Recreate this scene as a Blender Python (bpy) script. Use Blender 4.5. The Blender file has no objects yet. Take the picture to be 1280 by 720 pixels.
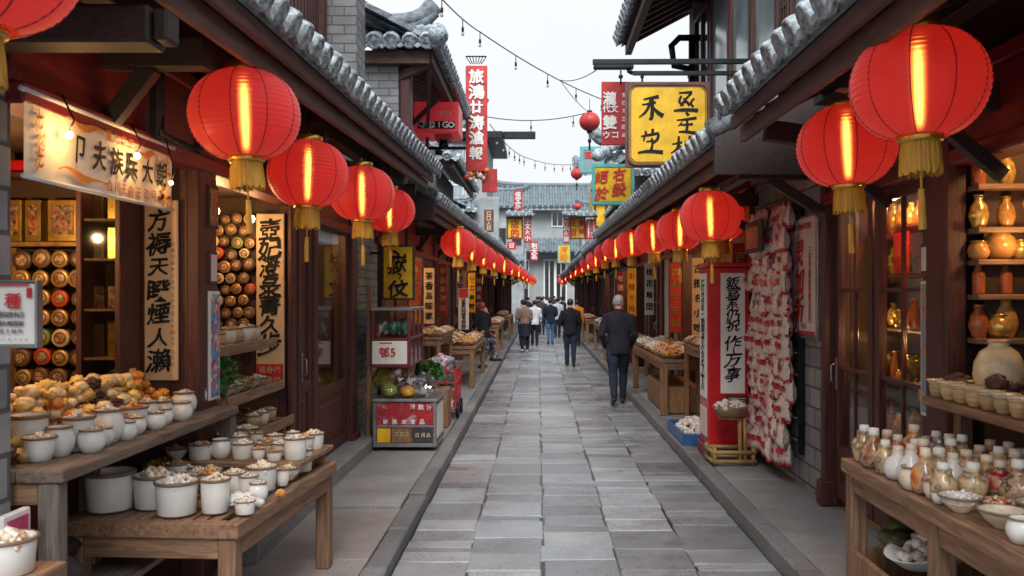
import bpy, bmesh, math, random
from mathutils import Vector, Matrix, noise
R = math.radians
PI = math.pi
rnd = random.Random(7)
scene = bpy.context.scene
COL = scene.collection

# ---------------------------------------------------------------- camera
FPX = 1100.0            # focal length in pixels of a 1280 wide frame
CAMZ = 1.8
cam_d = bpy.data.cameras.new("camera")
cam = bpy.data.objects.new("camera", cam_d)
COL.objects.link(cam)
cam.location = (0, 0, CAMZ)
cam.rotation_euler = (R(90), 0, 0)
cam_d.sensor_width = 36
cam_d.lens = FPX / 1280 * 36
cam_d.shift_x = -33 / 1280
cam_d.shift_y = 8 / 1280
cam_d.clip_start = 0.05
cam_d.clip_end = 2000
cam_d.dof.use_dof = True
cam_d.dof.focus_distance = 8.5
cam_d.dof.aperture_fstop = 4.0
scene.camera = cam


def W(px, py, Y):
    """survey point: a bearing and height read off the photograph at a known distance down the street"""
    return Vector(((px - 673) * Y / FPX, Y, CAMZ + (368 - py) * Y / FPX))


# ---------------------------------------------------------------- mesh builder
class MB:
    def __init__(s):
        s.v = []; s.f = []; s.m = []; s.s = []; s.c = []; s.col = None

    def add(s, vs, fs, m=0, smooth=False, M=None):
        o = len(s.v)
        if M is not None:
            vs = [M @ Vector(v) for v in vs]
        s.v += [tuple(v) for v in vs]
        if s.col is not None:
            s.c += [s.col] * len(vs)
        s.f += [tuple(i + o for i in f) for f in fs]
        s.m += [m] * len(fs)
        s.s += [smooth] * len(fs)
        return s

    def box(s, x0, x1, y0, y1, z0, z1, m=0, b=0.004, M=None):
        if x0 > x1: x0, x1 = x1, x0
        if y0 > y1: y0, y1 = y1, y0
        if z0 > z1: z0, z1 = z1, z0
        b = min(b, (x1 - x0) * .3, (y1 - y0) * .3, (z1 - z0) * .3)
        c = ((x0 + x1) / 2, (y0 + y1) / 2, (z0 + z1) / 2)
        h = ((x1 - x0) / 2, (y1 - y0) / 2, (z1 - z0) / 2)
        if b <= 0:
            vs = [(x, y, z) for x in (x0, x1) for y in (y0, y1) for z in (z0, z1)]
            fs = [(0, 1, 3, 2), (4, 6, 7, 5), (0, 4, 5, 1), (2, 3, 7, 6), (0, 2, 6, 4), (1, 5, 7, 3)]
            return s.add(vs, fs, m, False, M)
        vs = []; idx = {}
        for sx in (-1, 1):
            for sy in (-1, 1):
                for sz in (-1, 1):
                    for a in range(3):
                        d = [h[0] - b, h[1] - b, h[2] - b]
                        d[a] = h[a]
                        idx[(sx, sy, sz, a)] = len(vs)
                        vs.append((c[0] + sx * d[0], c[1] + sy * d[1], c[2] + sz * d[2]))
        fs = []
        def g(sx, sy, sz, a): return idx[(sx, sy, sz, a)]
        def ori(f, n):
            p = [Vector(vs[i]) for i in f]
            nn = (p[1] - p[0]).cross(p[2] - p[0])
            return f if nn.dot(n) > 0 else tuple(reversed(f))
        for sg in (-1, 1):
            fs.append(ori((g(sg, -1, -1, 0), g(sg, 1, -1, 0), g(sg, 1, 1, 0), g(sg, -1, 1, 0)), Vector((sg, 0, 0))))
            fs.append(ori((g(-1, sg, -1, 1), g(1, sg, -1, 1), g(1, sg, 1, 1), g(-1, sg, 1, 1)), Vector((0, sg, 0))))
            fs.append(ori((g(-1, -1, sg, 2), g(1, -1, sg, 2), g(1, 1, sg, 2), g(-1, 1, sg, 2)), Vector((0, 0, sg))))
        for p in (-1, 1):
            for q in (-1, 1):
                fs.append(ori((g(-1, p, q, 1), g(1, p, q, 1), g(1, p, q, 2), g(-1, p, q, 2)), Vector((0, p, q))))
                fs.append(ori((g(p, -1, q, 0), g(p, 1, q, 0), g(p, 1, q, 2), g(p, -1, q, 2)), Vector((p, 0, q))))
                fs.append(ori((g(p, q, -1, 0), g(p, q, 1, 0), g(p, q, 1, 1), g(p, q, -1, 1)), Vector((p, q, 0))))
                for r in (-1, 1):
                    fs.append(ori((g(p, q, r, 0), g(p, q, r, 1), g(p, q, r, 2)), Vector((p, q, r))))
        return s.add(vs, fs, m, False, M)

    def bar(s, p, q, w, h, m=0, b=0.003, up=(0, 0, 1)):
        """rectangular bar from p to q"""
        p = Vector(p); q = Vector(q); d = q - p; L = d.length
        d.normalize(); up = Vector(up)
        if abs(d.dot(up)) > .95: up = Vector((1, 0, 0))
        x = d.cross(up).normalized(); z = x.cross(d).normalized()
        M = Matrix(((x.x, d.x, z.x, p.x), (x.y, d.y, z.y, p.y), (x.z, d.z, z.z, p.z), (0, 0, 0, 1)))
        return s.box(-w / 2, w / 2, 0, L, -h / 2, h / 2, m, b, M)

    def lathe(s, prof, n=24, at=(0, 0, 0), m=0, smooth=True, M=None, capb=True, capt=False, wob=0):
        vs = []; fs = []
        for k, (r, z) in enumerate(prof):
            for i in range(n):
                a = 2 * PI * i / n
                vs.append((at[0] + r * math.cos(a), at[1] + r * math.sin(a), at[2] + z))
        for k in range(len(prof) - 1):
            for i in range(n):
                j = (i + 1) % n
                fs.append((k * n + i, k * n + j, (k + 1) * n + j, (k + 1) * n + i))
        if capb: fs.append(tuple(reversed(range(n))))
        if capt: fs.append(tuple(range((len(prof) - 1) * n, len(prof) * n)))
        return s.add(vs, fs, m, smooth, M)

    def tube(s, path, r, n=8, m=0, smooth=True, caps=True, M=None):
        path = [Vector(p) for p in path]
        rs = r if isinstance(r, (list, tuple)) else [r] * len(path)
        vs = []; fs = []
        prev = None
        for k, p in enumerate(path):
            d = (path[min(k + 1, len(path) - 1)] - path[max(k - 1, 0)])
            if d.length < 1e-9: d = Vector((0, 0, 1))
            d.normalize()
            if prev is None:
                u = Vector((0, 0, 1)) if abs(d.z) < .9 else Vector((1, 0, 0))
                x = d.cross(u).normalized()
            else:
                x = (prev - d * prev.dot(d)).normalized()
            prev = x
            y = d.cross(x)
            for i in range(n):
                a = 2 * PI * i / n
                vs.append(p + x * (math.cos(a) * rs[k]) + y * (math.sin(a) * rs[k]))
        for k in range(len(path) - 1):
            for i in range(n):
                j = (i + 1) % n
                fs.append((k * n + i, k * n + j, (k + 1) * n + j, (k + 1) * n + i))
        if caps:
            fs.append(tuple(reversed(range(n))))
            fs.append(tuple(range((len(path) - 1) * n, len(path) * n)))
        return s.add(vs, fs, m, smooth, M)

    def limb(s, path, rs, n=12, m=0):
        """tube with rounded ends"""
        path = [Vector(p) for p in path]; rs = list(rs)
        d0 = (path[0] - path[1]).normalized(); d1 = (path[-1] - path[-2]).normalized()
        pp = []; rr = []
        for a in (80, 55, 28): pp.append(path[0] + d0 * rs[0] * math.sin(R(a))); rr.append(rs[0] * math.cos(R(a)))
        pp += path; rr += rs
        for a in (28, 55, 80): pp.append(path[-1] + d1 * rs[-1] * math.sin(R(a))); rr.append(rs[-1] * math.cos(R(a)))
        return s.tube(pp, rr, n, m)

    def loft(s, rings, n=20, m=0):
        """rings: (cx, cy, z, rx, ry) horizontal ellipses bottom to top"""
        vs = []; fs = []
        for (cx, cy, z, rx, ry) in rings:
            for i in range(n):
                a = 2 * PI * i / n
                vs.append((cx + rx * math.cos(a), cy + ry * math.sin(a), z))
        for k in range(len(rings) - 1):
            for i in range(n):
                j = (i + 1) % n
                fs.append((k * n + i, k * n + j, (k + 1) * n + j, (k + 1) * n + i))
        fs.append(tuple(reversed(range(n))))
        fs.append(tuple(range((len(rings) - 1) * n, len(rings) * n)))
        return s.add(vs, fs, m, True)

    def ball(s, c, rx, ry=None, rz=None, sub=2, m=0, nz=0, nzs=3, seed=0, M=None, smooth=True):
        ry = rx if ry is None else ry; rz = rx if rz is None else rz
        V, F = ico(sub)
        vs = []
        for v in V:
            k = 1 + nz * noise.noise(v * nzs + Vector((seed * 7.3, seed * 3.1, seed)))
            vs.append((c[0] + v.x * rx * k, c[1] + v.y * ry * k, c[2] + v.z * rz * k))
        return s.add(vs, F, m, smooth, M)

    def prism(s, poly, O, U, V, N, t, m=0):
        """extrude 2D polygon (in U,V at O) by t along N"""
        O = Vector(O); U = Vector(U); V = Vector(V); N = Vector(N)
        n = len(poly)
        a = [O + U * p[0] + V * p[1] for p in poly]
        vs = a + [p + N * t for p in a]
        fs = [tuple(reversed(range(n))), tuple(range(n, 2 * n))] + [(i, (i + 1) % n, (i + 1) % n + n, i + n) for i in range(n)]
        return s.add(vs, fs, m)

    def quad(s, a, b, c, d, m=0):
        return s.add([a, b, c, d], [(0, 1, 2, 3)], m)


_ico = {}
def ico(sub):
    if sub not in _ico:
        bm = bmesh.new()
        bmesh.ops.create_icosphere(bm, subdivisions=sub, radius=1)
        bm.verts.index_update()
        _ico[sub] = ([v.co.copy() for v in bm.verts], [tuple(v.index for v in f.verts) for f in bm.faces])
        bm.free()
    return _ico[sub]


ORIGIN = {}
def _mesh(name, mb, mats, off):
    me = bpy.data.meshes.new(name)
    me.from_pydata([(v[0] - off[0], v[1] - off[1], v[2] - off[2]) for v in mb.v], [], mb.f)
    for mm in (mats if isinstance(mats, (list, tuple)) else [mats]):
        me.materials.append(mm)
    me.polygons.foreach_set("material_index", mb.m)
    me.polygons.foreach_set("use_smooth", mb.s)
    if mb.c:
        at = me.color_attributes.new("tone", 'FLOAT_COLOR', 'POINT')
        flat = []
        for c in mb.c: flat += [c[0], c[1], c[2], 1]
        at.data.foreach_set("color", flat)
    me.update()
    return me


def props(o, label=None, cat=None, group=None, kind=None):
    if label: o["label"] = label
    if cat: o["category"] = cat
    if group: o["group"] = group
    if kind: o["kind"] = kind
    return o


def thing(name, label, cat, loc=(0, 0, 0), group=None):
    o = bpy.data.objects.new(name, None)
    o.empty_display_size = .1
    COL.objects.link(o)
    o.location = loc
    ORIGIN[o.name] = Vector(loc)
    return props(o, label, cat, group)


def part(name, mb, mats, parent, label=None):
    """one mesh part; vertices are given in the same space as its thing's location"""
    off = ORIGIN[parent.name]
    o = bpy.data.objects.new(name, _mesh(name, mb, mats, off))
    COL.objects.link(o)
    o.parent = parent
    ORIGIN[o.name] = off
    if label: o["label"] = label
    return o


def single(name, mb, mats, label, cat, group=None, kind=None, loc=None):
    if loc is None:
        xs = [v[0] for v in mb.v]; ys = [v[1] for v in mb.v]; zs = [v[2] for v in mb.v]
        loc = Vector(((min(xs) + max(xs)) / 2, (min(ys) + max(ys)) / 2, min(zs)))
    o = bpy.data.objects.new(name, _mesh(name, mb, mats, loc))
    COL.objects.link(o)
    o.location = loc
    ORIGIN[o.name] = Vector(loc)
    return props(o, label, cat, group, kind)


def struct(name, mb, mats):
    return single(name, mb, mats, None, None, None, "structure", loc=Vector((0, 0, 0)))


def dup(root, parent=None):
    c = root.copy()
    COL.objects.link(c)
    ORIGIN[c.name] = ORIGIN.get(root.name, Vector((0, 0, 0)))
    if parent is not None: c.parent = parent
    for ch in [x for x in KIDS(root)]:
        dup(ch, c)
    return c


def KIDS(o):
    return list(o.children)


_used = {}
def get(key, build):
    """first call builds the thing at the origin, later calls copy it with all its parts"""
    if key not in _used:
        _used[key] = build()
        return _used[key]
    return dup(_used[key])


def put(o, loc, rz=0, sc=1, label=None, group=None):
    o.location = loc
    o.rotation_euler = (0, 0, rz)
    o.scale = (sc, sc, sc) if not isinstance(sc, (tuple, list)) else sc
    if label: o["label"] = label
    if group: o["group"] = group
    return o


ORD = "first second third fourth fifth sixth seventh eighth ninth tenth eleventh twelfth thirteenth fourteenth fifteenth sixteenth seventeenth eighteenth".split()

# ---------------------------------------------------------------- materials
def mat(name, base, rough=.55, metal=0, var=.25, vs=6, scl=(1, 1, 1), bump=0, bs=30, spec=.5, emit=None, es=0, rv=.12, objvar=0, trans=0, alpha=1, coat=0, base2=None, dist=0, sss=0):
    m = bpy.data.materials.new(name)
    m.use_nodes = True
    nt = m.node_tree; N = nt.nodes; L = nt.links
    p = N["Principled BSDF"]
    tc = N.new("ShaderNodeTexCoord")
    mp = N.new("ShaderNodeMapping"); mp.inputs["Scale"].default_value = scl
    L.new(tc.outputs["Object"], mp.inputs["Vector"])
    nz = N.new("ShaderNodeTexNoise"); nz.inputs["Scale"].default_value = vs; nz.inputs["Detail"].default_value = 6
    nz.inputs["Roughness"].default_value = .6; nz.inputs["Distortion"].default_value = dist
    L.new(mp.outputs["Vector"], nz.inputs["Vector"])
    rp = N.new("ShaderNodeValToRGB")
    b2 = base2 or base
    rp.color_ramp.elements[0].position = .3
    rp.color_ramp.elements[1].position = .7
    rp.color_ramp.elements[0].color = tuple(max(0, c * (1 - var)) for c in base) + (1,)
    rp.color_ramp.elements[1].color = tuple(min(1, c * (1 + var)) for c in b2) + (1,)
    L.new(nz.outputs["Fac"], rp.inputs["Fac"])
    out = rp.outputs["Color"]
    if objvar:
        oi = N.new("ShaderNodeObjectInfo")
        mr = N.new("ShaderNodeMapRange")
        mr.inputs["To Min"].default_value = 1 - objvar; mr.inputs["To Max"].default_value = 1 + objvar
        L.new(oi.outputs["Random"], mr.inputs["Value"])
        hs = N.new("ShaderNodeHueSaturation")
        L.new(mr.outputs["Result"], hs.inputs["Value"])
        L.new(out, hs.inputs["Color"]); out = hs.outputs["Color"]
    L.new(out, p.inputs["Base Color"])
    m["out"] = 0
    p.inputs["Metallic"].default_value = metal
    p.inputs["Specular IOR Level"].default_value = spec
    p.inputs["Transmission Weight"].default_value = trans
    p.inputs["Alpha"].default_value = alpha
    p.inputs["Coat Weight"].default_value = coat
    if sss:
        p.inputs["Subsurface Weight"].default_value = sss
        p.inputs["Subsurface Radius"].default_value = (.02, .012, .008)
    if rv:
        mr = N.new("ShaderNodeMapRange")
        mr.inputs["To Min"].default_value = max(.02, rough - rv); mr.inputs["To Max"].default_value = min(1, rough + rv)
        L.new(nz.outputs["Fac"], mr.inputs["Value"]); L.new(mr.outputs["Result"], p.inputs["Roughness"])
    else:
        p.inputs["Roughness"].default_value = rough
    if bump:
        n2 = N.new("ShaderNodeTexNoise"); n2.inputs["Scale"].default_value = bs; n2.inputs["Detail"].default_value = 4
        L.new(mp.outputs["Vector"], n2.inputs["Vector"])
        bp = N.new("ShaderNodeBump"); bp.inputs["Strength"].default_value = bump; bp.inputs["Distance"].default_value = .01
        L.new(n2.outputs["Fac"], bp.inputs["Height"]); L.new(bp.outputs["Normal"], p.inputs["Normal"])
    if emit:
        p.inputs["Emission Color"].default_value = tuple(emit) + (1,)
        p.inputs["Emission Strength"].default_value = es
    return m


def emis(name, col, st):
    m = bpy.data.materials.new(name); m.use_nodes = True
    N = m.node_tree.nodes; L = m.node_tree.links
    N.remove(N["Principled BSDF"])
    e = N.new("ShaderNodeEmission"); e.inputs["Color"].default_value = tuple(col) + (1,); e.inputs["Strength"].default_value = st
    L.new(e.outputs[0], N["Material Output"].inputs["Surface"])
    return m


def brick_mat(name, c1, c2, mortar, bw, bh, ms=.012, rough=.85, bump=.6, coord="Object", dirt=.35):
    m = bpy.data.materials.new(name); m.use_nodes = True
    nt = m.node_tree; N = nt.nodes; L = nt.links
    p = N["Principled BSDF"]; p.inputs["Roughness"].default_value = rough
    p.inputs["Specular IOR Level"].default_value = .3
    tc = N.new("ShaderNodeNewGeometry")
    sx = N.new("ShaderNodeSeparateXYZ"); L.new(tc.outputs["Position"], sx.inputs[0])
    ad = N.new("ShaderNodeMath"); L.new(sx.outputs["X"], ad.inputs[0]); L.new(sx.outputs["Y"], ad.inputs[1])
    cb = N.new("ShaderNodeCombineXYZ"); L.new(ad.outputs[0], cb.inputs["X"]); L.new(sx.outputs["Z"], cb.inputs["Y"])
    # slight waviness of the courses
    nzw = N.new("ShaderNodeTexNoise"); nzw.inputs["Scale"].default_value = 3
    L.new(tc.outputs["Position"], nzw.inputs["Vector"])
    mx = N.new("ShaderNodeMixRGB"); mx.blend_type = 'ADD'; mx.inputs["Fac"].default_value = .012
    L.new(cb.outputs[0], mx.inputs[1]); L.new(nzw.outputs["Color"], mx.inputs[2])
    br = N.new("ShaderNodeTexBrick")
    br.inputs["Color1"].default_value = tuple(c1) + (1,); br.inputs["Color2"].default_value = tuple(c2) + (1,)
    br.inputs["Mortar"].default_value = tuple(mortar) + (1,)
    br.inputs["Scale"].default_value = 1
    br.inputs["Brick Width"].default_value = bw; br.inputs["Row Height"].default_value = bh
    br.inputs["Mortar Size"].default_value = ms; br.inputs["Mortar Smooth"].default_value = .4
    L.new(mx.outputs[0], br.inputs["Vector"])
    nz = N.new("ShaderNodeTexNoise"); nz.inputs["Scale"].default_value = 2.3; nz.inputs["Detail"].default_value = 9; nz.inputs["Roughness"].default_value = .7
    L.new(tc.outputs["Position"], nz.inputs["Vector"])
    rp = N.new("ShaderNodeValToRGB")
    rp.color_ramp.elements[0].position = .3; rp.color_ramp.elements[0].color = (1 - dirt,) * 3 + (1,)
    rp.color_ramp.elements[1].position = .7; rp.color_ramp.elements[1].color = (1.15,) * 3 + (1,)
    L.new(nz.outputs["Fac"], rp.inputs["Fac"])
    mu = N.new("ShaderNodeMixRGB"); mu.blend_type = 'MULTIPLY'; mu.inputs["Fac"].default_value = 1
    L.new(br.outputs["Color"], mu.inputs[1]); L.new(rp.outputs["Color"], mu.inputs[2])
    L.new(mu.outputs[0], p.inputs["Base Color"])
    n3 = N.new("ShaderNodeTexNoise"); n3.inputs["Scale"].default_value = 45; L.new(tc.outputs["Position"], n3.inputs["Vector"])
    sub = N.new("ShaderNodeMath"); sub.operation = 'MULTIPLY_ADD'; sub.inputs[1].default_value = -1.0
    L.new(br.outputs["Fac"], sub.inputs[0])
    sc = N.new("ShaderNodeMath"); sc.operation = 'MULTIPLY'; sc.inputs[1].default_value = .35; L.new(n3.outputs["Fac"], sc.inputs[0])
    L.new(sc.outputs[0], sub.inputs[2])
    bp = N.new("ShaderNodeBump"); bp.inputs["Strength"].default_value = bump; bp.inputs["Distance"].default_value = .012
    L.new(sub.outputs[0], bp.inputs["Height"]); L.new(bp.outputs["Normal"], p.inputs["Normal"])
    return m


def stone_mat(name, rough=.5, grain=90, spec=.5, wet=.25, bump=.35):
    """granite slabs: tone per slab comes from the mesh's colour attribute"""
    m = bpy.data.materials.new(name); m.use_nodes = True
    nt = m.node_tree; N = nt.nodes; L = nt.links
    p = N["Principled BSDF"]
    p.inputs["Specular IOR Level"].default_value = spec
    g = N.new("ShaderNodeNewGeometry")
    at = N.new("ShaderNodeVertexColor"); at.layer_name = "tone"
    n1 = N.new("ShaderNodeTexNoise"); n1.inputs["Scale"].default_value = grain; n1.inputs["Detail"].default_value = 3; n1.inputs["Roughness"].default_value = .8
    n2 = N.new("ShaderNodeTexNoise"); n2.inputs["Scale"].default_value = 3.1; n2.inputs["Detail"].default_value = 8; n2.inputs["Roughness"].default_value = .68
    L.new(g.outputs["Position"], n1.inputs["Vector"]); L.new(g.outputs["Position"], n2.inputs["Vector"])
    r1 = N.new("ShaderNodeMapRange"); r1.inputs["From Min"].default_value = .3; r1.inputs["From Max"].default_value = .7; r1.inputs["To Min"].default_value = .62; r1.inputs["To Max"].default_value = 1.38
    L.new(n1.outputs["Fac"], r1.inputs["Value"])
    r2 = N.new("ShaderNodeMapRange"); r2.inputs["From Min"].default_value = .3; r2.inputs["From Max"].default_value = .7; r2.inputs["To Min"].default_value = .78; r2.inputs["To Max"].default_value = 1.16
    L.new(n2.outputs["Fac"], r2.inputs["Value"])
    n4 = N.new("ShaderNodeTexNoise"); n4.inputs["Scale"].default_value = .7; n4.inputs["Detail"].default_value = 5; L.new(g.outputs["Position"], n4.inputs["Vector"])
    r4 = N.new("ShaderNodeMapRange"); r4.inputs["From Min"].default_value = .35; r4.inputs["From Max"].default_value = .62; r4.inputs["To Min"].default_value = .8; r4.inputs["To Max"].default_value = 1.08
    L.new(n4.outputs["Fac"], r4.inputs["Value"])
    m4 = N.new("ShaderNodeMath"); m4.operation = 'MULTIPLY'; L.new(r1.outputs[0], m4.inputs[0]); L.new(r4.outputs[0], m4.inputs[1])
    mm = N.new("ShaderNodeMath"); mm.operation = 'MULTIPLY'; L.new(m4.outputs[0], mm.inputs[0]); L.new(r2.outputs[0], mm.inputs[1])
    mu = N.new("ShaderNodeMixRGB"); mu.blend_type = 'MULTIPLY'; mu.inputs["Fac"].default_value = 1
    L.new(at.outputs["Color"], mu.inputs[1]); L.new(mm.outputs[0], mu.inputs[2])
    L.new(mu.outputs[0], p.inputs["Base Color"])
    rr = N.new("ShaderNodeMapRange"); rr.inputs["From Min"].default_value = .35; rr.inputs["From Max"].default_value = .65
    rr.inputs["To Min"].default_value = max(.05, rough - wet); rr.inputs["To Max"].default_value = min(1, rough + .2)
    av = N.new("ShaderNodeMath"); av.operation = 'MULTIPLY_ADD'; av.inputs[1].default_value = .5; hv = N.new("ShaderNodeMath"); hv.operation = 'MULTIPLY'; hv.inputs[1].default_value = .5
    L.new(n4.outputs["Fac"], hv.inputs[0]); L.new(n2.outputs["Fac"], av.inputs[0]); L.new(hv.outputs[0], av.inputs[2])
    L.new(av.outputs[0], rr.inputs["Value"]); L.new(rr.outputs[0], p.inputs["Roughness"])
    bp = N.new("ShaderNodeBump"); bp.inputs["Strength"].default_value = bump; bp.inputs["Distance"].default_value = .006
    ad = N.new("ShaderNodeMath"); L.new(n1.outputs["Fac"], ad.inputs[0]); L.new(n2.outputs["Fac"], ad.inputs[1])
    L.new(ad.outputs[0], bp.inputs["Height"]); L.new(bp.outputs["Normal"], p.inputs["Normal"])
    return m


def blotch(name, cols, scale=8, rough=.4, spec=.5, bump=.2, voro=True, alpha=1, objvar=0, scl=(1, 1, 1)):
    """patchy colours (printed packaging, mixed goods): cells pick from a list"""
    m = bpy.data.materials.new(name); m.use_nodes = True
    nt = m.node_tree; N = nt.nodes; L = nt.links
    p = N["Principled BSDF"]; p.inputs["Roughness"].default_value = rough; p.inputs["Specular IOR Level"].default_value = spec
    p.inputs["Alpha"].default_value = alpha
    tc = N.new("ShaderNodeTexCoord"); mp = N.new("ShaderNodeMapping"); mp.inputs["Scale"].default_value = scl
    L.new(tc.outputs["Object"], mp.inputs["Vector"])
    oi = N.new("ShaderNodeObjectInfo")
    ml = N.new("ShaderNodeMath"); ml.operation = 'MULTIPLY'; ml.inputs[1].default_value = 37.0 if objvar else 0.0
    L.new(oi.outputs["Random"], ml.inputs[0]); L.new(ml.outputs[0], mp.inputs["Location"])
    if voro:
        v = N.new("ShaderNodeTexVoronoi"); v.inputs["Scale"].default_value = scale
        L.new(mp.outputs["Vector"], v.inputs["Vector"])
        sp = N.new("ShaderNodeSeparateColor"); L.new(v.outputs["Color"], sp.inputs[0]); f = sp.outputs[0]
    else:
        v = N.new("ShaderNodeTexNoise"); v.inputs["Scale"].default_value = scale; v.inputs["Detail"].default_value = 5
        L.new(mp.outputs["Vector"], v.inputs["Vector"])
        mr = N.new("ShaderNodeMapRange"); mr.inputs["From Min"].default_value = .3; mr.inputs["From Max"].default_value = .7
        L.new(v.outputs["Fac"], mr.inputs["Value"]); f = mr.outputs[0]
    rp = N.new("ShaderNodeValToRGB"); cr = rp.color_ramp
    cr.interpolation = 'CONSTANT' if voro else 'LINEAR'
    while len(cr.elements) < len(cols): cr.elements.new(.5)
    for i, c in enumerate(cols):
        cr.elements[i].position = i / len(cols) if voro else i / max(1, len(cols) - 1)
        cr.elements[i].color = tuple(c) + (1,)
    L.new(f, rp.inputs["Fac"]); L.new(rp.outputs["Color"], p.inputs["Base Color"])
    if bump:
        n2 = N.new("ShaderNodeTexNoise"); n2.inputs["Scale"].default_value = scale * 4; L.new(mp.outputs["Vector"], n2.inputs["Vector"])
        bp = N.new("ShaderNodeBump"); bp.inputs["Strength"].default_value = bump; bp.inputs["Distance"].default_value = .01
        L.new(n2.outputs["Fac"], bp.inputs["Height"]); L.new(bp.outputs["Normal"], p.inputs["Normal"])
    return m


def glass_mat(name, tint=(.9, .95, .95), op=.2, rough=.05):
    """window glass: mostly clear sheet with mirror-like reflection of the street"""
    m = bpy.data.materials.new(name); m.use_nodes = True
    nt = m.node_tree; N = nt.nodes; L = nt.links
    p = N["Principled BSDF"]
    t = N.new("ShaderNodeBsdfTransparent"); t.inputs[0].default_value = tuple(tint) + (1,)
    gl = N.new("ShaderNodeBsdfGlossy"); gl.inputs["Roughness"].default_value = rough
    fr = N.new("ShaderNodeFresnel"); fr.inputs["IOR"].default_value = 1.5
    gm_ = N.new("ShaderNodeNewGeometry"); iv = N.new("ShaderNodeMath"); iv.operation = 'SUBTRACT'; iv.inputs[0].default_value = 1; L.new(gm_.outputs["Backfacing"], iv.inputs[1])
    fm = N.new("ShaderNodeMath"); fm.operation = 'MULTIPLY'; L.new(fr.outputs[0], fm.inputs[0]); L.new(iv.outputs[0], fm.inputs[1])
    ad = N.new("ShaderNodeMath"); ad.inputs[1].default_value = op; L.new(fm.outputs[0], ad.inputs[0])
    ad.use_clamp = True
    mx = N.new("ShaderNodeMixShader"); L.new(ad.outputs[0], mx.inputs[0]); L.new(t.outputs[0], mx.inputs[1]); L.new(gl.outputs[0], mx.inputs[2])
    N.remove(p)
    L.new(mx.outputs[0], N["Material Output"].inputs["Surface"])
    return m


M = {}
WOODC = (.078, .023, .0185)
M["wood_z"] = mat("dark red timber upright", WOODC, .5, var=.62, vs=5, scl=(9, 9, .7), bump=.5, bs=14, dist=.9, rv=.2)
M["wood_y"] = mat("dark red timber along street", WOODC, .5, var=.6, vs=5, scl=(9, .7, 9), bump=.25, bs=12, dist=.6)
M["wood_x"] = mat("dark red timber across", WOODC, .45, var=.45, vs=5, scl=(.7, 9, 9), bump=.25, bs=12, dist=.6)
M["red_board"] = mat("red painted board", (.16, .012, .012), .5, var=.4, vs=4, scl=(6, .8, 6), bump=.15)
M["black_wood"] = mat("sooty timber", (.032, .02, .018), .6, var=.5, vs=5, scl=(8, 1, 8), bump=.2)
M["rafter"] = mat("weathered rafter", (.09, .042, .032), .65, var=.5, vs=5, scl=(2, 7, 7), bump=.3)
M["fascia"] = mat("weathered fascia", (.12, .06, .048), .62, var=.5, vs=4, scl=(9, .8, 9), bump=.3)
M["table"] = mat("old table wood", (.25, .14, .08), .62, var=.5, vs=4, scl=(10, .9, 10), bump=.4, bs=14, dist=.7)
M["table_x"] = mat("old table wood across", (.25, .14, .08), .62, var=.5, vs=4, scl=(.9, 10, 10), bump=.4, bs=14, dist=.7)
M["table_z"] = mat("old table leg wood", (.22, .125, .072), .62, var=.5, vs=4, scl=(10, 10, .9), bump=.4, bs=14, dist=.7)
M["greywood"] = mat("greyed bench wood", (.17, .125, .095), .7, var=.5, vs=4, scl=(10, .9, 10), bump=.5, bs=14, dist=.7)
M["greywood_z"] = mat("greyed leg wood", (.17, .14, .115), .7, var=.5, vs=4, scl=(10, 10, .9), bump=.5, bs=14, dist=.7)
M["tan_wood"] = mat("tan stall wood", (.25, .135, .065), .6, var=.4, vs=4, scl=(9, 9, 1.2), bump=.3, dist=.5)
M["brick"] = brick_mat("grey brick", (.25, .255, .265), (.36, .365, .375), (.16, .16, .165), .26, .095, .009)
M["block"] = brick_mat("grey stone block", (.23, .235, .25), (.34, .345, .36), (.12, .12, .125), .3, .17, .012)
M["plaster"] = mat("old plaster", (.42, .41, .39), .85, var=.25, vs=2.5, bump=.2, bs=20)
M["plaster_grey"] = mat("grey plaster", (.3, .33, .35), .85, var=.25, vs=2, bump=.2, bs=20)
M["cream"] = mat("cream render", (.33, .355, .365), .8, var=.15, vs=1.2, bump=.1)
M["tile"] = mat("grey roof tile", (.1, .125, .15), .45, var=.6, vs=9, bump=.5, bs=40, base2=(.2, .24, .27))
M["tile_end"] = mat("glazed tile end", (.16, .2, .235), .36, var=.75, vs=22, bump=.8, bs=45, base2=(.36, .42, .46))
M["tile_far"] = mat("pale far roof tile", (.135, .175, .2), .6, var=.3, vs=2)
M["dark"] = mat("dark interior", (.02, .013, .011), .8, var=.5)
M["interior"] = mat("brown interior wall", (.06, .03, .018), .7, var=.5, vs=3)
M["iron"] = mat("black iron", (.018, .022, .026), .45, metal=.6, var=.4)
M["zinc"] = mat("zinc sheet", (.32, .33, .34), .4, metal=.8, var=.3)
M["alu"] = mat("worn aluminium", (.35, .35, .36), .38, metal=.85, var=.25)
M["gold"] = mat("brass", (.72, .46, .1), .3, metal=.85, var=.3, vs=9)
M["fringe"] = mat("gold fringe", (.82, .42, .06), .6, var=.35, vs=30, scl=(1, 1, .15), bump=.4, bs=90)
M["enamel"] = mat("white enamel", (.78, .77, .73), .22, var=.06, vs=9, spec=.6, rv=.08, objvar=.06)
M["rimbrown"] = mat("pot rim", (.2, .13, .09), .4, var=.3)
M["rimgrey"] = mat("grey rim", (.12, .12, .12), .35, var=.3)
M["ceramic"] = mat("cream ceramic", (.72, .62, .47), .28, var=.2, vs=7, spec=.6, objvar=.12)
M["stoneware"] = mat("banded stoneware", (.56, .38, .2), .3, var=.5, vs=4, scl=(1, 1, 9), objvar=.2)
M["white"] = mat("white painted board", (.78, .78, .76), .5, var=.06, vs=3)
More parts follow.
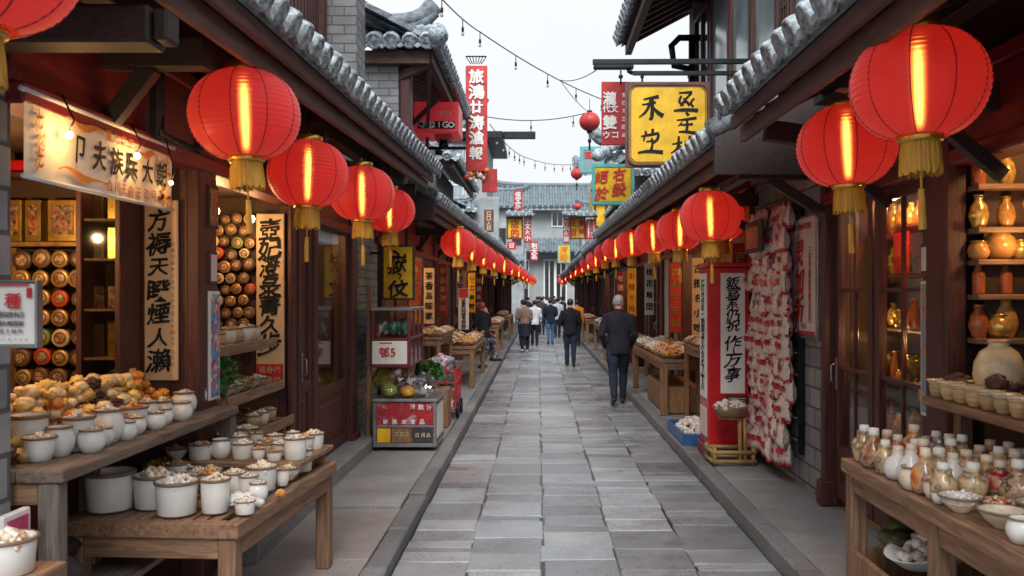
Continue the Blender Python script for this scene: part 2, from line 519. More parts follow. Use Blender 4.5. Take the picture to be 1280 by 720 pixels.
M["cloth"] = mat("white banner cloth", (.82, .72, .6), .75, var=.08, vs=5)
M["paper"] = mat("tan scroll paper", (.62, .45, .28), .7, var=.12, vs=5)
M["ink"] = mat("black ink", (.008, .008, .009), .9, var=.2)
M["inkgrey"] = mat("grey ink", (.12, .1, .1), .6, var=.2)
M["redink"] = mat("red ink", (.5, .02, .025), .5, var=.2)
M["orangeink"] = mat("orange ornament", (.62, .2, .03), .6, var=.35, vs=9)
M["whiteink"] = mat("white paint lettering", (.8, .78, .76), .5, var=.08)
M["signred"] = mat("sign red", (.48, .03, .035), .42, var=.4, vs=5)
M["boxred"] = mat("lacquer red", (.52, .012, .02), .3, var=.18, vs=4, coat=.2)
M["signyellow"] = mat("sign yellow", (.76, .44, .012), .42, var=.26, vs=5)
M["teal"] = mat("teal frame", (.1, .38, .36), .5, var=.2)
M["signframe"] = mat("brown sign frame", (.12, .05, .03), .4, var=.4, vs=7)
M["pinkpaper"] = mat("pale pink poster", (.72, .6, .58), .5, var=.08)
M["skin"] = mat("skin", (.48, .27, .19), .5, var=.12, vs=20, sss=.15)
M["glass"] = glass_mat("shop glass", (.86, .88, .86), .03)
M["pane_sky"] = mat("pale window pane", (.26, .34, .36), .12, var=.25, vs=1.3, spec=.8)
M["pane_dark"] = mat("dark window pane", (.03, .035, .04), .08, var=.4, vs=1.5, spec=.8)
M["clad"] = mat("ribbed red cladding", (.075, .026, .024), .5, var=.3, vs=4, scl=(4, 4, .6))
M["warm"] = emis("warm bulb", (1, .62, .25), 14)
M["warmdim"] = emis("dim bulb", (1, .7, .38), 5)
M["green"] = blotch("leafy green", [(.02, .07, .015), (.05, .15, .03), (.1, .22, .05), (.03, .1, .02)], 30, .5)

# ---------------------------------------------------------------- lettering
_gl = {}
def glyph(ch, bold=0.02):
    k = (ch, bold)
    if k in _gl: return _gl[k]
    cu = bpy.data.curves.new("glyph", 'FONT')
    cu.body = ch; cu.size = 1; cu.offset = bold; cu.resolution_u = 3; cu.fill_mode = 'FRONT'
    o = bpy.data.objects.new("glyph", cu); COL.objects.link(o)
    bpy.context.view_layer.update()
    dg = bpy.context.evaluated_depsgraph_get()
    me = o.evaluated_get(dg).to_mesh()
    vs = [(v.co.x, v.co.y) for v in me.vertices]
    fs = [tuple(p.vertices) for p in me.polygons]
    o.evaluated_get(dg).to_mesh_clear()
    bpy.data.objects.remove(o); bpy.data.curves.remove(cu)
    if vs:
        cx = (min(v[0] for v in vs) + max(v[0] for v in vs)) / 2
        cy = (min(v[1] for v in vs) + max(v[1] for v in vs)) / 2
        vs = [(x - cx, y - cy) for x, y in vs]
    _gl[k] = (vs, fs)
    return _gl[k]


def letter(mb, ch, c, U, V, size, m=0, bold=.02, shear=0, wx=1, warp=.05, seed=0):
    vs, fs = glyph(ch, min(bold, .006))
    c = Vector(c); U = Vector(U); V = Vector(V)
    # brush weight: the glyph is laid down several times, shifted by the pen width
    bb = max(0, bold - .006)
    nn = U.cross(V).normalized()
    for q, (sx, sy) in enumerate(((0, 0), (1, .3), (-1, -.3), (-.3, 1), (.3, -1)) if bb > 0 else ((0, 0),)):
        _letter(mb, vs, fs, c + nn * (.0004 * q), U, V, size, m, shear, wx, warp, seed, sx * bb, sy * bb)


def _letter(mb, vs, fs, c, U, V, size, m, shear, wx, warp, seed, ox, oy):
    out = []
    for x, y in vs:
        x += ox; y += oy
        nx = noise.noise(Vector((x * 2.2, y * 2.2, seed * 3.7))) * warp
        ny = noise.noise(Vector((x * 2.2 + 9, y * 2.2, seed * 5.1))) * warp
        x2 = (x + nx + shear * y) * wx; y2 = y + ny + shear * .6 * x
        out.append(c + U * (x2 * size) + V * (y2 * size))
    # keep the face normal on the reader's side
    n = U.cross(V)
    mb.add(out, fs, m)


def column(mb, text, top, bot, U, V, size, m=0, bold=.02, shear=0, wx=1, warp=.05):
    top = Vector(top); bot = Vector(bot); n = len(text)
    for i, ch in enumerate(text):
        if ch == " ": continue
        t = (i + .5) / n
        letter(mb, ch, top.lerp(bot, t), U, V, size * (1 + .1 * math.sin(i * 2.3)), m, bold, shear, wx, warp, i + 1)


def row(mb, text, a, b, V, size, m=0, bold=.02, shear=0, wx=1, warp=.05):
    a = Vector(a); b = Vector(b); U = (b - a).normalized(); n = len(text)
    for i, ch in enumerate(text):
        if ch == " ": continue
        letter(mb, ch, a.lerp(b, (i + .5) / n), U, V, size * (1 + .08 * math.sin(i * 1.9)), m, bold, shear, wx, warp, i + 1)


def brush(mb, strokes, c, U, V, N, size, m=0):
    """ink strokes: each a list of (x, y, width) in a unit square centred on 0"""
    c = Vector(c); U = Vector(U); V = Vector(V); N = Vector(N)
    for si, st in enumerate(strokes):
        pts = []
        P = [st[0]] + list(st) + [st[-1]]
        for k in range(1, len(P) - 2):
            for t in (0, .2, .4, .6, .8):
                q = []
                for d in range(3):
                    a, b, cc, dd = P[k - 1][d], P[k][d], P[k + 1][d], P[k + 2][d]
                    q.append(.5 * (2 * b + (cc - a) * t + (2 * a - 5 * b + 4 * cc - dd) * t * t + (3 * b - a - 3 * cc + dd) * t ** 3))
                pts.append(q)
        pts.append(list(P[-2]))
        vs = []; fs = []
        for k, p in enumerate(pts):
            a = pts[max(0, k - 1)]; b = pts[min(len(pts) - 1, k + 1)]
            dx, dy = b[0] - a[0], b[1] - a[1]
            l = math.hypot(dx, dy) or 1
            w = max(.004, p[2]) / 2 * (1 + .18 * noise.noise(Vector((k * .5, si * 3.3, 1))))
            nx, ny = -dy / l * w, dx / l * w
            for sgn in (1, -1):
                vs.append(c + U * ((p[0] + sgn * nx) * size) + V * ((p[1] + sgn * ny) * size) + N * (.0006 * si))
        for k in range(len(pts) - 1):
            fs.append((2 * k, 2 * k + 1, 2 * k + 3, 2 * k + 2))
        mb.add(vs, fs, m)


EX, EY, EZ = Vector((1, 0, 0)), Vector((0, 1, 0)), Vector((0, 0, 1))
# ================================================================ sky and light
w = bpy.data.worlds.new("World"); scene.world = w; w.use_nodes = True
nt = w.node_tree; N = nt.nodes; L = nt.links
sky = N.new("ShaderNodeTexSky"); sky.sky_type = 'NISHITA'; sky.sun_disc = False
SUN_EL, SUN_ROT = R(46), R(182)
sky.sun_elevation = SUN_EL; sky.sun_rotation = SUN_ROT
sky.air_density = 1.0; sky.dust_density = 6.0; sky.ozone_density = 1.5
hs = N.new("ShaderNodeHueSaturation"); hs.inputs["Saturation"].default_value = .22
L.new(sky.outputs[0], hs.inputs["Color"])
# a thick overcast layer: soft grey-white cloud in front of the clear-sky colour
tc = N.new("ShaderNodeTexCoord"); nz = N.new("ShaderNodeTexNoise"); nz.inputs["Scale"].default_value = 2.2; nz.inputs["Detail"].default_value = 5
L.new(tc.outputs["Generated"], nz.inputs["Vector"])
rp = N.new("ShaderNodeValToRGB")
rp.color_ramp.elements[0].position = .25; rp.color_ramp.elements[0].color = (9.3, 9.8, 10.5, 1)
rp.color_ramp.elements[1].position = .75; rp.color_ramp.elements[1].color = (10.6, 10.8, 11.0, 1)
L.new(nz.outputs["Fac"], rp.inputs["Fac"])
mx = N.new("ShaderNodeMixRGB"); mx.inputs["Fac"].default_value = .86
L.new(hs.outputs["Color"], mx.inputs[1]); L.new(rp.outputs["Color"], mx.inputs[2])
bg = N["Background"]; bg.inputs["Strength"].default_value = .107
L.new(mx.outputs[0], bg.inputs["Color"])

sd = bpy.data.lights.new("sun", 'SUN'); sd.energy = 3.9; sd.angle = R(36); sd.color = (1, .985, .965)
so = bpy.data.objects.new("sun", sd); COL.objects.link(so)
so.location = (0, 0, 30)
# sun_rotation is measured clockwise from +Y
dv = Vector((math.sin(SUN_ROT) * math.cos(SUN_EL), math.cos(SUN_ROT) * math.cos(SUN_EL), math.sin(SUN_EL)))
so.rotation_euler = dv.to_track_quat('Z', 'Y').to_euler()

scene.view_settings.view_transform = 'Standard'
scene.view_settings.look = 'None'
scene.view_settings.exposure = 0
cy = scene.cycles
cy.use_denoising = True
cy.max_bounces = 7; cy.diffuse_bounces = 3; cy.glossy_bounces = 3; cy.transmission_bounces = 4; cy.transparent_max_bounces = 10
cy.sample_clamp_indirect = 4
cy.caustics_reflective = False; cy.caustics_refractive = False


def lamp(loc, power, col=(1, .58, .24), r=.06):
    d = bpy.data.lights.new("shop bulb", 'POINT'); d.energy = power; d.color = col; d.shadow_soft_size = r
    o = bpy.data.objects.new("shop bulb", d); COL.objects.link(o); o.location = loc
    return o


# ================================================================ ground
gm = mat("earth", (.09, .088, .085), .9, bump=.2)
mb = MB(); mb.quad((-400, -60, -.06), (400, -60, -.06), (400, 900, -.06), (-400, 900, -.06)); struct("ground", mb, gm)

slab = stone_mat("street granite", .34, 85, .5, .22, .35)
walk = stone_mat("pavement stone", .62, 70, .35, .15, .25)


def slab_box(mb, x0, x1, y0, y1, zt, th=.1, b=.007, tilt=.003, r=rnd):
    z = [zt + r.uniform(-tilt, tilt) for _ in range(4)]
    j = lambda: r.uniform(-.003, .003)
    x0 += j(); x1 += j(); y0 += j(); y1 += j()
    b2 = b * r.uniform(.8, 1.5)
    vs = [(x0, y0, zt - th), (x1, y0, zt - th), (x1, y1, zt - th), (x0, y1, zt - th),
          (x0, y0, z[0] - b2), (x1, y0, z[1] - b2), (x1, y1, z[2] - b2), (x0, y1, z[3] - b2),
          (x0 + b2, y0 + b2, z[0]), (x1 - b2, y0 + b2, z[1]), (x1 - b2, y1 - b2, z[2]), (x0 + b2, y1 - b2, z[3])]
    fs = [(8, 9, 10, 11)]
    for i in range(4):
        k = (i + 1) % 4
        fs += [(i, k, k + 4, i + 4), (i + 4, k + 4, k + 8, i + 8)]
    mb.add(vs, fs)


mb = MB()
mb.col = (.02, .02, .019)
mb.quad((-1.0, -3, -.018), (1.62, -3, -.018), (1.62, 75, -.018), (-1.0, 75, -.018))
cols = [-.945, -.47, .03, .535, 1.04, 1.565]
sr = random.Random(21)
for i in range(5):
    y = -1.0 + sr.uniform(0, .5)
    while y < 72:
        ln = sr.choice([.15, .2, .24, .28, .32, .37, .42, .48, .58]) * (1 if y < 30 else 1.6)
        g = .27 * sr.choice([.74, .84, .92, .97, 1, 1.04, 1.1, 1.2, 1.34]) * sr.uniform(.93, 1.07)
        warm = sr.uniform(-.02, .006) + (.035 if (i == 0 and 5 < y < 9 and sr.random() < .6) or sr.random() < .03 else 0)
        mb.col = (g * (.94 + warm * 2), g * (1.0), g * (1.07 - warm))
        xa = cols[i] + sr.uniform(-.02, .012) * (0 < i); xb = cols[i + 1] + sr.uniform(-.012, .012) * (i < 4)
        slab_box(mb, xa + .0035, xb - .0035, y + .0035, y + ln - .0035, sr.uniform(-.003, .002), .06, .007, .0045, sr)
        y += ln
struct("street_paving", mb, slab)

for nm, s, xa, xb, xo in (("pavement_left", -1, -.95, -1.1, -2.6), ("pavement_right", 1, 1.57, 1.72, 2.9)):
    mb = MB(); mb.col = (.05, .05, .05)
    xi = xb
    mb.quad((xo, -3, .02), (xi, -3, .02), (xi, 75, .02), (xo, 75, .02))
    y = -1.0 + sr.uniform(0, .6)
    while y < 72:                                               # kerb stones
        ln = sr.uniform(.75, 1.25)
        g = sr.uniform(.17, .22)
        mb.col = (g, g * 1.01, g * 1.04)
        low = -.03 if (s < 0 and y < 6.6) else 0
        slab_box(mb, min(xa, xb) + .002, max(xa, xb) - .002, y + .003, y + ln - .003, .12 + low + sr.uniform(-.004, .004), .16, .012, .003, sr)
        y += ln
    y = -1.0
    while y < 72:                                               # pavement slabs
        ln = sr.uniform(1.0, 1.7)
        g = sr.uniform(.25, .3)
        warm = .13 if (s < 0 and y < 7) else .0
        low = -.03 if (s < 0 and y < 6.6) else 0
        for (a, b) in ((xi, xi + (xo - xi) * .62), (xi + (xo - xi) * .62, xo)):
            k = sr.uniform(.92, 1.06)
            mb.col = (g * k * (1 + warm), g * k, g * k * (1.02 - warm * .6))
            slab_box(mb, min(a, b) + .002, max(a, b) - .002, y + .003, y + ln - .003, .115 + low, .1, .005, .002, sr)
        y += ln
    struct(nm, mb, walk)


# ================================================================ roofs
def tile_roof(mb, A, B, up, pitch=.25, r=.075, seg=.3, ends=True, m=0, me=1, seed=0, drip=True):
    """rows of round cover tiles over pan tiles on the slope that starts at the eave A-B and climbs along up"""
    A = Vector(A); B = Vector(B); up = Vector(up)
    rr = random.Random(seed)
    e = (B - A); Ln = e.length; e.normalize()
    ul = up.length; u = up.normalized()
    n = e.cross(u).normalized()
    if n.z < 0: n = -n
    mb.add([A, B, B + up, A + up], [(0, 1, 2, 3)], m)
    mb.add([A - n * .05 + u * .02, B - n * .05 + u * .02, B + up - n * .05, A + up - n * .05], [(0, 1, 2, 3)], m)
    mb.add([A, B, B - n * .05 + u * .02, A - n * .05 + u * .02], [(0, 1, 2, 3)], m)
    cnt = max(1, int(Ln / pitch)); st = Ln / cnt
    for i in range(cnt):
        o = A + e * (st * (i + .5) + rr.uniform(-.012, .012))
        k = max(1, int(ul / seg))
        for q in range(k):
            a = o + u * (ul * q / k - (.0 if q else .0)); b = o + u * (ul * (q + 1) / k + .02)
            r0 = r * rr.uniform(1.0, 1.1); r1 = r * .86
            vs = []; fs = []
            lift = n * rr.uniform(0, .008)
            for (p, rad) in ((a, r0), (b, r1)):
                for t in range(7):
                    an = PI * t / 6
                    vs.append(p + lift + e * (rad * math.cos(an)) + n * (rad * math.sin(an)))
            for t in range(6): fs.append((t, t + 1, t + 8, t + 7))
            fs.append(tuple(range(6, -1, -1)))
            mb.add(vs, fs, m, True)
        if ends:
            c = o - u * .02 + n * (r * .42)
            rad = r * rr.uniform(1.0, 1.12)
            vs = []; fs = []; nn = 10
            rings = [(.05, .9), (.0, 1.0), (-.035, .98), (-.05, .8), (-.04, .68), (-.045, .35), (-.055, .05)]
            for (d, kk) in rings:
                for t in range(nn):
                    an = 2 * PI * t / nn
                    vs.append(c + u * d + e * (rad * kk * math.cos(an)) + n * (rad * kk * math.sin(an)))
            for q in range(len(rings) - 1):
                for t in range(nn):
                    fs.append((q * nn + t, q * nn + (t + 1) % nn, (q + 1) * nn + (t + 1) % nn, (q + 1) * nn + t))
            fs.append(tuple(range((len(rings) - 1) * nn, len(rings) * nn)))
            mb.add(vs, fs, me, True)
            if drip:
                o2 = A + e * (st * (i + 1)) - u * .03 + n * .01
                hw = st * .48
                pl = []
                for t in range(7):
                    f = t / 6 * 2 - 1
                    pl.append((f * hw, -.03 - .035 * (1 - f * f)))
                low = [(hw * .62, -.07), (hw * .34, -.1), (0, -.125 * rr.uniform(.9, 1.1)), (-hw * .34, -.1), (-hw * .62, -.07)]
                poly = pl + low
                dn = Vector((0, 0, 1))
                out = -Vector((u.x, u.y, 0)).normalized()
                mb.prism([(p[0], p[1] + .06) for p in poly], o2, e, dn, out, .025, me)
    return n


def ridge(mb, p, q, r=.1, lift=.12, m=0, tip=.25):
    """ridge roll with upturned ends"""
    p = Vector(p); q = Vector(q)
    pts = []
    for i in range(13):
        t = i / 12
        k = abs(2 * t - 1) ** 5
        pts.append(p.lerp(q, t) + EZ * (lift + tip * k))
    mb.tube(pts, [r * (1.0 + .25 * abs(2 * (i / 12) - 1) ** 6) for i in range(13)], 10, m)
    mb.tube([x - EZ * r * .9 for x in pts], [r * .85] * 13, 8, m)
    return mb


def eave_frame(root, s, y0, y1, e0, e1, run, rise, xw, beam=True):
    """fascia, soffit, rafters and the long purlin under a street eave; e0/e1 = (x, z) of the tile edge at y0/y1"""
    u = Vector((s * run, 0, rise)).normalized()
    f = MB()
    for (du, dz, h, t) in ((.05, -.05, .09, .035), (.12, -.12, .11, .04)):
        p = Vector((e0[0] + s * du, y0, e0[1] + dz - h / 2)); q = Vector((e1[0] + s * du, y1, e1[1] + dz - h / 2))
        f.bar(p, q, t, h)
    part("fascia", f, M["fascia"], root)
    g = MB()
    a0 = Vector((e0[0] + s * .06, y0 + .01, e0[1] - .045)); a1 = Vector((e1[0] + s * .06, y1 - .01, e1[1] - .045))
    up = Vector((s * run, 0, rise))
    g.add([a0, a1, a1 + up, a0 + up], [(0, 1, 2, 3)], 0)
    k = max(2, int((y1 - y0) / .33))
    for i in range(k):
        t = (i + .5) / k
        a = a0.lerp(a1, t) + Vector((s * .1, 0, -.06)) + u * .02
        g.bar(a, a + up * .98, .06, .08)
    part("rafter_frame", g, M["rafter"], root)
    if beam:
        b = MB()
        b.bar((e0[0] + s * .42, y0, e0[1] - .12), (e1[0] + s * .42, y1, e1[1] - .12), .12, .15)
        part("purlin", b, M["black_wood"], root)
        k = max(1, int((y1 - y0) / 2.4))
        for i in range(k + 1):
            t = (i + .08) / (k + .16)
            y = y0 + (y1 - y0) * t
            xe = e0[0] + (e1[0] - e0[0]) * t; ze = e0[1] + (e1[1] - e0[1]) * t
            b = MB()
            b.bar((xw + s * .05, y, ze - .24), (xe + s * .24, y, ze - .24), .11, .13)
            b.bar((xw, y, ze - .62), (xe + s * .5, y, ze - .3), .07, .08)
            part("bracket", b, M["black_wood"], root)


# ================================================================ house kit
class House:
    def __init__(s, name, label, side, y0, y1, xw, zt=2.95, cat="shop house"):
        s.s = side; s.xw = xw; s.n = -side; s.y0 = y0; s.y1 = y1; s.zt = zt
        s.root = thing(name, label, cat, (xw, (y0 + y1) / 2, 0))

    def X(s, d): return s.xw + s.n * d          # d metres towards the street

    def bx(s, mb, d0, d1, ya, yb, za, zb, m=0, b=.004): mb.box(s.X(d0), s.X(d1), ya, yb, za, zb, m, b)

    def post(s, ya, yb, zt=None, d=.08, back=-.14):
        mb = MB(); s.bx(mb, back, d, ya, yb, .12, zt or s.zt, 0, .012)
        s.bx(mb, back, d + .03, ya - .025, yb + .025, .12, .32, 0, .01)
        return part("post", mb, M["wood_z"], s.root)

    def brick(s, ya, yb, zt=None, d=.02, m="brick"):
        mb = MB(); s.bx(mb, -.3, d, ya, yb, .1, zt or s.zt, 0, .006)
        return part("brick_pier", mb, M[m], s.root)

    def lintel(s, ya, yb, z0=2.5, z1=None, d=.04, m="red_board"):
        z1 = z1 or s.zt
        mb = MB(); s.bx(mb, -.1, d, ya, yb, z0, z1, 0, .006)
        s.bx(mb, -.1, d + .05, ya, yb, z0 - .09, z0 - .002, 0, .01)
        s.bx(mb, -.1, d + .035, ya, yb, z1 + .002, z1 + .09, 0, .01)
        return part("lintel", mb, [M[m]], s.root)

    def leaf(s, ya, yb, z0=.2, z1=2.42, glass="glass", d=.0, midz=.95, handle=None, rails=1, muntin=True):
        """glazed door leaf with a panelled foot"""
        fr = .085
        mb = MB()
        s.bx(mb, d - .03, d + .03, ya, ya + fr, z0, z1); s.bx(mb, d - .03, d + .03, yb - fr, yb, z0, z1)
        s.bx(mb, d - .028, d + .028, ya + fr, yb - fr, z1 - fr, z1); s.bx(mb, d - .028, d + .028, ya + fr, yb - fr, z0, z0 + .12)
        s.bx(mb, d - .028, d + .028, ya + fr, yb - fr, midz - .1, midz)
        s.bx(mb, d - .02, d + .008, ya + fr, yb - fr, z0 + .12, midz - .1)
        s.bx(mb, d - .02, d + .02, ya + fr + .06, yb - fr - .06, z0 + .19, midz - .17, 0, .012)
        if muntin:
            for k in range(1, rails + 1):
                z = midz + (z1 - fr - midz) * k / (rails + 1)
                s.bx(mb, d - .018, d + .018, ya + fr, yb - fr, z - .014, z + .014)
            ym = (ya + yb) / 2
            s.bx(mb, d - .016, d + .016, ym - .011, ym + .011, midz, z1 - fr)
        o = part("door", mb, M["wood_z"], s.root)
        g = MB(); s.bx(g, d - .004, d + .004, ya + fr - .01, yb - fr + .01, midz - .01, z1 - fr + .01, 0, 0)
        part("pane", g, M[glass], o)
        if handle is not None:
            h = MB()
            s.bx(h, d + .03, d + .04, handle - .02, handle + .02, 1.05, 1.3, 0, .003)
            h.tube([Vector((s.X(d + .04), handle, 1.1)), Vector((s.X(d + .075), handle, 1.12)), Vector((s.X(d + .075), handle, 1.24)), Vector((s.X(d + .04), handle, 1.26))], .007, 6)
            part("handle", h, M["alu"], o)
        return o

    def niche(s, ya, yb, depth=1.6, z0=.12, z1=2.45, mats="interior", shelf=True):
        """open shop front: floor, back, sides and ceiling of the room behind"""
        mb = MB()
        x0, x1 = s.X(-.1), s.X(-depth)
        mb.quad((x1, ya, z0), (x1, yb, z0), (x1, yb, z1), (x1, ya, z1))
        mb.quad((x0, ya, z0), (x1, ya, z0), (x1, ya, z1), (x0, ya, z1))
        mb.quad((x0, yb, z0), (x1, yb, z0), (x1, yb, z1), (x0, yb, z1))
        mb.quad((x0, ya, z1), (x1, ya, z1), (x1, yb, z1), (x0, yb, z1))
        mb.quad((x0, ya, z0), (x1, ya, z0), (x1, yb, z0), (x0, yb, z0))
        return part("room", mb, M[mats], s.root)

    def shelves(s, ya, yb, d=-.9, zs=(.6, 1.05, 1.5, 1.95), w=.3, name="shelf"):
        for z in zs:
            mb = MB(); s.bx(mb, d, d - w, ya + .02, yb - .02, z - .03, z)
            part("shelf", mb, M["wood_y"], s.root)

    def roof(s, e0, e1, run=1.25, rise=.62, pitch=.25, y0=None, y1=None, seed=0, frame=True):
        y0 = s.y0 if y0 is None else y0; y1 = s.y1 if y1 is None else y1
        mb = MB()
        tile_roof(mb, (e0[0], y0, e0[1]), (e1[0], y1, e1[1]), (s.s * run, 0, rise), pitch, seed=seed)
        # verge tiles at both gable ends
        for (e, y) in ((e0, y0), (e1, y1)):
            mb.tube([(e[0] - s.s * .02, y, e[1] + .05), (e[0] + s.s * run, y, e[1] + rise + .05)], .085, 10, 0)
        ro = part("roof", mb, [M["tile"], M["tile_end"]], s.root)
        if frame: eave_frame(s.root, s.s, y0, y1, e0, e1, run, rise, s.xw)
        return ro

    def upper(s, ya, yb, z0, z1, d=-.25, m="plaster", name="upper_wall", th=.25):
        mb = MB(); s.bx(mb, d - th, d, ya, yb, z0, z1, 0, .01)
        return part(name, mb, M[m], s.root)

    def window(s, ya, yb, z0, z1, d=-.25, cols=2, rows=1, fm="wood_z", pm="pane_sky", lattice=False):
        mb = MB(); f = .06
        s.bx(mb, d - .03, d + .05, ya, ya + f, z0, z1); s.bx(mb, d - .03, d + .05, yb - f, yb, z0, z1)
        s.bx(mb, d - .028, d + .048, ya + f, yb - f, z1 - f, z1); s.bx(mb, d - .028, d + .048, ya + f, yb - f, z0, z0 + f)
        for k in range(1, cols):
            y = ya + (yb - ya) * k / cols
            s.bx(mb, d - .02, d + .044, y - .025, y + .025, z0 + f, z1 - f)
        for k in range(1, rows):
            z = z0 + (z1 - z0) * k / rows
            s.bx(mb, d - .018, d + .04, ya + f, yb - f, z - .02, z + .02)
        if lattice:
            for k in range(1, 5):
                y = ya + (yb - ya) * k / 5; s.bx(mb, d - .01, d + .03, y - .01, y + .01, z0 + f, z1 - f)
            for k in range(1, 9):
                z = z0 + (z1 - z0) * k / 9; s.bx(mb, d - .009, d + .031, ya + f, yb - f, z - .01, z + .01)
        o = part("window", mb, M[fm], s.root)
        g = MB(); s.bx(g, d + .003, d + .012, ya + f - .01, yb - f + .01, z0 + f - .01, z1 - f + .01, 0, 0)
        part("pane", g, M[pm], o)
        return o

    def step(s, ya, yb, d=.26, z=.25):
        mb = MB(); mb.col = (.26, .265, .275)
        y = ya
        while y < yb - .05:
            y2 = min(yb, y + rnd.uniform(.9, 1.4))
            slab_box(mb, min(s.X(-.3), s.X(d)), max(s.X(-.3), s.X(d)), y + .002, y2 - .002, z, .2, .012, .002)
            y = y2
        return part("doorstep", mb, walk, s.root)


# ================================================================ shop house with the cloth banner (first on the pottery side)
XL = -2.05
A = House("shop_house", "dark timber shop house with glowing open front beside the slatted pottery table", -1, 1.6, 10.85, XL)
A.brick(2.5, 3.39, m="block", d=.02)
A.niche(3.4, 5.12, 1.7, z1=2.62)
A.lintel(3.35, 7.5, 2.62, 2.97)
A.post(5.145, 5.42, d=.07, back=-.04)
# partition between the two rooms reaches towards the street
mb = MB(); mb.box(-3.7, -2.05, 5.14, 5.24, .12, 2.6, 0, .004); part("partition", mb, M["wood_z"], A.root)
A.niche(5.46, 7.28, 1.5, z1=2.6)
mb = MB(); mb.box(-3.5, -2.08, 7.29, 7.37, .12, 2.6, 0, .004); part("partition", mb, M["wood_z"], A.root)
A.post(7.26, 7.4, d=.02, back=-.03); A.post(7.86, 7.98, d=.05)
A.leaf(7.42, 7.84, .25, 2.5, d=-.0, handle=7.5, midz=1.05, glass="wood_z", muntin=False)
A.leaf(8.0, 9.3, .25, 2.5, d=.0, midz=.92, rails=0, muntin=False)
A.post(9.32, 9.6)
A.lintel(7.5, 9.62, 2.52, 2.97, m="wood_y")
A.brick(9.62, 10.85)
A.step(5.6, 10.85)
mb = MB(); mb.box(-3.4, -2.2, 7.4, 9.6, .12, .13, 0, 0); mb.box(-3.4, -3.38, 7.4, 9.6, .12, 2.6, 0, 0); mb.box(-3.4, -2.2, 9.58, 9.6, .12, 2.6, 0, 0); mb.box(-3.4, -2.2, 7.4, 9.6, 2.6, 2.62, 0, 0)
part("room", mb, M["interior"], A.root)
for z in (.9, 1.35, 1.8, 2.2):
    mb = MB(); mb.box(-2.75, -2.45, 7.5, 9.55, z - .03, z); part("shelf", mb, M["wood_y"], A.root)
A.roof((-1.3, 3.08), (-1.3, 3.36), 1.25, .62, .225, 1.6, 11.2, seed=3)
# ribbed upper storey, then the grey brick tower pier
mb = MB(); mb.box(-2.6, -2.22, 1.2, 8.95, 2.95, 7.2, 0, .01)
y = 1.7
while y < 8.9:
    mb.box(-2.22, -2.185, y, y + .055, 3.3, 7.2, 0, .008); y += .115
part("upper_wall", mb, M["clad"], A.root)
for y in (5.55, 7.1, 8.75):
    mb = MB(); mb.box(-2.215, -2.13, y, y + .12, 3.3, 7.2, 0, .01); part("post", mb, M["wood_z"], A.root)
mb = MB(); mb.box(-2.6, -1.86, 9.0, 9.45, 3.3, 7.4, 0, .01); part("brick_tower", mb, M["brick"], A.root)

# near bracket beam with its end grain towards the street
mb = MB(); mb.box(-2.3, -1.42, 3.2, 3.36, 2.72, 2.86, 0, .01); mb.box(-1.415, -1.36, 3.22, 3.34, 2.735, 2.85, 0, .01)
part("bracket_beam", mb, M["black_wood"], A.root)

# ================================================================ upper floor house behind the brick tower (hip roof)
B = House("shop_house", "brick and timber house with swept grey tile roof behind the red box sign", -1, 10.87, 17.2, XL)
B.brick(10.87, 11.1); B.post(11.12, 11.36)
B.niche(11.4, 13.3, 1.5, z1=2.5); B.shelves(11.4, 13.3); B.post(13.3, 13.5)
B.niche(13.52, 15.0, 1.5, z1=2.5); B.shelves(13.52, 15.0); B.post(15.02, 15.25)
B.leaf(15.28, 16.05, handle=15.4); B.leaf(16.07, 16.84, handle=16.7); B.post(16.86, 17.1)
B.lintel(10.9, 17.18, 2.52, 2.95)
mb = MB(); mb.box(-3.5, -2.2, 15.2, 17.1, .12, .13, 0, 0); mb.box(-3.5, -3.48, 15.2, 17.1, .12, 2.6, 0, 0); part("room", mb, M["interior"], B.root)
B.step(10.87, 17.2)
B.roof((-1.35, 3.05), (-1.27, 3.1), 1.2, .55, .25, 11.5, 17.5, seed=5)
# dark gable end board of the lower roof
mb = MB(); mb.prism([(0, -.28), (.0, -.02), (-1.25, .55), (-1.25, -.28)], (-1.35, 11.42, 3.05), EX, EZ, EY, .06); part("gable_board", mb, M["black_wood"], B.root)
B.upper(11.0, 15.2, 3.2, 4.75, d=.1, m="clad"); B.upper(15.2, 17.2, 3.2, 4.6, d=.05, m="brick")
mb = MB(); mb.box(-2.35, -1.74, 10.95, 11.25, 3.3, 4.72, 0, .01); part("brick_pier", mb, M["brick"], B.root)
mb = MB(); mb.box(-1.735, -1.6, 11.0, 11.2, 3.3, 4.72, 0, .01); part("post", mb, M["wood_z"], B.root)
mb = MB()
tile_roof(mb, (-1.25, 10.75, 4.86), (-1.25, 15.3, 4.86), (-1.2, 0, .62), .2, .085, seed=8)
tile_roof(mb, (-2.75, 10.72, 4.86), (-1.25, 10.72, 4.86), (0, .55, .32), .21, .1, seed=9)
ridge(mb, (-2.9, 11.2, 5.17), (-1.32, 11.2, 5.17), .1, .1, 0, .22)
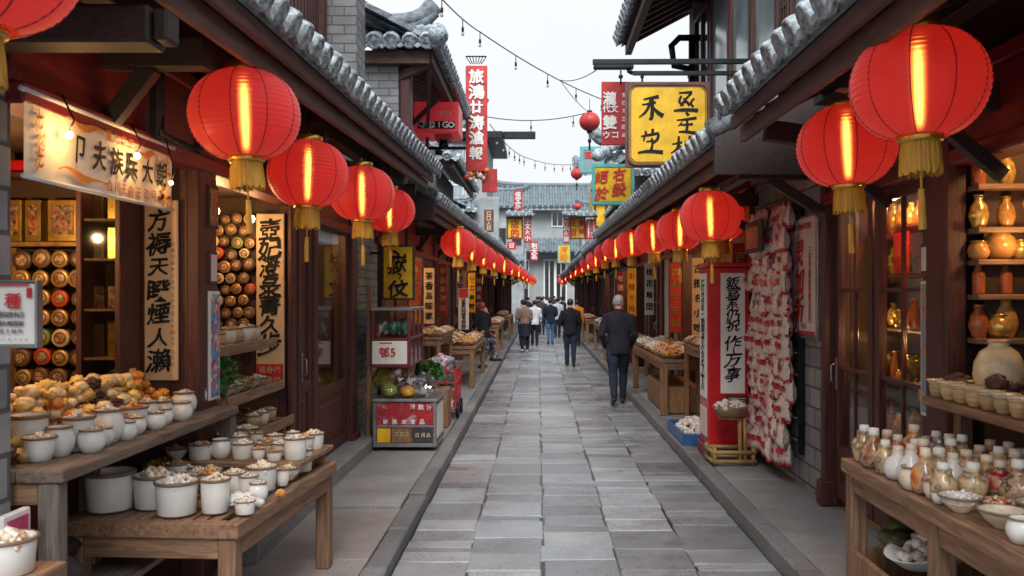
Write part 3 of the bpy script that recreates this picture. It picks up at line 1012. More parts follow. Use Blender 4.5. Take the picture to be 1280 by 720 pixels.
# hip corner roll with lumps
mb.tube([(-1.95, 11.9, 5.3), (-1.6, 11.2, 5.1), (-1.3, 10.78, 4.98), (-1.2, 10.62, 5.0)], [.1, .1, .11, .08], 9, 0)
for k in range(5):
    p = Vector((-1.22, 10.66, 4.95)).lerp(Vector((-1.7, 11.4, 5.18)), k / 4); mb.ball(p, .13 - .01 * k, sub=2, m=1, nz=.2, seed=k)
part("upper_roof", mb, [M["tile"], M["tile_end"]], B.root)
mb = MB()
mb.bar((-2.4, 10.86, 4.72), (-1.34, 10.86, 4.72), .1, .16); mb.bar((-1.36, 10.86, 4.74), (-1.36, 15.2, 4.74), .1, .14)
mb.bar((-1.8, 11.05, 4.5), (-1.38, 10.92, 4.66), .08, .1); mb.quad((-1.3, 10.8, 4.8), (-1.3, 15.25, 4.8), (-2.3, 15.25, 5.2), (-2.3, 10.8, 5.2))
for k in range(14):
    y = 11.1 + k * .3; mb.bar((-1.38, y, 4.78), (-2.2, y, 5.08), .05, .07)
part("rafter_frame", mb, M["rafter"], B.root)
mb = MB(); mb.bar((-1.36, 11.0, 4.6), (-1.9, 14.9, 3.9), .05, .05); mb.bar((-1.42, 12.6, 4.62), (-1.95, 12.6, 4.1), .06, .06); part("brace", mb, M["wood_y"], B.root)

# ================================================================ further houses on the pottery side
def far_house(name, label, side, y0, y1, xw, eave, up_z=5.0, upm="plaster", bays=None, seed=0, win=True, uroof=True, run=1.2, pitch=.3, ud=-.1):
    h = House(name, label, side, y0, y1, xw)
    y = y0; rr = random.Random(seed)
    k = 0
    kinds = bays or ["open", "brick", "door", "open", "panel"]
    while y < y1 - .6:
        kind = kinds[k % len(kinds)]; k += 1
        wd = min({"open": 1.9, "brick": .7, "door": 1.5, "panel": 1.1, "white": .9}[kind], y1 - y - .24)
        h.post(y + .01, y + .22)
        ya, yb = y + .24, y + .24 + wd - .02
        if kind == "open":
            h.niche(ya, yb, 1.3, z1=2.5); h.shelves(ya, yb, zs=(.95, 1.5, 2.0))
        elif kind == "brick": h.brick(ya, yb)
        elif kind == "white":
            mb = MB(); h.bx(mb, -.2, .02, ya, yb, .1, h.zt, 0, .006); part("wall", mb, M["plaster"], h.root)
        elif kind == "door":
            ym = (ya + yb) / 2
            h.leaf(ya, ym - .005, glass="pane_dark", handle=ym - .06); h.leaf(ym + .005, yb, glass="pane_dark", handle=ym + .06)
        else:
            mb = MB(); h.bx(mb, -.1, 0, ya, yb, .12, 2.5, 0, .004)
            q = ya
            while q < yb - .05:
                h.bx(mb, 0, .02, q, q + .1, .14, 2.5, 0, .006); q += .14
            part("shutter", mb, M["wood_z"], h.root)
        y = yb
    h.lintel(y0 + .01, y1 - .01, 2.52, 2.92, m=rr.choice(["red_board", "wood_y"]))
    (e0, e1) = eave
    h.roof(e0, e1, run, .55, pitch, y0, y1, seed=seed)
    if up_z:
        h.upper(y0 + .1, y1 - .1, 3.2, up_z, d=ud, m=upm)
        if win:
            q = y0 + .8
            while q < y1 - 1.6:
                h.window(q, q + 1.3, 3.75, up_z - .35, d=ud, cols=2, pm=rr.choice(["pane_sky", "pane_dark"])); q += 2.1
        if uroof:
            mb = MB(); xe = h.X(ud + .55)
            tile_roof(mb, (xe, y0 - .2, up_z - .1), (xe, y1 + .2, up_z - .1), (side * 1.4, 0, .7), pitch, .08, seed=seed + 50)
            ye = y0 - .22
            tile_roof(mb, (h.X(-1.6), ye, up_z - .1), (xe, ye, up_z - .1), (0, .5, .3), pitch, .09, seed=seed + 70)
            ridge(mb, (h.X(-1.6), y0 + .2, up_z + .25), (xe, y0 + .2, up_z + .2), .09, .1, 0, .2)
            part("upper_roof", mb, [M["tile"], M["tile_end"]], h.root)
            mb = MB(); mb.quad((xe, y0 - .15, up_z - .17), (xe, y1 + .15, up_z - .17), (h.X(ud), y1 + .15, up_z + .1), (h.X(ud), y0 - .15, up_z + .1))
            mb.bar((xe + side * .1, y0 - .1, up_z - .22), (xe + side * .1, y1 + .1, up_z - .22), .08, .12)
            part("rafter_frame", mb, M["rafter"], h.root)
    return h


def xl(y): return XL if y < 28 else XL + (y - 28) / 32 * .85
far_house("shop_house", "timber shop house with brick upper floor behind the tall red banner sign", -1, 17.22, 22.4, XL, ((-1.27, 3.1), (-1.14, 3.12)), 4.55, "brick", ["open", "brick", "door"], 11, win=False)
far_house("shop_house", "low timber shop house beside the white couplet strip, pale upper floor", -1, 22.42, 28.4, XL, ((-1.14, 3.12), (-1.0, 3.15)), 0, "plaster_grey", ["open", "white", "panel", "brick"], 12)
far_house("shop_house", "distant timber shop house under the far row of lanterns past the grey concrete shop", -1, 28.42, 38, xl(33), ((-1.0, 3.15), (-.9, 3.12)), 4.6, "plaster_grey", ["door", "white", "open"], 13, pitch=.36, ud=-.7)
far_house("shop_house", "farthest timber shop house on the pottery side, by the gate building", -1, 38.02, 52, xl(44), ((-.85, 3.0), (-.5, 2.95)), 4.3, "plaster", ["open", "panel", "white"], 14, pitch=.4, ud=-.7)

# grey concrete shop building rising behind the far houses of the pottery side
mb = MB(); root = thing("concrete_building", "grey concrete building with tall glazed front above the yellow shop sign", "building", (-2.6, 30, 0))
mb.box(-4.5, -1.75, 30, 34, 3.2, 7.05, 0, .02); part("wall", mb, M["plaster_grey"], root)
mb = MB(); mb.box(-4.5, -1.2, 29.6, 34.2, 7.06, 7.3, 0, .02); mb.box(-1.2, -.1, 29.8, 30.1, 7.1, 7.32, 0, .01); part("canopy_slab", mb, M["iron"], root)
for x in (-3.2, -2.75, -2.3):
    f = MB(); f.box(x - .2, x - .17, 29.94, 29.99, 4.3, 6.9); f.box(x + .17, x + .2, 29.94, 29.99, 4.3, 6.9); f.box(x - .17, x + .17, 29.945, 29.99, 6.86, 6.9); f.box(x - .17, x + .17, 29.945, 29.99, 5.5, 5.54)
    o = part("window", f, M["white"], root)
    f = MB(); f.box(x - .175, x + .175, 29.97, 29.98, 4.3, 6.88, 0, 0); part("pane", f, M["pane_sky"], o)
mb = MB(); tile_roof(mb, (-4.6, 29.4, 7.4), (-1.9, 29.4, 7.4), (0, 1.5, .9), .32, .09, seed=31); ridge(mb, (-4.6, 30.9, 8.3), (-1.8, 30.9, 8.3), .1, .1, 0, .3)
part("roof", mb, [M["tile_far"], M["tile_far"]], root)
mb = MB(); mb.box(-2.2, -1.3, 29.0, 29.3, 4.9, 5.02, 0, .01); mb.box(-2.2, -1.3, 29.0, 29.1, 3.0, 4.9, 0, .01)
part("shop_front", mb, M["plaster_grey"], root)

# ================================================================ first shop house on the bottle-table side
XR = 2.35
C = House("shop_house", "dark timber shop house with glazed double door behind the bottle table", 1, 1.2, 7.08, XR)
C.niche(1.4, 4.84, 1.5, z1=2.72)
C.post(4.86, 5.12, d=.1, back=-.02); C.post(5.13, 5.28, d=.03)
mb = MB(); mb.box(2.4, 3.9, 5.02, 5.12, .12, 2.75, 0, .004); part("partition", mb, M["wood_z"], C.root)
C.leaf(5.3, 6.16, .2, 2.52, d=-.03, midz=.62, rails=2)
C.leaf(6.2, 6.98, .2, 2.52, d=-.03, midz=.62, rails=2, handle=6.93)
C.lintel(1.4, 7.06, 2.6, 2.95)
C.post(7.0, 7.08)
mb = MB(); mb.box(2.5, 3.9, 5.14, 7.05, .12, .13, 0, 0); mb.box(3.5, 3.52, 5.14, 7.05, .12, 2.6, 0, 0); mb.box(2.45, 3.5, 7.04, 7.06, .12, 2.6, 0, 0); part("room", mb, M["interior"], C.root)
for z in (.75, 1.15, 1.55, 1.95, 2.3):
    mb = MB(); mb.box(2.62, 2.92, 5.2, 7.0, z - .025, z); part("shelf", mb, M["wood_y"], C.root)
C.roof((1.2, 2.97), (1.32, 3.1), 1.25, .62, .225, .2, 6.2, seed=21, frame=False)
eave_frame(C.root, 1, .2, 6.2, (1.2, 2.97), (1.32, 3.1), 1.25, .62, XR, beam=False)
mb = MB(); mb.bar((1.95, .2, 3.12), (2.0, 6.2, 3.2), .12, .14); part("purlin", mb, M["black_wood"], C.root)
for y in (2.75, 4.45, 5.9):
    mb = MB(); mb.bar((2.37, y, 2.78), (1.52, y, 2.9), .1, .13); mb.bar((2.35, y, 2.4), (1.85, y, 2.82), .06, .07); part("bracket", mb, M["black_wood"], C.root)
mb = MB(); mb.box(2.42, 2.6, 1.2, 7.05, 2.9, 4.3, 0, .01); part("upper_wall", mb, M["clad"], C.root)

# ================================================================ second house on that side: brick wall with the candy bags, glazed upper floor
D = House("shop_house", "grey brick shop house with big upper windows above the candy bag wall", 1, 7.1, 14.2, XR)
D.brick(7.1, 9.45, 3.0, m="block")
D.post(9.47, 9.7)
D.niche(9.72, 12.0, 1.4, z1=2.5); D.shelves(9.72, 12.0, zs=(1.15, 1.6, 2.05)); D.post(12.02, 12.24)
D.niche(12.26, 13.9, 1.4, z1=2.5); D.shelves(12.26, 13.9, zs=(1.15, 1.6, 2.05)); D.post(13.92, 14.15)
D.lintel(9.5, 14.18, 2.52, 2.95)
D.roof((1.35, 3.02), (1.35, 3.09), 1.2, .6, .25, 6.85, 14.2, seed=22)
mb = MB(); mb.prism([(0, -.3), (0, -.02), (1.25, .58), (1.25, -.3)], (1.36, 6.78, 3.03), EX, EZ, EY, .06); part("gable_board", mb, M["black_wood"], D.root)
D.upper(7.0, 13.4, 3.2, 4.1, d=-.02, m="wood_y"); D.upper(7.0, 13.4, 6.2, 7.6, d=-.02, m="wood_y")
mb = MB(); mb.box(2.5, 2.75, 7.0, 13.3, 4.1, 6.2, 0, .0); part("upper_wall", mb, M["plaster_grey"], D.root)
for k, (ya, yb) in enumerate(((7.2, 8.15), (8.2, 8.62), (8.67, 9.65), (9.75, 10.75), (10.85, 12.0))):
    D.window(ya, yb, 4.1, 6.2, d=-.03, cols=1 if k != 3 else 1, lattice=(k == 1), pm="pane_dark" if k == 1 else "pane_sky")
D.window(12.1, 13.2, 4.1, 5.9, d=-.03, cols=2, pm="pane_dark")
mb = MB(); mb.box(2.33, 2.6, 13.25, 13.6, 3.1, 6.2, 0, .01); part("corner_pier", mb, M["plaster_grey"], D.root)
mb = MB(); tile_roof(mb, (1.28, 10.4, 5.78), (1.28, 13.9, 5.78), (1.3, 0, .8), .24, .09, seed=24)
part("upper_roof", mb, [M["tile"], M["tile_end"]], D.root)
mb = MB(); mb.quad((1.3, 10.4, 5.7), (1.3, 13.9, 5.7), (2.4, 13.9, 6.3), (2.4, 10.4, 6.3)); mb.bar((1.42, 10.4, 5.66), (1.42, 13.9, 5.66), .1, .16)
for k in range(11): mb.bar((1.4, 10.5 + k * .32, 5.7), (2.35, 10.5 + k * .32, 6.2), .06, .07)
part("rafter_frame", mb, M["rafter"], D.root)
mb = MB(); mb.tube([(2.4, 13.1, 5.62), (2.1, 13.1, 5.62), (1.98, 13.1, 5.5), (2.02, 13.1, 5.2), (2.3, 13.1, 5.15)], .05, 8); mb.tube([(2.28, 13.1, 5.6), (2.28, 13.1, 3.3)], .045, 8)
part("downpipe", mb, M["iron"], D.root)

far_house("shop_house", "timber shop house behind the second produce table, under the teal framed sign", 1, 14.22, 20.5, XR, ((1.35, 3.09), (1.33, 3.15)), 0, "brick", ["brick", "white", "door", "open"], 15)
far_house("shop_house", "whitewashed and timber shop house past the teal framed sign", 1, 20.52, 28, XR, ((1.45, 3.1), (1.42, 3.12)), 4.8, "plaster_grey", ["white", "open", "brick", "panel"], 16, pitch=.3, ud=-.5)
far_house("shop_house", "distant timber shop house with tiled upper eave on the bottle-table side", 1, 28.02, 39, XR, ((1.45, 3.05), (1.35, 3.0)), 4.7, "plaster", ["open", "white", "door"], 17, pitch=.36, ud=-.6)
far_house("shop_house", "farthest timber shop house on the bottle-table side, by the gate building", 1, 39.02, 54, XR - .1, ((1.4, 2.95), (1.3, 2.9)), 4.3, "plaster_grey", ["panel", "white", "open"], 18, pitch=.4, ud=-.6)

# yellow timber gallery between the far signs
root = thing("timber_gallery", "yellow painted timber gallery front beside the far yellow signs", "building", (2.4, 31, 3.2))
mb = MB(); mb.box(1.9, 3.4, 31, 33, 3.3, 5.9, 0, .02); part("wall", mb, M["signyellow"], root)
for x in (1.95, 2.35, 2.75, 3.15):
    mb = MB(); mb.box(x, x + .08, 30.9, 30.98, 3.3, 5.9); part("post", mb, M["black_wood"], root)
for z in (4.1, 5.0, 5.85):
    mb = MB(); mb.box(1.9, 3.4, 30.86, 30.9, z, z + .1); part("rail", mb, M["black_wood"], root)
mb = MB(); tile_roof(mb, (1.2, 30.3, 5.95), (3.5, 30.3, 5.95), (0, 1.4, .8), .28, .08, seed=41); part("roof", mb, [M["tile"], M["tile_end"]], root)
# tiled gable with weathered ornaments above the red sign on that side
root = thing("roof_gable", "weathered dark tiled gable end with ridge ornaments below the red sign", "roof", (2.3, 18, 4.2))
mb = MB(); tile_roof(mb, (1.3, 17.0, 4.15), (1.3, 20.2, 4.15), (1.3, 0, .9), .24, .085, seed=43)
tile_roof(mb, (1.3, 17.0, 4.15), (2.9, 17.0, 4.15), (0, .7, .5), .22, .09, seed=44)
ridge(mb, (1.05, 17.5, 4.75), (2.9, 17.5, 4.75), .1, .1, 0, .25)
for k in range(6): mb.ball((1.15 + .13 * k, 17.1 + .05 * k, 4.5 + .09 * k), .12, sub=2, m=1, nz=.5, seed=k)
part("tile_slope", mb, [M["tile"], M["tile_end"]], root)
mb = MB(); mb.box(2.2, 3.2, 17.3, 20, 3.3, 4.4, 0, .01); part("wall", mb, M["brick"], root)

for (nm, x0, x1, ya, yb, zt_, xe) in (("hazy grey plaster house with tiled roof before the gate building, pottery side", -5.0, -.95, 57, 61, 7.4, 1), ("hazy grey plaster house with tiled roof before the gate building, candy bag side", 2.75, 7.0, 55.5, 60, 6.3, -1)):
    root = thing("plaster_house", nm, "house", ((x0 + x1) / 2, ya, 0))
    mb = MB(); mb.box(x0, x1, ya, yb, 0, zt_, 0, .02); part("wall", mb, M["plaster_grey"], root)
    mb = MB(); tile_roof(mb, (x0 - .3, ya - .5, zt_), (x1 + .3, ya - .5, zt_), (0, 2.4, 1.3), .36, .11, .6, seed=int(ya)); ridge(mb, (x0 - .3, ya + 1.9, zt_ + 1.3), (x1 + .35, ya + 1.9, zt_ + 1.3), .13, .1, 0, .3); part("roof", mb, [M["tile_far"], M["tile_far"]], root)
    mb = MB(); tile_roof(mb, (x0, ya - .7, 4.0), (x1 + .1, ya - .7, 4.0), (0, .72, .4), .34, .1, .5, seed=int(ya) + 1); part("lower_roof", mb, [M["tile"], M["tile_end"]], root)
    for k in range(2):
        xa = (x1 - .75 - 1.0 * k) if xe > 0 else (x0 + .2 + 1.0 * k)
        f = MB(); f.box(xa, xa + .06, ya - .06, ya, 5.0, 6.1); f.box(xa + .54, xa + .6, ya - .06, ya, 5.0, 6.1); f.box(xa + .06, xa + .54, ya - .055, ya, 6.04, 6.1); f.box(xa + .06, xa + .54, ya - .055, ya, 5.0, 5.06); f.box(xa + .28, xa + .32, ya - .05, ya - .01, 5.06, 6.04)
        o = part("window", f, M["wood_z"], root); f = MB(); f.box(xa + .04, xa + .56, ya - .03, ya - .02, 5.03, 6.07, 0, 0); part("pane", f, M["pane_dark"], o)
# ================================================================ gate building closing the street
root = thing("gate_building", "two storey cream building with blue-grey tiled roof closing the street's far end", "building", (1.0, 68, 0))
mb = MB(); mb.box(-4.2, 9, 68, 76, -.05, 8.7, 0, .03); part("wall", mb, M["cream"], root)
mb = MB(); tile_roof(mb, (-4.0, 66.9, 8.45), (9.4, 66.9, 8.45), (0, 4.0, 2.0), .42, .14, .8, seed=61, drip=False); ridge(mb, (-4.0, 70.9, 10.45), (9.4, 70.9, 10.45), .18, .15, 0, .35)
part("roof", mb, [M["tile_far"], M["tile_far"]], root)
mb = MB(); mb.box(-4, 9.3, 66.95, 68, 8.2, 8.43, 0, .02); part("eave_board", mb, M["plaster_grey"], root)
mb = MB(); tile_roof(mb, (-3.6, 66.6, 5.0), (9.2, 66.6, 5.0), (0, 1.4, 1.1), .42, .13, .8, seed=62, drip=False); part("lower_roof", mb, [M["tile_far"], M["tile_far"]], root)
for x in (-1.9, 1.0, 2.2, 3.5, 4.8):
    f = MB(); wd = .95
    f.box(x, x + .09, 67.9, 68, 7.0, 8.2); f.box(x + wd - .09, x + wd, 67.9, 68, 7.0, 8.2); f.box(x + .09, x + wd - .09, 67.905, 68, 8.11, 8.2); f.box(x + .09, x + wd - .09, 67.905, 68, 7.0, 7.09); f.box(x + wd / 2 - .03, x + wd / 2 + .03, 67.91, 67.99, 7.09, 8.11)
    o = part("window", f, M["white"], root)
    f = MB(); f.box(x + .05, x + wd - .05, 67.95, 67.97, 7.05, 8.15, 0, 0); part("pane", f, M["pane_dark"], o)
for x in (-1.6, .4, 1.3, 3.0, 4.4):
    f = MB(); f.box(x, x + .1, 67.9, 68, .1, 4.5); f.box(x + .8, x + .9, 67.9, 68, .1, 4.5); f.box(x + .1, x + .8, 67.905, 68, 4.4, 4.5); f.box(x + .4, x + .48, 67.91, 67.99, .1, 4.4)
    o = part("door", f, M["white"], root)
    f = MB(); f.box(x + .05, x + .85, 67.95, 67.97, .1, 4.45, 0, 0); part("pane", f, M["pane_dark"], o)
mb = MB(); mb.box(-1.6, -.9, 66.5, 66.7, 2.2, 5.3, 0, .05); part("pier", mb, M["plaster_grey"], root)
# ================================================================ lanterns
def lantern_paper():
    m = bpy.data.materials.new("lantern paper"); m.use_nodes = True
    nt = m.node_tree; N = nt.nodes; L = nt.links
    p = N["Principled BSDF"]
    tc = N.new("ShaderNodeTexCoord"); nz = N.new("ShaderNodeTexNoise"); nz.inputs["Scale"].default_value = 5; nz.inputs["Detail"].default_value = 5
    L.new(tc.outputs["Object"], nz.inputs["Vector"])
    rp = N.new("ShaderNodeValToRGB")
    rp.color_ramp.elements[0].color = (.5, .035, .045, 1); rp.color_ramp.elements[1].color = (.7, .075, .085, 1)
    L.new(nz.outputs["Fac"], rp.inputs["Fac"]); L.new(rp.outputs["Color"], p.inputs["Base Color"])
    p.inputs["Roughness"].default_value = .42; p.inputs["Specular IOR Level"].default_value = .35
    p.inputs["Sheen Weight"].default_value = .5
    p.inputs["Emission Color"].default_value = (1, .04, .05, 1); p.inputs["Emission Strength"].default_value = .08
    tr = N.new("ShaderNodeBsdfRefraction"); tr.inputs["Color"].default_value = (1, .42, .2, 1); tr.inputs["Roughness"].default_value = .43; tr.inputs["IOR"].default_value = 1.3
    tl = N.new("ShaderNodeBsdfTranslucent"); tl.inputs[0].default_value = (.95, .06, .06, 1)
    m1 = N.new("ShaderNodeMixShader"); m1.inputs[0].default_value = .3
    L.new(p.outputs[0], m1.inputs[1]); L.new(tl.outputs[0], m1.inputs[2])
    m2 = N.new("ShaderNodeMixShader"); m2.inputs[0].default_value = .24
    L.new(m1.outputs[0], m2.inputs[1]); L.new(tr.outputs[0], m2.inputs[2])
    L.new(m2.outputs[0], N["Material Output"].inputs["Surface"])
    return m


M["paperred"] = lantern_paper()
M["ribred"] = mat("lantern rib", (.26, .01, .014), .5, var=.2)
M["tubelight"] = emis("lantern bulb", (1, .52, .17), 52)


def make_lantern():
    t = thing("red_lantern", "red lantern", "lantern")
    # globe 0.55 wide, 0.43 tall, centre at origin; top opening and bottom opening
    mb = MB(); prof = []
    nr = 22
    for k in range(nr * 3 + 1):
        a = -1.22 + 2.44 * k / (nr * 3)
        ph = k % 3
        bulge = (1.0, 1.02, 1.01)[ph] if k not in (0, nr * 3) else 1
        prof.append((.272 * math.cos(a) ** .82 * bulge, .222 * math.sin(a) / math.sin(1.22) * .98))
    mb.lathe(prof, 44, capb=False)
    part("paper_globe", mb, M["paperred"], t)
    rb = MB()
    for i in range(10):
        th = 2 * PI * i / 10 + .12
        rb.tube([(r * 1.01 * math.cos(th), r * 1.01 * math.sin(th), z) for r, z in prof[::3]], .0028, 5)
    part("rib_frame", rb, M["ribred"], t)
    c = MB(); c.lathe([(.02, .262), (.088, .262), (.093, .256), (.093, .222), (.088, .216), (.075, .212)], 28, capb=False)
    c.tube([(0, 0, .26), (0, 0, .3)], .006, 6); part("top_cap", c, M["gold"], t)
    c = MB(); c.lathe([(.07, -.208), (.088, -.21), (.092, -.216), (.092, -.234), (.086, -.24), (.02, -.242)], 28, capb=False); part("bottom_cap", c, M["gold"], t)
    f = MB(); n = 96; vs = []; fs = []
    for (z, base) in ((-.236, .07), (-.28, .076), (-.325, .079), (-.365, .082)):
        for i in range(n):
            r = base + (.005 if i % 2 else -.005) + .004 * math.sin(i * 1.7) + (rnd.uniform(-.002, .002))
            zz = z + (rnd.uniform(-.02, .004) if z < -.36 else 0)
            vs.append((r * math.cos(2 * PI * i / n), r * math.sin(2 * PI * i / n), zz))
    for k in range(3):
        for i in range(n): fs.append((k * n + i, (k + 1) * n + i, (k + 1) * n + (i + 1) % n, k * n + (i + 1) % n))
    f.add(vs, fs, 0, True)
    part("fringe", f, M["fringe"], t)
    f = MB(); f.tube([(0, 0, -.24), (0, 0, -.43)], .005, 6)
    f.lathe([(.003, -.43), (.014, -.436), (.012, -.45), (.014, -.47), (.017, -.6), (.013, -.605)], 10)
    part("tassel", f, M["fringe"], t)
    b = MB(); b.lathe([(.003, -.13), (.006, -.12), (.0095, -.05), (.0095, .06), (.006, .12), (.003, .125)], 10); part("bulb", b, M["tubelight"], t)
    h = MB(); h.tube([(0, 0, .29), (.004, 0, .36), (0, 0, .5)], .005, 6); part("hook", h, M["iron"], t)
    return t


LL = [(-29, -65, 2.35, None)]
near_l = [(-29, -65, 2.35), (303, 142, 4.48), (384, 218, 6.05), (450, 240, 7.4), (486, 261, 9.4)]
far_l = [(574, 305, 14.6), (591, 313, 17.2), (605, 320, 20.5), (618, 327, 24), (630, 332, 28.5), (640, 337, 33), (648, 341, 38), (654, 344, 43), (659, 347, 48), (663, 349, 54), (666, 351, 60)]
near_r = [(1145, 105, 3.67), (1057, 180, 4.96)]
mid_r = [(887, 270, 7.96), (903, 274, 9.9), (848, 288, 10.2), (817, 296, 12.6), (790, 303, 15), (771, 310, 17.6), (756, 317, 20.8), (744, 324, 24.4), (735, 329, 28.4), (727, 334, 33), (719, 339, 38.2), (713, 343, 44), (707, 347, 50.5), (702, 350, 57.5)]
txt_nl = ["big red lantern cut by the photo's upper corner, above the stone pier", "big glowing red lantern hanging beside the cloth banner", "glowing red lantern in front of the second scroll and the shop door",
          "red lantern hung by the upright post before the brick pier", "small red lantern half hidden at the eave end, above the yellow sign"]
for i, (px, py, Y) in enumerate(near_l):
    put(get("lantern", make_lantern), W(px, py, Y), rz=i * .9, label=txt_nl[i], group="red lanterns under the eave with the cloth banner")
for i, (px, py, Y) in enumerate(far_l):
    put(get("lantern", make_lantern), W(px, py, Y), rz=i * .7, sc=(1.06 if Y < 30 else 1.0), label="%s red lantern of the far row, starting above the display case" % ORD[i], group="red lanterns in the far row on the cart side")
for i, (px, py, Y) in enumerate(near_r):
    put(get("lantern", make_lantern), W(px, py, Y), rz=.3 + i, label=["largest red lantern, hanging before the shelf of golden vases", "second largest red lantern, in front of the glazed double door"][i], group="red lanterns under the eave above the bottle table")
for i, (px, py, Y) in enumerate(mid_r):
    lb = "red lantern right above the red column sign" if i == 0 else "red lantern tucked against the wall behind the one over the red column sign" if i == 1 else "%s red lantern down the street from the red column sign" % ORD[i - 1]
    put(get("lantern", make_lantern), W(px, py, Y), rz=i * .8, sc=1.0, label=lb, group="red lanterns in the row past the candy bags")


def make_ball_lantern():
    t = thing("ball_lantern", "ball", "lantern")
    mb = MB(); prof = [(.19 * math.cos(-1.3 + 2.6 * k / 24), .175 * math.sin(-1.3 + 2.6 * k / 24)) for k in range(25)]
    mb.lathe(prof, 28, capb=True, capt=True); part("paper_globe", mb, mat("dull red silk", (.5, .035, .035), .5, var=.15), t)
    mb = MB(); mb.lathe([(.05, .17), (.045, .2), (.01, .21)], 12); mb.tube([(0, 0, .2), (0, 0, .42)], .006, 6); part("top_cap", mb, M["iron"], t)
    mb = MB(); mb.lathe([(.05, -.2), (.055, -.17)], 12); part("bottom_cap", mb, M["iron"], t)
    mb = MB(); mb.tube([(0, 0, -.2), (0, 0, -.3)], .006, 6); mb.lathe([(.01, -.3), (.03, -.32), (.035, -.36), (.015, -.4), (.02, -.5), (.004, -.52)], 8); part("tassel", mb, M["iron"], t)
    return t


put(get("ball", make_ball_lantern), W(737, 152, 16), label="round red ball lantern hanging beside the red hanging sign", group="ball lanterns strung over the street")
put(get("ball", make_ball_lantern), W(721, 217, 26), sc=.95, label="small round red ball lantern above the gate building's roof", group="ball lanterns strung over the street")
put(get("ball", make_ball_lantern), W(722, 258, 40), sc=.9, label="tiny pale red ball lantern in front of the gate building's windows", group="ball lanterns strung over the street")

jl = random.Random(12)
for o in list(COL.objects):
    if o.name.startswith("red_lantern"):
        o.rotation_euler.x = R(jl.uniform(-3, 3)); o.rotation_euler.y = R(jl.uniform(-3, 3)); o.location.z += jl.uniform(-.02, .02); o.location.x += jl.uniform(-.02, .02)
# ================================================================ strings of lights
M["bulbglass"] = mat("clear lamp glass", (.75, .72, .66), .1, var=.1, trans=.5)


def festoon(label, pts, drop=.5, bulbs=True, r=.008):
    t = thing("light_string", label, "string lights", pts[0])
    path = []
    for k in range(len(pts) - 1):
        a, b = Vector(pts[k]), Vector(pts[k + 1])
        for i in range(12):
            u = i / 12
            path.append(a.lerp(b, u) - EZ * drop * 4 * u * (1 - u) * (b - a).length / 6)
    path.append(Vector(pts[-1]))
    mb = MB(); mb.tube(path, r, 5); part("wire", mb, M["iron"], t)
    if bulbs:
        acc = 0
        for k in range(1, len(path)):
            acc += (path[k] - path[k - 1]).length
            if acc > .8:
                acc = 0; p = path[k]
                b = MB(); b.tube([p, p - EZ * .1], .006, 5); b.lathe([(.012, -.15), (.016, -.14), (.016, -.1), (.008, -.09)], 8, at=p)
                o = part("lamp_holder", b, M["iron"], t)
                b = MB(); b.ball(p - EZ * .175, .022, .022, .028, 1); part("bulb", b, M["bulbglass"], o)
    return t


festoon("string of lamp bulbs crossing the sky from the upper edge to the red hanging sign", [W(520, -40, 8.5), W(600, 40, 11.5), W(752, 124, 14.4)], .12)
festoon("second lamp string sagging from the tall red banner to the red ball lantern", [W(608, 146, 15), W(737, 140, 16.0)], .3)
festoon("lamp string dropping from the tall red banner's foot to the far ball lantern", [W(612, 155, 15), W(655, 196, 20), W(722, 204, 26)], .1)
festoon("thin bare wire rising from the far ball lantern to the teal framed sign", [W(722, 204, 26), W(750, 196, 20)], .2, False)
festoon("thin bare cable from the red ball lantern up to the iron sign bars", [W(737, 141, 16), W(700, 100, 13), W(745, 88, 9.9)], .1, False, .006)

# ================================================================ signs
def hanging_board(name, label, cat, x0, x1, y, z0, z1, face, frame=None, fw=.04, th=.06, tilt=0):
    t = thing(name, label, cat, ((x0 + x1) / 2, y, z0))
    mb = MB(); mb.box(x0 + (fw if frame else 0), x1 - (fw if frame else 0), y, y + th, z0 + (fw if frame else 0), z1 - (fw if frame else 0), 0, .006)
    part("board", mb, M[face], t)
    if frame:
        f = MB()
        f.box(x0, x0 + fw, y - .012, y + th + .01, z0, z1); f.box(x1 - fw, x1, y - .012, y + th + .01, z0, z1)
        f.box(x0 + fw, x1 - fw, y - .011, y + th + .009, z1 - fw, z1); f.box(x0 + fw, x1 - fw, y - .011, y + th + .009, z0, z0 + fw)
        part("frame", f, M[frame], t)
    return t


# big yellow sign with rounded frame hung from iron bars
Y0 = 9.87
p0, p1 = W(782, 209, Y0), W(888, 102, Y0)
t = thing("yellow_sign", "big yellow square sign with black brush characters hanging from iron bars", "sign", ((p0.x + p1.x) / 2, Y0, p0.z))
cx, cz = (p0.x + p1.x) / 2, (p0.z + p1.z) / 2; hw, hh = (p1.x - p0.x) / 2, (p1.z - p0.z) / 2


def rrect(w, h, r, n=6):
    out = []
    for (sx, sy, a0) in ((1, 1, 0), (-1, 1, 90), (-1, -1, 180), (1, -1, 270)):
        for i in range(n + 1):
            a = R(a0 + 90 * i / n)
            out.append((sx * (w - r) + r * math.cos(a), sy * (h - r) + r * math.sin(a)))
    return out


def ring(mb, o, i, O, U, V, N, t, m=0):
    O = Vector(O); n = len(o)
    A = [O + U * p[0] + V * p[1] for p in o]; Bb = [O + U * p[0] + V * p[1] for p in i]
    vs = A + Bb + [p + N * t for p in A] + [p + N * t for p in Bb]
    fs = []
    for k in range(n):
        j = (k + 1) % n
        fs += [(2 * n + k, 2 * n + j, 3 * n + j, 3 * n + k), (k, j, 2 * n + j, 2 * n + k), (n + k, 3 * n + k, 3 * n + j, n + j), (k, n + k, n + j, j)]
    mb.add(vs, fs, m)


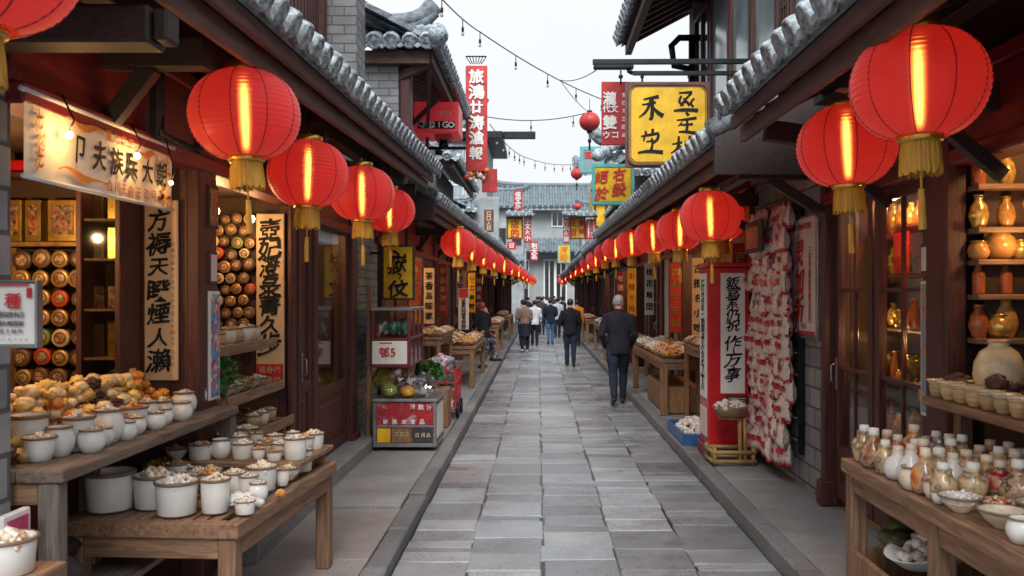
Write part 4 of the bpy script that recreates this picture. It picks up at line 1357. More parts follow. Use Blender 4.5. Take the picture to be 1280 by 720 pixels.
O = Vector((cx, Y0, cz)); NF = -EY
mb = MB(); mb.prism(rrect(hw, hh, .02, 3), O + EY * .06, EX, EZ, NF, .05); part("backing_board", mb, M["signframe"], t)
mb = MB(); mb.prism(rrect(hw - .045, hh - .045, .09), O + EY * .008, EX, EZ, NF, .012); part("face", mb, M["signyellow"], t)
mb = MB(); ring(mb, rrect(hw - .02, hh - .02, .1), rrect(hw - .04, hh - .04, .09), O + EY * .01, EX, EZ, NF, .03)
part("frame_moulding", mb, M["signframe"], t)
mb = MB(); ring(mb, rrect(hw - .052, hh - .052, .085), rrect(hw - .062, hh - .062, .08), O - EY * .0045, EX, EZ, NF, .003); part("inner_border", mb, M["signframe"], t)
kk = (p1.x - p0.x) / 106


def sg(px, py): return Vector((W(px, py, Y0).x, Y0 - .008, W(px, py, Y0).z))


inkm = MB()
S5 = [
    # tree-like character, upper first column
    ((813.5, 134), 31, [[(-.3, .3, .06), (-.05, .36, .1), (.32, .42, .16)], [(0, .36, .1), (-.05, .1, .12), (-.22, -.2, .1), (-.48, -.42, .04)], [(.05, .33, .12), (.06, 0, .14), (.03, -.42, .15), (-.08, -.48, .07)],
                        [(-.36, .1, .05), (-.1, .13, .09), (.2, .2, .1)], [(.08, .02, .06), (.26, -.2, .15), (.5, -.36, .2)]]),
    ((814, 177), 32, [[(-.22, .42, .08), (-.2, .2, .13)], [(-.4, .2, .06), (0, .27, .11), (.3, .33, .1)], [(.06, .5, .1), (.05, .3, .12)], [(-.26, .2, .08), (-.3, .02, .06)], [(.28, .3, .1), (.24, .1, .12), (.02, -.1, .08)],
                      [(.02, .14, .08), (.04, -.15, .1), (-.02, -.36, .12)], [(-.52, -.44, .08), (-.1, -.38, .12), (.46, -.42, .16)], [(-.2, .0, .05), (.1, .04, .07)]]),
    ((857.5, 129), 30, [[(-.3, .42, .06), (.0, .44, .1), (.26, .46, .11)], [(-.2, .3, .1), (-.28, .05, .1), (-.1, -.1, .08)], [(.22, .42, .1), (-.02, .16, .09), (-.24, -.12, .07)], [(-.12, .22, .06), (.16, -.1, .13)], [(.34, .2, .08), (.2, .02, .1), (.3, -.16, .1)],
                        [(-.14, .02, .06), (.1, .06, .08)], [(-.52, -.32, .07), (-.1, -.28, .13), (.5, -.3, .16)]]),
    ((858.5, 155), 29, [[(-.04, .5, .1), (.08, .36, .14)], [(-.44, .16, .06), (0, .2, .11), (.42, .26, .13)], [(.0, .2, .1), (.02, -.06, .11), (-.02, -.34, .12)], [(-.3, -.04, .06), (.0, -.03, .1), (.26, 0, .1)], [(-.36, -.34, .07), (0, -.34, .12), (.5, -.42, .17)], [(-.2, .1, .05), (-.38, -.1, .05)]]),
    ((855, 184), 30, [[(-.5, .12, .06), (-.28, .16, .09), (-.08, .2, .09)], [(-.22, .46, .1), (-.24, 0, .12), (-.26, -.46, .1)], [(-.24, .1, .06), (-.36, -.12, .08), (-.56, -.26, .04)], [(-.2, .08, .06), (-.06, -.08, .1)],
                      [(.02, .22, .06), (.26, .26, .09), (.5, .32, .1)], [(.24, .48, .11), (.22, 0, .13), (.2, -.5, .1)], [(.2, .14, .06), (.08, -.1, .09), (-.1, -.32, .04)], [(.26, .14, .06), (.38, -.06, .12), (.56, -.22, .15)], [(.06, -.12, .05), (.38, -.06, .07)]]),
]
for (c, szp, st) in S5:
    brush(inkm, st, sg(*c), EX, EZ, NF, szp * kk)
part("lettering", inkm, M["ink"], t)
for px in (803, 862):
    mb = MB(); q = sg(px, 102); mb.tube([q + EY * .03, q + EY * .03 + EZ * .1], .012, 6); mb.ball(q + EY * .03 + EZ * .06, .025, sub=1); part("hanger", mb, M["iron"], t)
# iron bars
t = thing("sign_bracket", "pair of long black iron bars reaching out from the upper wall over the yellow sign", "sign bracket", (2.35, Y0, 4.3))
mb = MB(); a, b = W(741, 77, Y0), W(960, 76, Y0); mb.bar((a.x, Y0 + .02, a.z), (b.x, Y0 + .02, b.z), .05, .055); part("upper_bar", mb, M["iron"], t)
mb = MB(); a, b = W(791, 91, Y0), W(940, 91, Y0); mb.bar((a.x, Y0 + .02, a.z), (b.x, Y0 + .02, b.z), .045, .045); mb.tube([(a.x, Y0 + .02, a.z), (a.x - .04, Y0 + .02, a.z + .02), (a.x - .05, Y0 + .02, a.z + .07)], .025, 8); part("lower_bar", mb, M["iron"], t)
mb = MB(); a, b = W(742, 85, Y0), W(792, 81, Y0); mb.box(a.x, b.x, Y0 - .03, Y0 + .06, a.z - .01, b.z + .0, 0, .01); part("end_box", mb, M["iron"], t)
mb = MB(); q = W(776, 88, Y0); mb.tube([(q.x, Y0, q.z), (q.x, Y0, q.z - .16)], .01, 6); mb.ball((q.x, Y0, q.z - .07), .03, sub=1); part("hook", mb, M["iron"], t)


def tex_cols(t, y, colsdef, mkey, bold=.03, name="lettering", wx=1, warp=.05, shear=0):
    mb = MB()
    for (txt, px, py0, py1, szp) in colsdef:
        a, b = W(px, py0, y), W(px, py1, y)
        column(mb, txt, (a.x, y - .016, a.z), (b.x, y - .016, b.z), EX, EZ, szp * y / FPX, 0, bold, shear, wx, warp)
    part(name, mb, M[mkey], t)


def board_px(name, label, cat, x0, y0, x1, y1, Y, face, frame=None, fw=.04, th=.06):
    a, b = W(x0, y1, Y), W(x1, y0, Y)
    return hanging_board(name, label, cat, a.x, b.x, Y, a.z, b.z, face, frame, fw, th)


# red hanging sign behind the yellow one
t = board_px("red_sign", "red hanging sign with white characters half behind the big yellow sign", "sign", 752, 102, 788, 181, 13.6, "signred")
tex_cols(t, 13.6, [("瀧雙", 762, 108, 168, 17)], "whiteink", .035)
tex_cols(t, 13.6, [("代", 758, 130, 142, 10), ("文", 768, 130, 142, 10), ("ウ", 758, 162, 176, 10), ("コ", 769, 162, 176, 10), ("言日月三田品", 780, 114, 174, 6)], "whiteink", .03, "small_lettering")
# teal framed yellow sign
t = board_px("teal_framed_sign", "yellow sign with teal frame and red characters below the big yellow sign", "sign", 740, 205, 793, 256, 15.6, "signyellow", "teal", .06)
tex_cols(t, 15.6, [("絕於", 752, 211, 252, 17), ("右毁", 774, 209, 246, 17)], "redink", .025, shear=.15, warp=.1)
t = board_px("teal_sign", "teal square sign with small red emblem peeking out above the teal framed sign", "sign", 725, 183, 757, 216, 20, "pane_sky", "teal", .09)
tex_cols(t, 20, [("回", 735, 188, 200, 9)], "redink", .05)
# red box sign on the pottery side
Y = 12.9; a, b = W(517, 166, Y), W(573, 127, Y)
t = thing("red_box_sign", "red box sign with black text strip under the swept roof", "sign", ((a.x + b.x) / 2, Y, a.z))
mb = MB(); mb.box(a.x, b.x, Y, Y + .7, a.z, b.z, 0, .015); part("box", mb, mat("red acrylic added glow", (.5, .03, .035), .4, emit=(.6, .03, .04), es=.3), t)  # faint glow added to the red to lift the box out of the roof's shade
mb = MB(); mb.box(a.x + .06, b.x - .05, Y - .012, Y - .002, a.z + .06, a.z + .17, 0, .003); part("text_strip", mb, M["ink"], t)
mb = MB(); c = W(545.5, 156, Y); row(mb, "Q唱2IGO", (a.x + .07, Y - .017, c.z), (b.x - .06, Y - .017, c.z), EZ, .12, 0, .03); part("lettering", mb, M["whiteink"], t)
mb = MB(); c = W(555, 142, Y); row(mb, "日凸口", (c.x - .1, Y - .005, c.z), (c.x + .1, Y - .005, c.z), EZ, .085, 0, .02); part("small_lettering", mb, mat("pale red lettering", (.72, .4, .34), .5), t)
mb = MB(); mb.box(a.x + .3, b.x - .12, Y + .1, Y + .5, a.z - .07, a.z - .002); part("lamp_foot", mb, M["signred"], t)
mb = MB(); mb.bar((a.x + .2, Y + .35, a.z + .3), (-2.2, Y + .35, a.z + .3), .06, .06); mb.ball((b.x - .25, Y + .3, a.z - .12), .07, sub=2, nz=.5); part("mounting", mb, M["iron"], t)
# tall red banner sign
t = board_px("tall_red_sign", "tall narrow red banner sign with a column of white characters against the sky", "sign", 582, 82, 609, 214, 15, "signred", None, th=.05)
tex_cols(t, 15, [("旅鴻廿涛滄報", 595.5, 86, 201, 18)], "whiteink", .035, wx=1.05)
mb = MB(); a, b = W(582, 76, 15), W(608, 76, 15)
mb.tube([(a.x, 15.02, a.z + .08), (b.x, 15.02, b.z + .08)], .012, 6)
for k in range(7):
    x = a.x + (b.x - a.x) * k / 6; x2 = a.x + (b.x - a.x) * (.25 + .5 * k / 6); mb.tube([(x, 15.02, a.z + .08), (x2, 15.02, a.z - .05)], .008, 5)
part("top_bracket", mb, M["iron"], t)
mb = MB(); c = W(595, 118, 15); mb.bar((c.x, 15.1, c.z - .9), (-2.2, 15.1, c.z - .9), .05, .05); part("wall_arm", mb, M["iron"], t)
f = MB(); rr = random.Random(3)
for k in range(16):
    q = W(588 + rr.uniform(-6, 24), 218 + rr.uniform(-6, 6), 15 + rr.uniform(-.1, .2)); f.ball(q, .05, sub=1, nz=.4, seed=k, m=k % 3)
c = W(611, 214, 15); f.box(c.x - .12, c.x + .14, 15.06, 15.1, c.z - .35, c.z + .05, 2)
single("flower_cluster", f, [M["orangeink"], mat("cream petals", (.75, .6, .45), .6), M["signred"]], "cluster of orange and cream paper flowers at the foot of the tall red sign", "decoration")

# small yellow sign above the display cart
t = board_px("yellow_sign", "upright yellow sign with two black brush characters above the glass display case", "sign", 477, 306, 518, 375, 10.6, "signyellow", "black_wood", .02)
mb = MB()
c = W(497, 329, 10.6); letter(mb, "嶽", (c.x, 10.585, c.z), EX, EZ, .25, 0, .015, .12, .95, .12, 3)
c = W(498, 361, 10.6); letter(mb, "伩", (c.x, 10.585, c.z), EX, EZ, .24, 0, .02, .1, 1.05, .12, 5)
brush(mb, [[(-.2, .1, .1), (.1, -.05, .22), (.2, 0, .1)]], (W(494, 315, 10.6).x, 10.584, W(494, 315, 10.6).z), EX, EZ, NF, .16)
brush(mb, [[(-.3, .3, .08), (.2, .1, .16), (-.1, -.4, .06)]], (W(499, 345, 10.6).x, 10.584, W(499, 345, 10.6).z), EX, EZ, NF, .12)
part("lettering", mb, M["ink"], t)
mb = MB(); mb.bar((W(477, 320, 10.6).x, 10.63, 2.3), (-2.05, 10.63, 2.3), .03, .03); part("wall_arm", mb, M["iron"], t)

# far signs
def small_sign(name, label, x0, y0, x1, y1, Y, face, txt, ink, frame=None, szp=9, cols=1, bold=.03):
    t = board_px(name, label, "sign", x0, y0, x1, y1, Y, face, frame, .05 if frame else 0, .08)
    n = len(txt) // cols
    cs = []
    for c in range(cols):
        px = x1 - (x1 - x0) * (c + .5) / cols
        cs.append((txt[c * n:(c + 1) * n], px, y0 + 2, y1 - 2, szp))
    tex_cols(t, Y, cs, ink, bold)
    return t


small_sign("yellow_sign", "far yellow sign with red characters at the grey concrete building", 633, 272, 654, 299, 28, "signyellow", "店的", "redink", "signframe", 11)
small_sign("red_sign", "narrow red sign with white characters beside the far yellow sign of the concrete building", 655, 270, 664, 303, 28, "signred", "乐文火小", "whiteink", None, 7)
small_sign("yellow_sign", "far yellow sign with red characters below the small ball lantern", 712, 271, 732, 299, 30, "signyellow", "東屋王目", "redink", "signframe", 9, 2)
small_sign("red_sign", "narrow red sign with white characters beside the far yellow sign below the ball lantern", 704, 273, 711.6, 304, 30, "signred", "万乐火店", "whiteink", None, 6.5)
small_sign("white_sign", "pale sign with red characters between the far yellow sign and the timber gallery", 733, 274, 745, 299, 29.8, "white", "品祝明記", "redink", "signred", 6, 1)
small_sign("red_sign", "small upright red sign in front of the gate building's upper window", 642, 238, 653, 263, 36, "signred", "佳文乐", "whiteink", None, 8)
small_sign("brown_sign", "dull brown shop sign with pale letters on the grey concrete building", 605, 262, 617, 290, 27, "signframe", "口口人日", "paper", None, 6)
small_sign("red_sign", "small red sign with white characters low before the gate building", 663, 302, 672.5, 326, 44, "signred", "利大品", "whiteink", None, 7.5)
t = small_sign("colourful_sign", "yellow and blue sign with orange characters in front of the gate building", 697, 306, 713, 329, 46, "signyellow", "海報", "orangeink", "teal", 10)
small_sign("red_sign", "tiny red sign under the far concrete building's yellow sign", 634, 302, 645, 312, 40, "signred", "日", "whiteink", None, 7)
for (x0, x1, Y, nm) in ((632, 666, 27.9, "tiled canopy over the concrete building's yellow sign"), (703, 747, 29.6, "tiled canopy over the yellow sign below the ball lantern")):
    a, b = W(x0, 268, Y), W(x1, 268, Y); mb = MB(); tile_roof(mb, (a.x, Y - .2, a.z), (b.x, Y - .2, a.z), (0, .5, .14), .2, .06, seed=int(x0)); mb.box(a.x, b.x, Y - .1, Y + .2, a.z - .09, a.z - .055)
    single("sign_canopy", mb, [M["tile"], M["tile_end"]], "small grey " + nm, "canopy")

# white couplet strip on the pottery side, with red head
t = board_px("couplet_strip", "white upright paper strip with black characters and red flower head beyond the stall tables", "paper strip", 573, 360, 586, 412, 19.5, "white")
tex_cols(t, 19.5, [("以多行兴宝为文好", 579.5, 372, 411, 6)], "ink", .03)
a = W(579.5, 366, 19.5); mb = MB(); mb.box(a.x - .1, a.x + .1, 19.48, 19.495, a.z - .1, a.z + .1, 0, .002); part("red_head", mb, M["signred"], t)

# ---------------------------------------------------------------- cloth banner over the open shop
t = thing("cloth_banner", "white cloth banner with black characters and orange ornaments lit by bulbs", "banner", (-1.99, 4.0, 2.25))
ya, yb, za, zb = 3.36, 4.72, 2.255, 2.575
mb = MB(); nx, nz_ = 24, 6; vs = []; fs = []
def bpt(u, v, d=0): return Vector((-1.965 + d + .006 * math.sin(u * 17) * (1 - v), ya + (yb - ya) * u, za + (zb - za) * v - .012 * math.sin(PI * u) * (1 - v)))
for i in range(nx + 1):
    for j in range(nz_ + 1): vs.append(bpt(i / nx, j / nz_))
for i in range(nx):
    for j in range(nz_): k = i * (nz_ + 1) + j; fs.append((k, k + nz_ + 1, k + nz_ + 2, k + 1))
mb.add(vs, fs, 0, True); part("cloth", mb, M["cloth"], t)
mb = MB()
for i, ch in enumerate("卩夫族兵大朝"):
    u = .29 + i * .118; c = bpt(u, .52, .012); letter(mb, ch, c, EY, EZ, .135, 0, .022, .1, .95, .08, i)
part("lettering", mb, M["ink"], t)
mb = MB()
for i, ch in enumerate("墨七江三"):
    c = bpt(.47 + .055 * i, .84, .012); letter(mb, ch, c, EY, EZ, .055, 0, .01)
for i, ch in enumerate("合川王向王江司"):
    c = bpt(.47 + .056 * i, .16, .012); letter(mb, ch, c, EY, EZ, .058, 0, .01)
NB = EX
def ornament(u0, u1, v, seed, up):
    pts = []
    for k in range(9):
        f = k / 8; pts.append((u0 + (u1 - u0) * f, v + up * .06 * math.sin(f * 9 + seed) * (1 - f) + .05 * f * up, .006 + .028 * max(0, math.sin(f * PI * 1.1) ** 3)))
    w_, h_ = yb - ya, zb - za
    st = [((p[0] - .5) * w_, (p[1] - .5) * h_, p[2]) for p in pts]
    brush(mb, [st], bpt(.5, .5, .012), EY, EZ, NB, 1)
ornament(.2, .48, .84, 1, 1); ornament(.86, .66, .8, 2, -1); ornament(.16, .46, .2, 3, -1); ornament(.92, .84, .12, 4, 1); ornament(.93, .85, .2, 1, -1)
for (u, v, ch) in ((.06, .72, "龙"), (.07, .45, "花"), (.06, .25, "龙"), (.94, .72, "万"), (.95, .5, "寸"), (.9, .22, "花"), (.96, .15, "龙")):
    letter(mb, ch, bpt(u, v, .012), EY, EZ, .09, 0, .004, .2, .7, .25, u * 50)
part("ornament_pattern", mb, M["orangeink"], t)
mb = MB(); mb.tube([(-1.965, ya - .02, zb + .01), (-1.965, yb + .02, zb + .01)], .012, 8); mb.tube([(-1.965, ya - .01, za - .002), (-1.965, yb + .01, za - .002)], .01, 8); part("rod", mb, M["white"], t)
# bulbs shining on the banner
for i, (u, v) in enumerate(((.17, .62), (.62, .66), (.9, .4))):
    c = bpt(u, v, .05)
    b = thing("clip_lamp", ["warm clip lamp before the banner's first character", "warm clip lamp before the middle of the banner", "small clip lamp near the banner's far end"][i], "lamp", c)
    mb = MB(); mb.ball(c, .016 - .004 * (i == 2), sub=2); part("bulb", mb, M["warm"], b)
    mb = MB(); mb.tube([c + EZ * .012, c + EZ * .06 + EX * .02, Vector((c.x - .03, c.y, zb + .04))], .004, 6); part("stem", mb, M["iron"], b)
    lamp(c + EX * .03, (2.2, 1.9, .6)[i], (1, .55, .17), .02)
# iron awning bracket under the painted board
mb = MB(); mb.tube([(-1.95, 4.55, 2.75), (-1.93, 4.5, 2.62), (-1.85, 4.7, 2.58), (-1.6, 5.0, 2.64), (-1.45, 5.1, 2.78)], .018, 8); mb.box(-1.97, -1.93, 4.45, 4.55, 2.6, 2.95)
single("awning_bracket", mb, M["iron"], "bent black iron arm under the red painted board by the big lantern", "bracket")

# ---------------------------------------------------------------- scroll boards
def scroll(name, label, x0, x1, y, z0, z1, txt, small=None, szk=.62, foot=None, bold=.022):
    t = hanging_board(name, label, "scroll", x0, x1, y, z0, z1, "paper", None, 0, .02)
    w_ = x1 - x0
    mb = MB(); cx_ = x0 + w_ * (.45 if small else .5)
    column(mb, txt, (cx_, y - .006, z1 - .05), (cx_, y - .006, z0 + (.05 if not foot else .28 * w_ / .23)), EX, EZ, w_ * szk, 0, bold, .12, 1.0, .1)
    part("lettering", mb, M["ink"], t)
    if small:
        mb = MB(); column(mb, small, (x1 - w_ * .13, y - .006, z1 - .2), (x1 - w_ * .13, y - .006, z0 + .08), EX, EZ, w_ * .13, 0, .005)
        part("small_lettering", mb, M["inkgrey"], t)
    if foot:
        mb = MB(); mb.box(x0 + .005, x1 - .005, y - .006, y - .002, z0 + .005, z0 + .19, 0, 0); o = part("red_foot", mb, M["signred"], t)
        mb = MB()
        for r_ in range(2): row(mb, "福寿門", (x0 + .02, y - .009, z0 + .145 - .085 * r_), (x1 - .02, y - .009, z0 + .145 - .085 * r_), EZ, .06, 0, .0)
        part("foot_lettering", mb, M["paper"], t)
    return t


a, b = W(180, 476, 5.1), W(222, 250, 5.1)
scroll("scroll_board", "tan scroll board with seven black characters above the bench's far end", a.x, b.x, 5.1, a.z, b.z, "方褥天睽煙人瀨", "二言語日品明三在行之年月合人十四王下土大小", .68)
a, b = W(320, 484, 7.22), W(355, 267, 7.22)
scroll("scroll_board", "cream scroll board with black characters and red foot beside the stepped shelves", a.x, b.x, 7.22, a.z, b.z, "壺妃澄彔菁久步", None, .8, True)

# near white notice sign cut by the frame
t = hanging_board("notice_sign", "white notice board with red heading on the stone pier in front of the tin rack", "sign", -2.25, W(48, 392, 3.05).x, 3.05, W(0, 435, 3.05).z, W(0, 350, 3.05).z, "white", "alu", .008, .02)
mb = MB()
q = lambda px, py: Vector((W(px, py, 3.05).x, 3.04, W(px, py, 3.05).z))
letter(mb, "種", q(18, 376), EX, EZ, .058, 0, .02); letter(mb, "氵", q(-4, 376), EX, EZ, .055, 0, .02)
c = q(38, 366); mb.box(c.x - .008, c.x + .008, 3.04, 3.044, c.z - .017, c.z + .017, 0, 0)
c = q(14, 356); mb.box(c.x - .12, c.x + .065, 3.0395, 3.0435, c.z - .003, c.z + .003, 0, 0)
part("red_lettering", mb, M["redink"], t)
mb = MB()
row(mb, "期望此品質保證本店", q(-30, 393), q(32, 393), EZ, .022, 0, .01); row(mb, "歡迎光臨請勿觸摸謝", q(-30, 404), q(32, 404), EZ, .02, 0, .01); row(mb, "百年老店手工制作", q(-30, 414), q(31, 414), EZ, .018, 0, .01); row(mb, "營業時間早九晚六休息", q(-30, 424), q(38, 424), EZ, .01, 0, 0)
part("lettering", mb, M["inkgrey"], t)
mb = MB(); mb.box(-2.3, -2.04, 3.062, 3.2, 1.72, 1.78, 0, .004); part("wall_arm", mb, M["iron"], t)

# small things on the post between the rooms (they face the viewer coming up the street)
def wall_frame(name, label, cat, y0, y1, z0, z1, x, fm, fill, tilt=0):
    t = thing(name, label, cat, (x, (y0 + y1) / 2, z0))
    n = 1 if x < 0 else -1
    mb = MB(); mb.box(x, x + n * .03, y0, y1, z0, z1, 0, .004); part("frame", mb, fm, t)
    mb = MB(); mb.box(x + n * .03, x + n * .034, y0 + .02, y1 - .02, z0 + .02, z1 - .02, 0, 0); part("picture", mb, fill, t)
    return t


M["print"] = blotch("printed picture", [(.2, .09, .03), (.4, .22, .07), (.05, .03, .025), (.28, .05, .03), (.1, .1, .12), (.3, .16, .06)], 60, .35)
M["poster"] = blotch("bright poster", [(.1, .35, .55), (.6, .1, .12), (.12, .45, .5), (.65, .5, .3), (.2, .12, .4), (.55, .2, .35), (.6, .62, .65)], 34, .35)
wall_frame("framed_picture", "dark picture frame high on the post beside the second opening", "picture frame", 5.25, 5.42, 2.2, 2.46, -1.998, M["black_wood"], M["print"])
wall_frame("price_card", "small framed white card on the post between the two openings", "card", 5.27, 5.4, 1.86, 2.06, -1.998, M["wood_z"], M["pinkpaper"])
wall_frame("poster_strip", "tall blue and red poster strip on the post between the two openings", "poster", 5.27, 5.44, 1.16, 1.82, -1.998, M["white"], M["poster"])
wall_frame("poster", "pink poster low on the stone pier behind the white pot", "poster", 3.15, 3.32, .55, 1.0, -1.945, M["white"], mat("magenta print", (.55, .06, .16), .5, var=.4, vs=12))

# ---------------------------------------------------------------- poster and cards on the bottle-table side
t = thing("red_text_poster", "white framed poster with red brush characters beside the candy bags", "poster", (2.3, 7.6, 1.5))
mb = MB(); mb.box(2.28, 2.33, 7.2, 8.0, 1.42, 2.48, 0, .008); part("frame", mb, M["alu"], t)
mb = MB(); mb.box(2.272, 2.28, 7.235, 7.965, 1.46, 2.45, 0, 0); part("sheet", mb, M["pinkpaper"], t)
mb = MB(); mb.box(2.266, 2.272, 7.24, 7.96, 1.46, 1.49, 0, 0)
for i, ch in enumerate("灵加新"): letter(mb, ch, (2.268, 7.66, 2.15 - .24 * i), -EY, EZ, .26, 0, .03, .15, 1.1, .12, i)
column(mb, "三言立作所品文合行", (2.268, 7.36, 2.2), (2.268, 7.36, 1.56), -EY, EZ, .085, 0, .01)
row(mb, "正宗手工制作百年老店", (2.268, 7.9, 2.38), (2.268, 7.3, 2.38), EZ, .06, 0, .01)
row(mb, "ㄴ山三", (2.268, 7.8, 2.3), (2.268, 7.6, 2.3), EZ, .05, 0, .01)
part("lettering", mb, M["redink"], t)
mb = MB(); row(mb, "三品大一家元", (2.268, 7.85, 1.53), (2.268, 7.45, 1.53), EZ, .05, 0, .01); part("small_lettering", mb, M["ink"], t)
t = thing("price_card", "small pink card above the corner of the red text poster", "card", (2.2, 8.1, 2.05))
mb = MB(); mb.box(2.2, 2.215, 8.02, 8.28, 2.12, 2.38, 0, .003); part("card", mb, M["pinkpaper"], t)
mb = MB(); column(mb, "店品", (2.197, 8.15, 2.36), (2.197, 8.15, 2.14), -EY, EZ, .09, 0, .01); part("lettering", mb, M["redink"], t)
wall_frame("price_card", "framed white card on the post beside the glazed door", "card", 5.14, 5.27, 1.92, 2.1, 2.318, M["wood_z"], M["white"])
wall_frame("poster_strip", "narrow rainbow coloured poster strip on the post beside the bottle table", "poster", 5.14, 5.27, 1.08, 1.88, 2.318, M["white"], blotch("rainbow print", [(.1, .3, .6), (.5, .15, .5), (.1, .45, .45), (.6, .3, .1), (.3, .1, .5), (.6, .5, .5)], 9, .35, voro=False))

# ---------------------------------------------------------------- red column sign
t = thing("column_sign", "red lacquered column sign with white panels of black characters on the pavement", "sign column", (1.96, 9.3, .12))
x0, x1, y0, y1, zb_, zt_ = 1.75, 2.17, 9.06, 9.53, .24, 2.08
mb = MB(); mb.box(x0, x1, y0, y1, zb_, zt_, 0, .012); mb.box(x0 - .02, x1 + .02, y0 - .02, y1 + .02, zt_ + .002, zt_ + .05, 0, .01); part("cabinet", mb, M["boxred"], t)
mb = MB(); mb.box(x0 - .03, x1 + .03, y0 - .03, y1 + .03, .12, .238, 0, .01); part("plinth", mb, mat("dull red plinth", (.2, .03, .03), .5), t)
mb = MB(); mb.box(x0 + .125, x1 - .045, y0 - .012, y0 - .001, .78, 2.02, 0, .003); part("front_panel", mb, M["white"], t)
mb = MB(); mb.box(x0 - .012, x0 - .001, y0 + .06, y1 - .06, .72, 2.02, 0, .003); part("side_panel", mb, M["white"], t)
mb = MB(); column(mb, "鈑寫系仍祝", (x0 + .25, y0 - .016, 1.98), (x0 + .25, y0 - .016, 1.42), EX, EZ, .135, 0, .016, .14, 1.1, .12); column(mb, "作方事", (x0 + .25, y0 - .016, 1.38), (x0 + .25, y0 - .016, .9), EX, EZ, .17, 0, .014, .16, 1.1, .12)
column(mb, "行日三明文合之人", (x0 - .016, (y0 + y1) / 2, 1.95), (x0 - .016, (y0 + y1) / 2, .8), -EY, EZ, .18, 0, .01, .1, 1, .1)
part("lettering", mb, M["ink"], t)
mb = MB(); mb.box(x0 + .18, x1 - .02, y0 - .02, y0 - .013, .6, .76, 0, .003); o = part("notice_plate", mb, M["black_wood"], t)
mb = MB(); row(mb, "品味三", (x0 + .2, y0 - .024, .71), (x1 - .04, y0 - .024, .71), EZ, .07, 0, .02); part("notice_lettering", mb, M["paper"], t)
mb = MB(); mb.box(x0 - .012, x0 - .002, y0 + .06, y1 - .06, .32, .62, 0, .003); part("side_notice", mb, M["pinkpaper"], t)
# bamboo stand with basket in front of it
t = thing("bamboo_stand", "low bamboo stand in front of the red column sign", "stand", (1.93, 8.8, .12))
M["bamboo"] = mat("dark bamboo", (.3, .19, .07), .4, var=.4, vs=8)
for z in (.16, .25):
    mb = MB(); pl = [(1.72, 8.62), (2.12, 8.62), (2.18, 8.95), (1.7, 8.95), (1.72, 8.62)]
    for k in range(4): mb.tube([(pl[k][0], pl[k][1], z), (pl[k + 1][0], pl[k + 1][1], z)], .022, 8)
    part("rail", mb, M["bamboo"], t)
for (x, y) in ((1.73, 8.63), (2.11, 8.63), (2.16, 8.94), (1.71, 8.94)):
    mb = MB(); mb.tube([(x, y, .12), (x, y, .3)], .022, 8); part("leg", mb, M["bamboo"], t)
for x in (1.98, 2.03):
    mb = MB(); mb.tube([(x, 8.63, .14), (x, 8.66, .58)], .02, 8); part("upright", mb, M["bamboo"], t)
mb = MB(); mb.lathe([(.02, .575), (.12, .575), (.12, .59), (.02, .59)], 16, at=(1.9, 8.72, 0)); part("seat", mb, M["bamboo"], t)
# ================================================================ goods: vessels with their filling
M["nuts"] = blotch("roasted nuts", [(.32, .15, .05), (.5, .28, .12), (.2, .08, .03), (.6, .4, .22)], 60, .5, objvar=1)
M["cream"] = blotch("cream sweets", [(.75, .62, .45), (.8, .72, .6), (.55, .35, .2), (.82, .78, .7)], 45, .45, objvar=1)
M["amber"] = blotch("amber fruit", [(.62, .25, .04), (.72, .36, .08), (.45, .12, .02), (.75, .5, .2)], 45, .3, objvar=1)
M["brownfill"] = blotch("brown dried fruit", [(.15, .05, .03), (.25, .09, .04), (.08, .03, .02), (.35, .16, .08)], 45, .4, objvar=1)
M["whitefill"] = blotch("pale snacks", [(.72, .7, .66), (.6, .55, .5), (.8, .78, .74), (.5, .42, .35)], 45, .5, objvar=1)
M["mixfill"] = blotch("mixed snacks", [(.6, .35, .15), (.75, .6, .42), (.45, .14, .05), (.8, .75, .68), (.3, .2, .1), (.55, .05, .04)], 32, .45, objvar=1)
FILL = ["nuts", "cream", "amber", "brownfill", "whitefill", "mixfill"]
WORD = {"nuts": "tan nuts", "cream": "cream sweets", "amber": "amber dried fruit", "brownfill": "dark brown fruit", "whitefill": "pale snacks", "mixfill": "mixed snacks", None: "nothing showing"}


def lumps(rx, ry, h, n, r, seed, sub=1, nz=.35, flat=.8, m=0):
    """a mound of separate small lumps inside an ellipse"""
    mb = MB(); rr = random.Random(seed)
    for i in range(n):
        a = rr.uniform(0, 2 * PI); q = math.sqrt(rr.random())
        x, y = rx * q * math.cos(a), ry * q * math.sin(a)
        z = h * (1 - q * q) * rr.uniform(.55, 1.0)
        k = r * rr.uniform(.65, 1.25)
        rot = Matrix.Translation((x, y, z)) @ Matrix.Rotation(rr.uniform(0, 6.28), 4, 'Z') @ Matrix.Rotation(rr.uniform(0, 3.1), 4, 'X')
        mb.ball((0, 0, 0), k, k * rr.uniform(.6, 1), k * rr.uniform(.55, .9), sub, m if not isinstance(m, int) or m < 90 else i % (m - 90), nz, 2.0, seed + i, rot)
    return mb


SHAPES = {
    "pot": ([(.086, 0), (.093, .006), (.1, .1), (.104, .128)], .098, .115, .006),
    "mug": ([(.07, 0), (.078, .006), (.083, .1), (.086, .15), (.088, .158)], .08, .145, .005),
    "cup": ([(.045, 0), (.058, .006), (.074, .05), (.08, .095), (.078, .118), (.083, .128)], .074, .112, .004),
    "jar": ([(.05, 0), (.064, .005), (.092, .05), (.098, .09), (.088, .13), (.072, .15), (.078, .16)], .068, .145, .005),
    "bowl": ([(.045, 0), (.05, .012), (.085, .04), (.108, .075), (.114, .086)], .1, .072, .004),
    "dish": ([(.09, 0), (.1, .006), (.118, .03), (.13, .04)], .12, .03, .004),
}


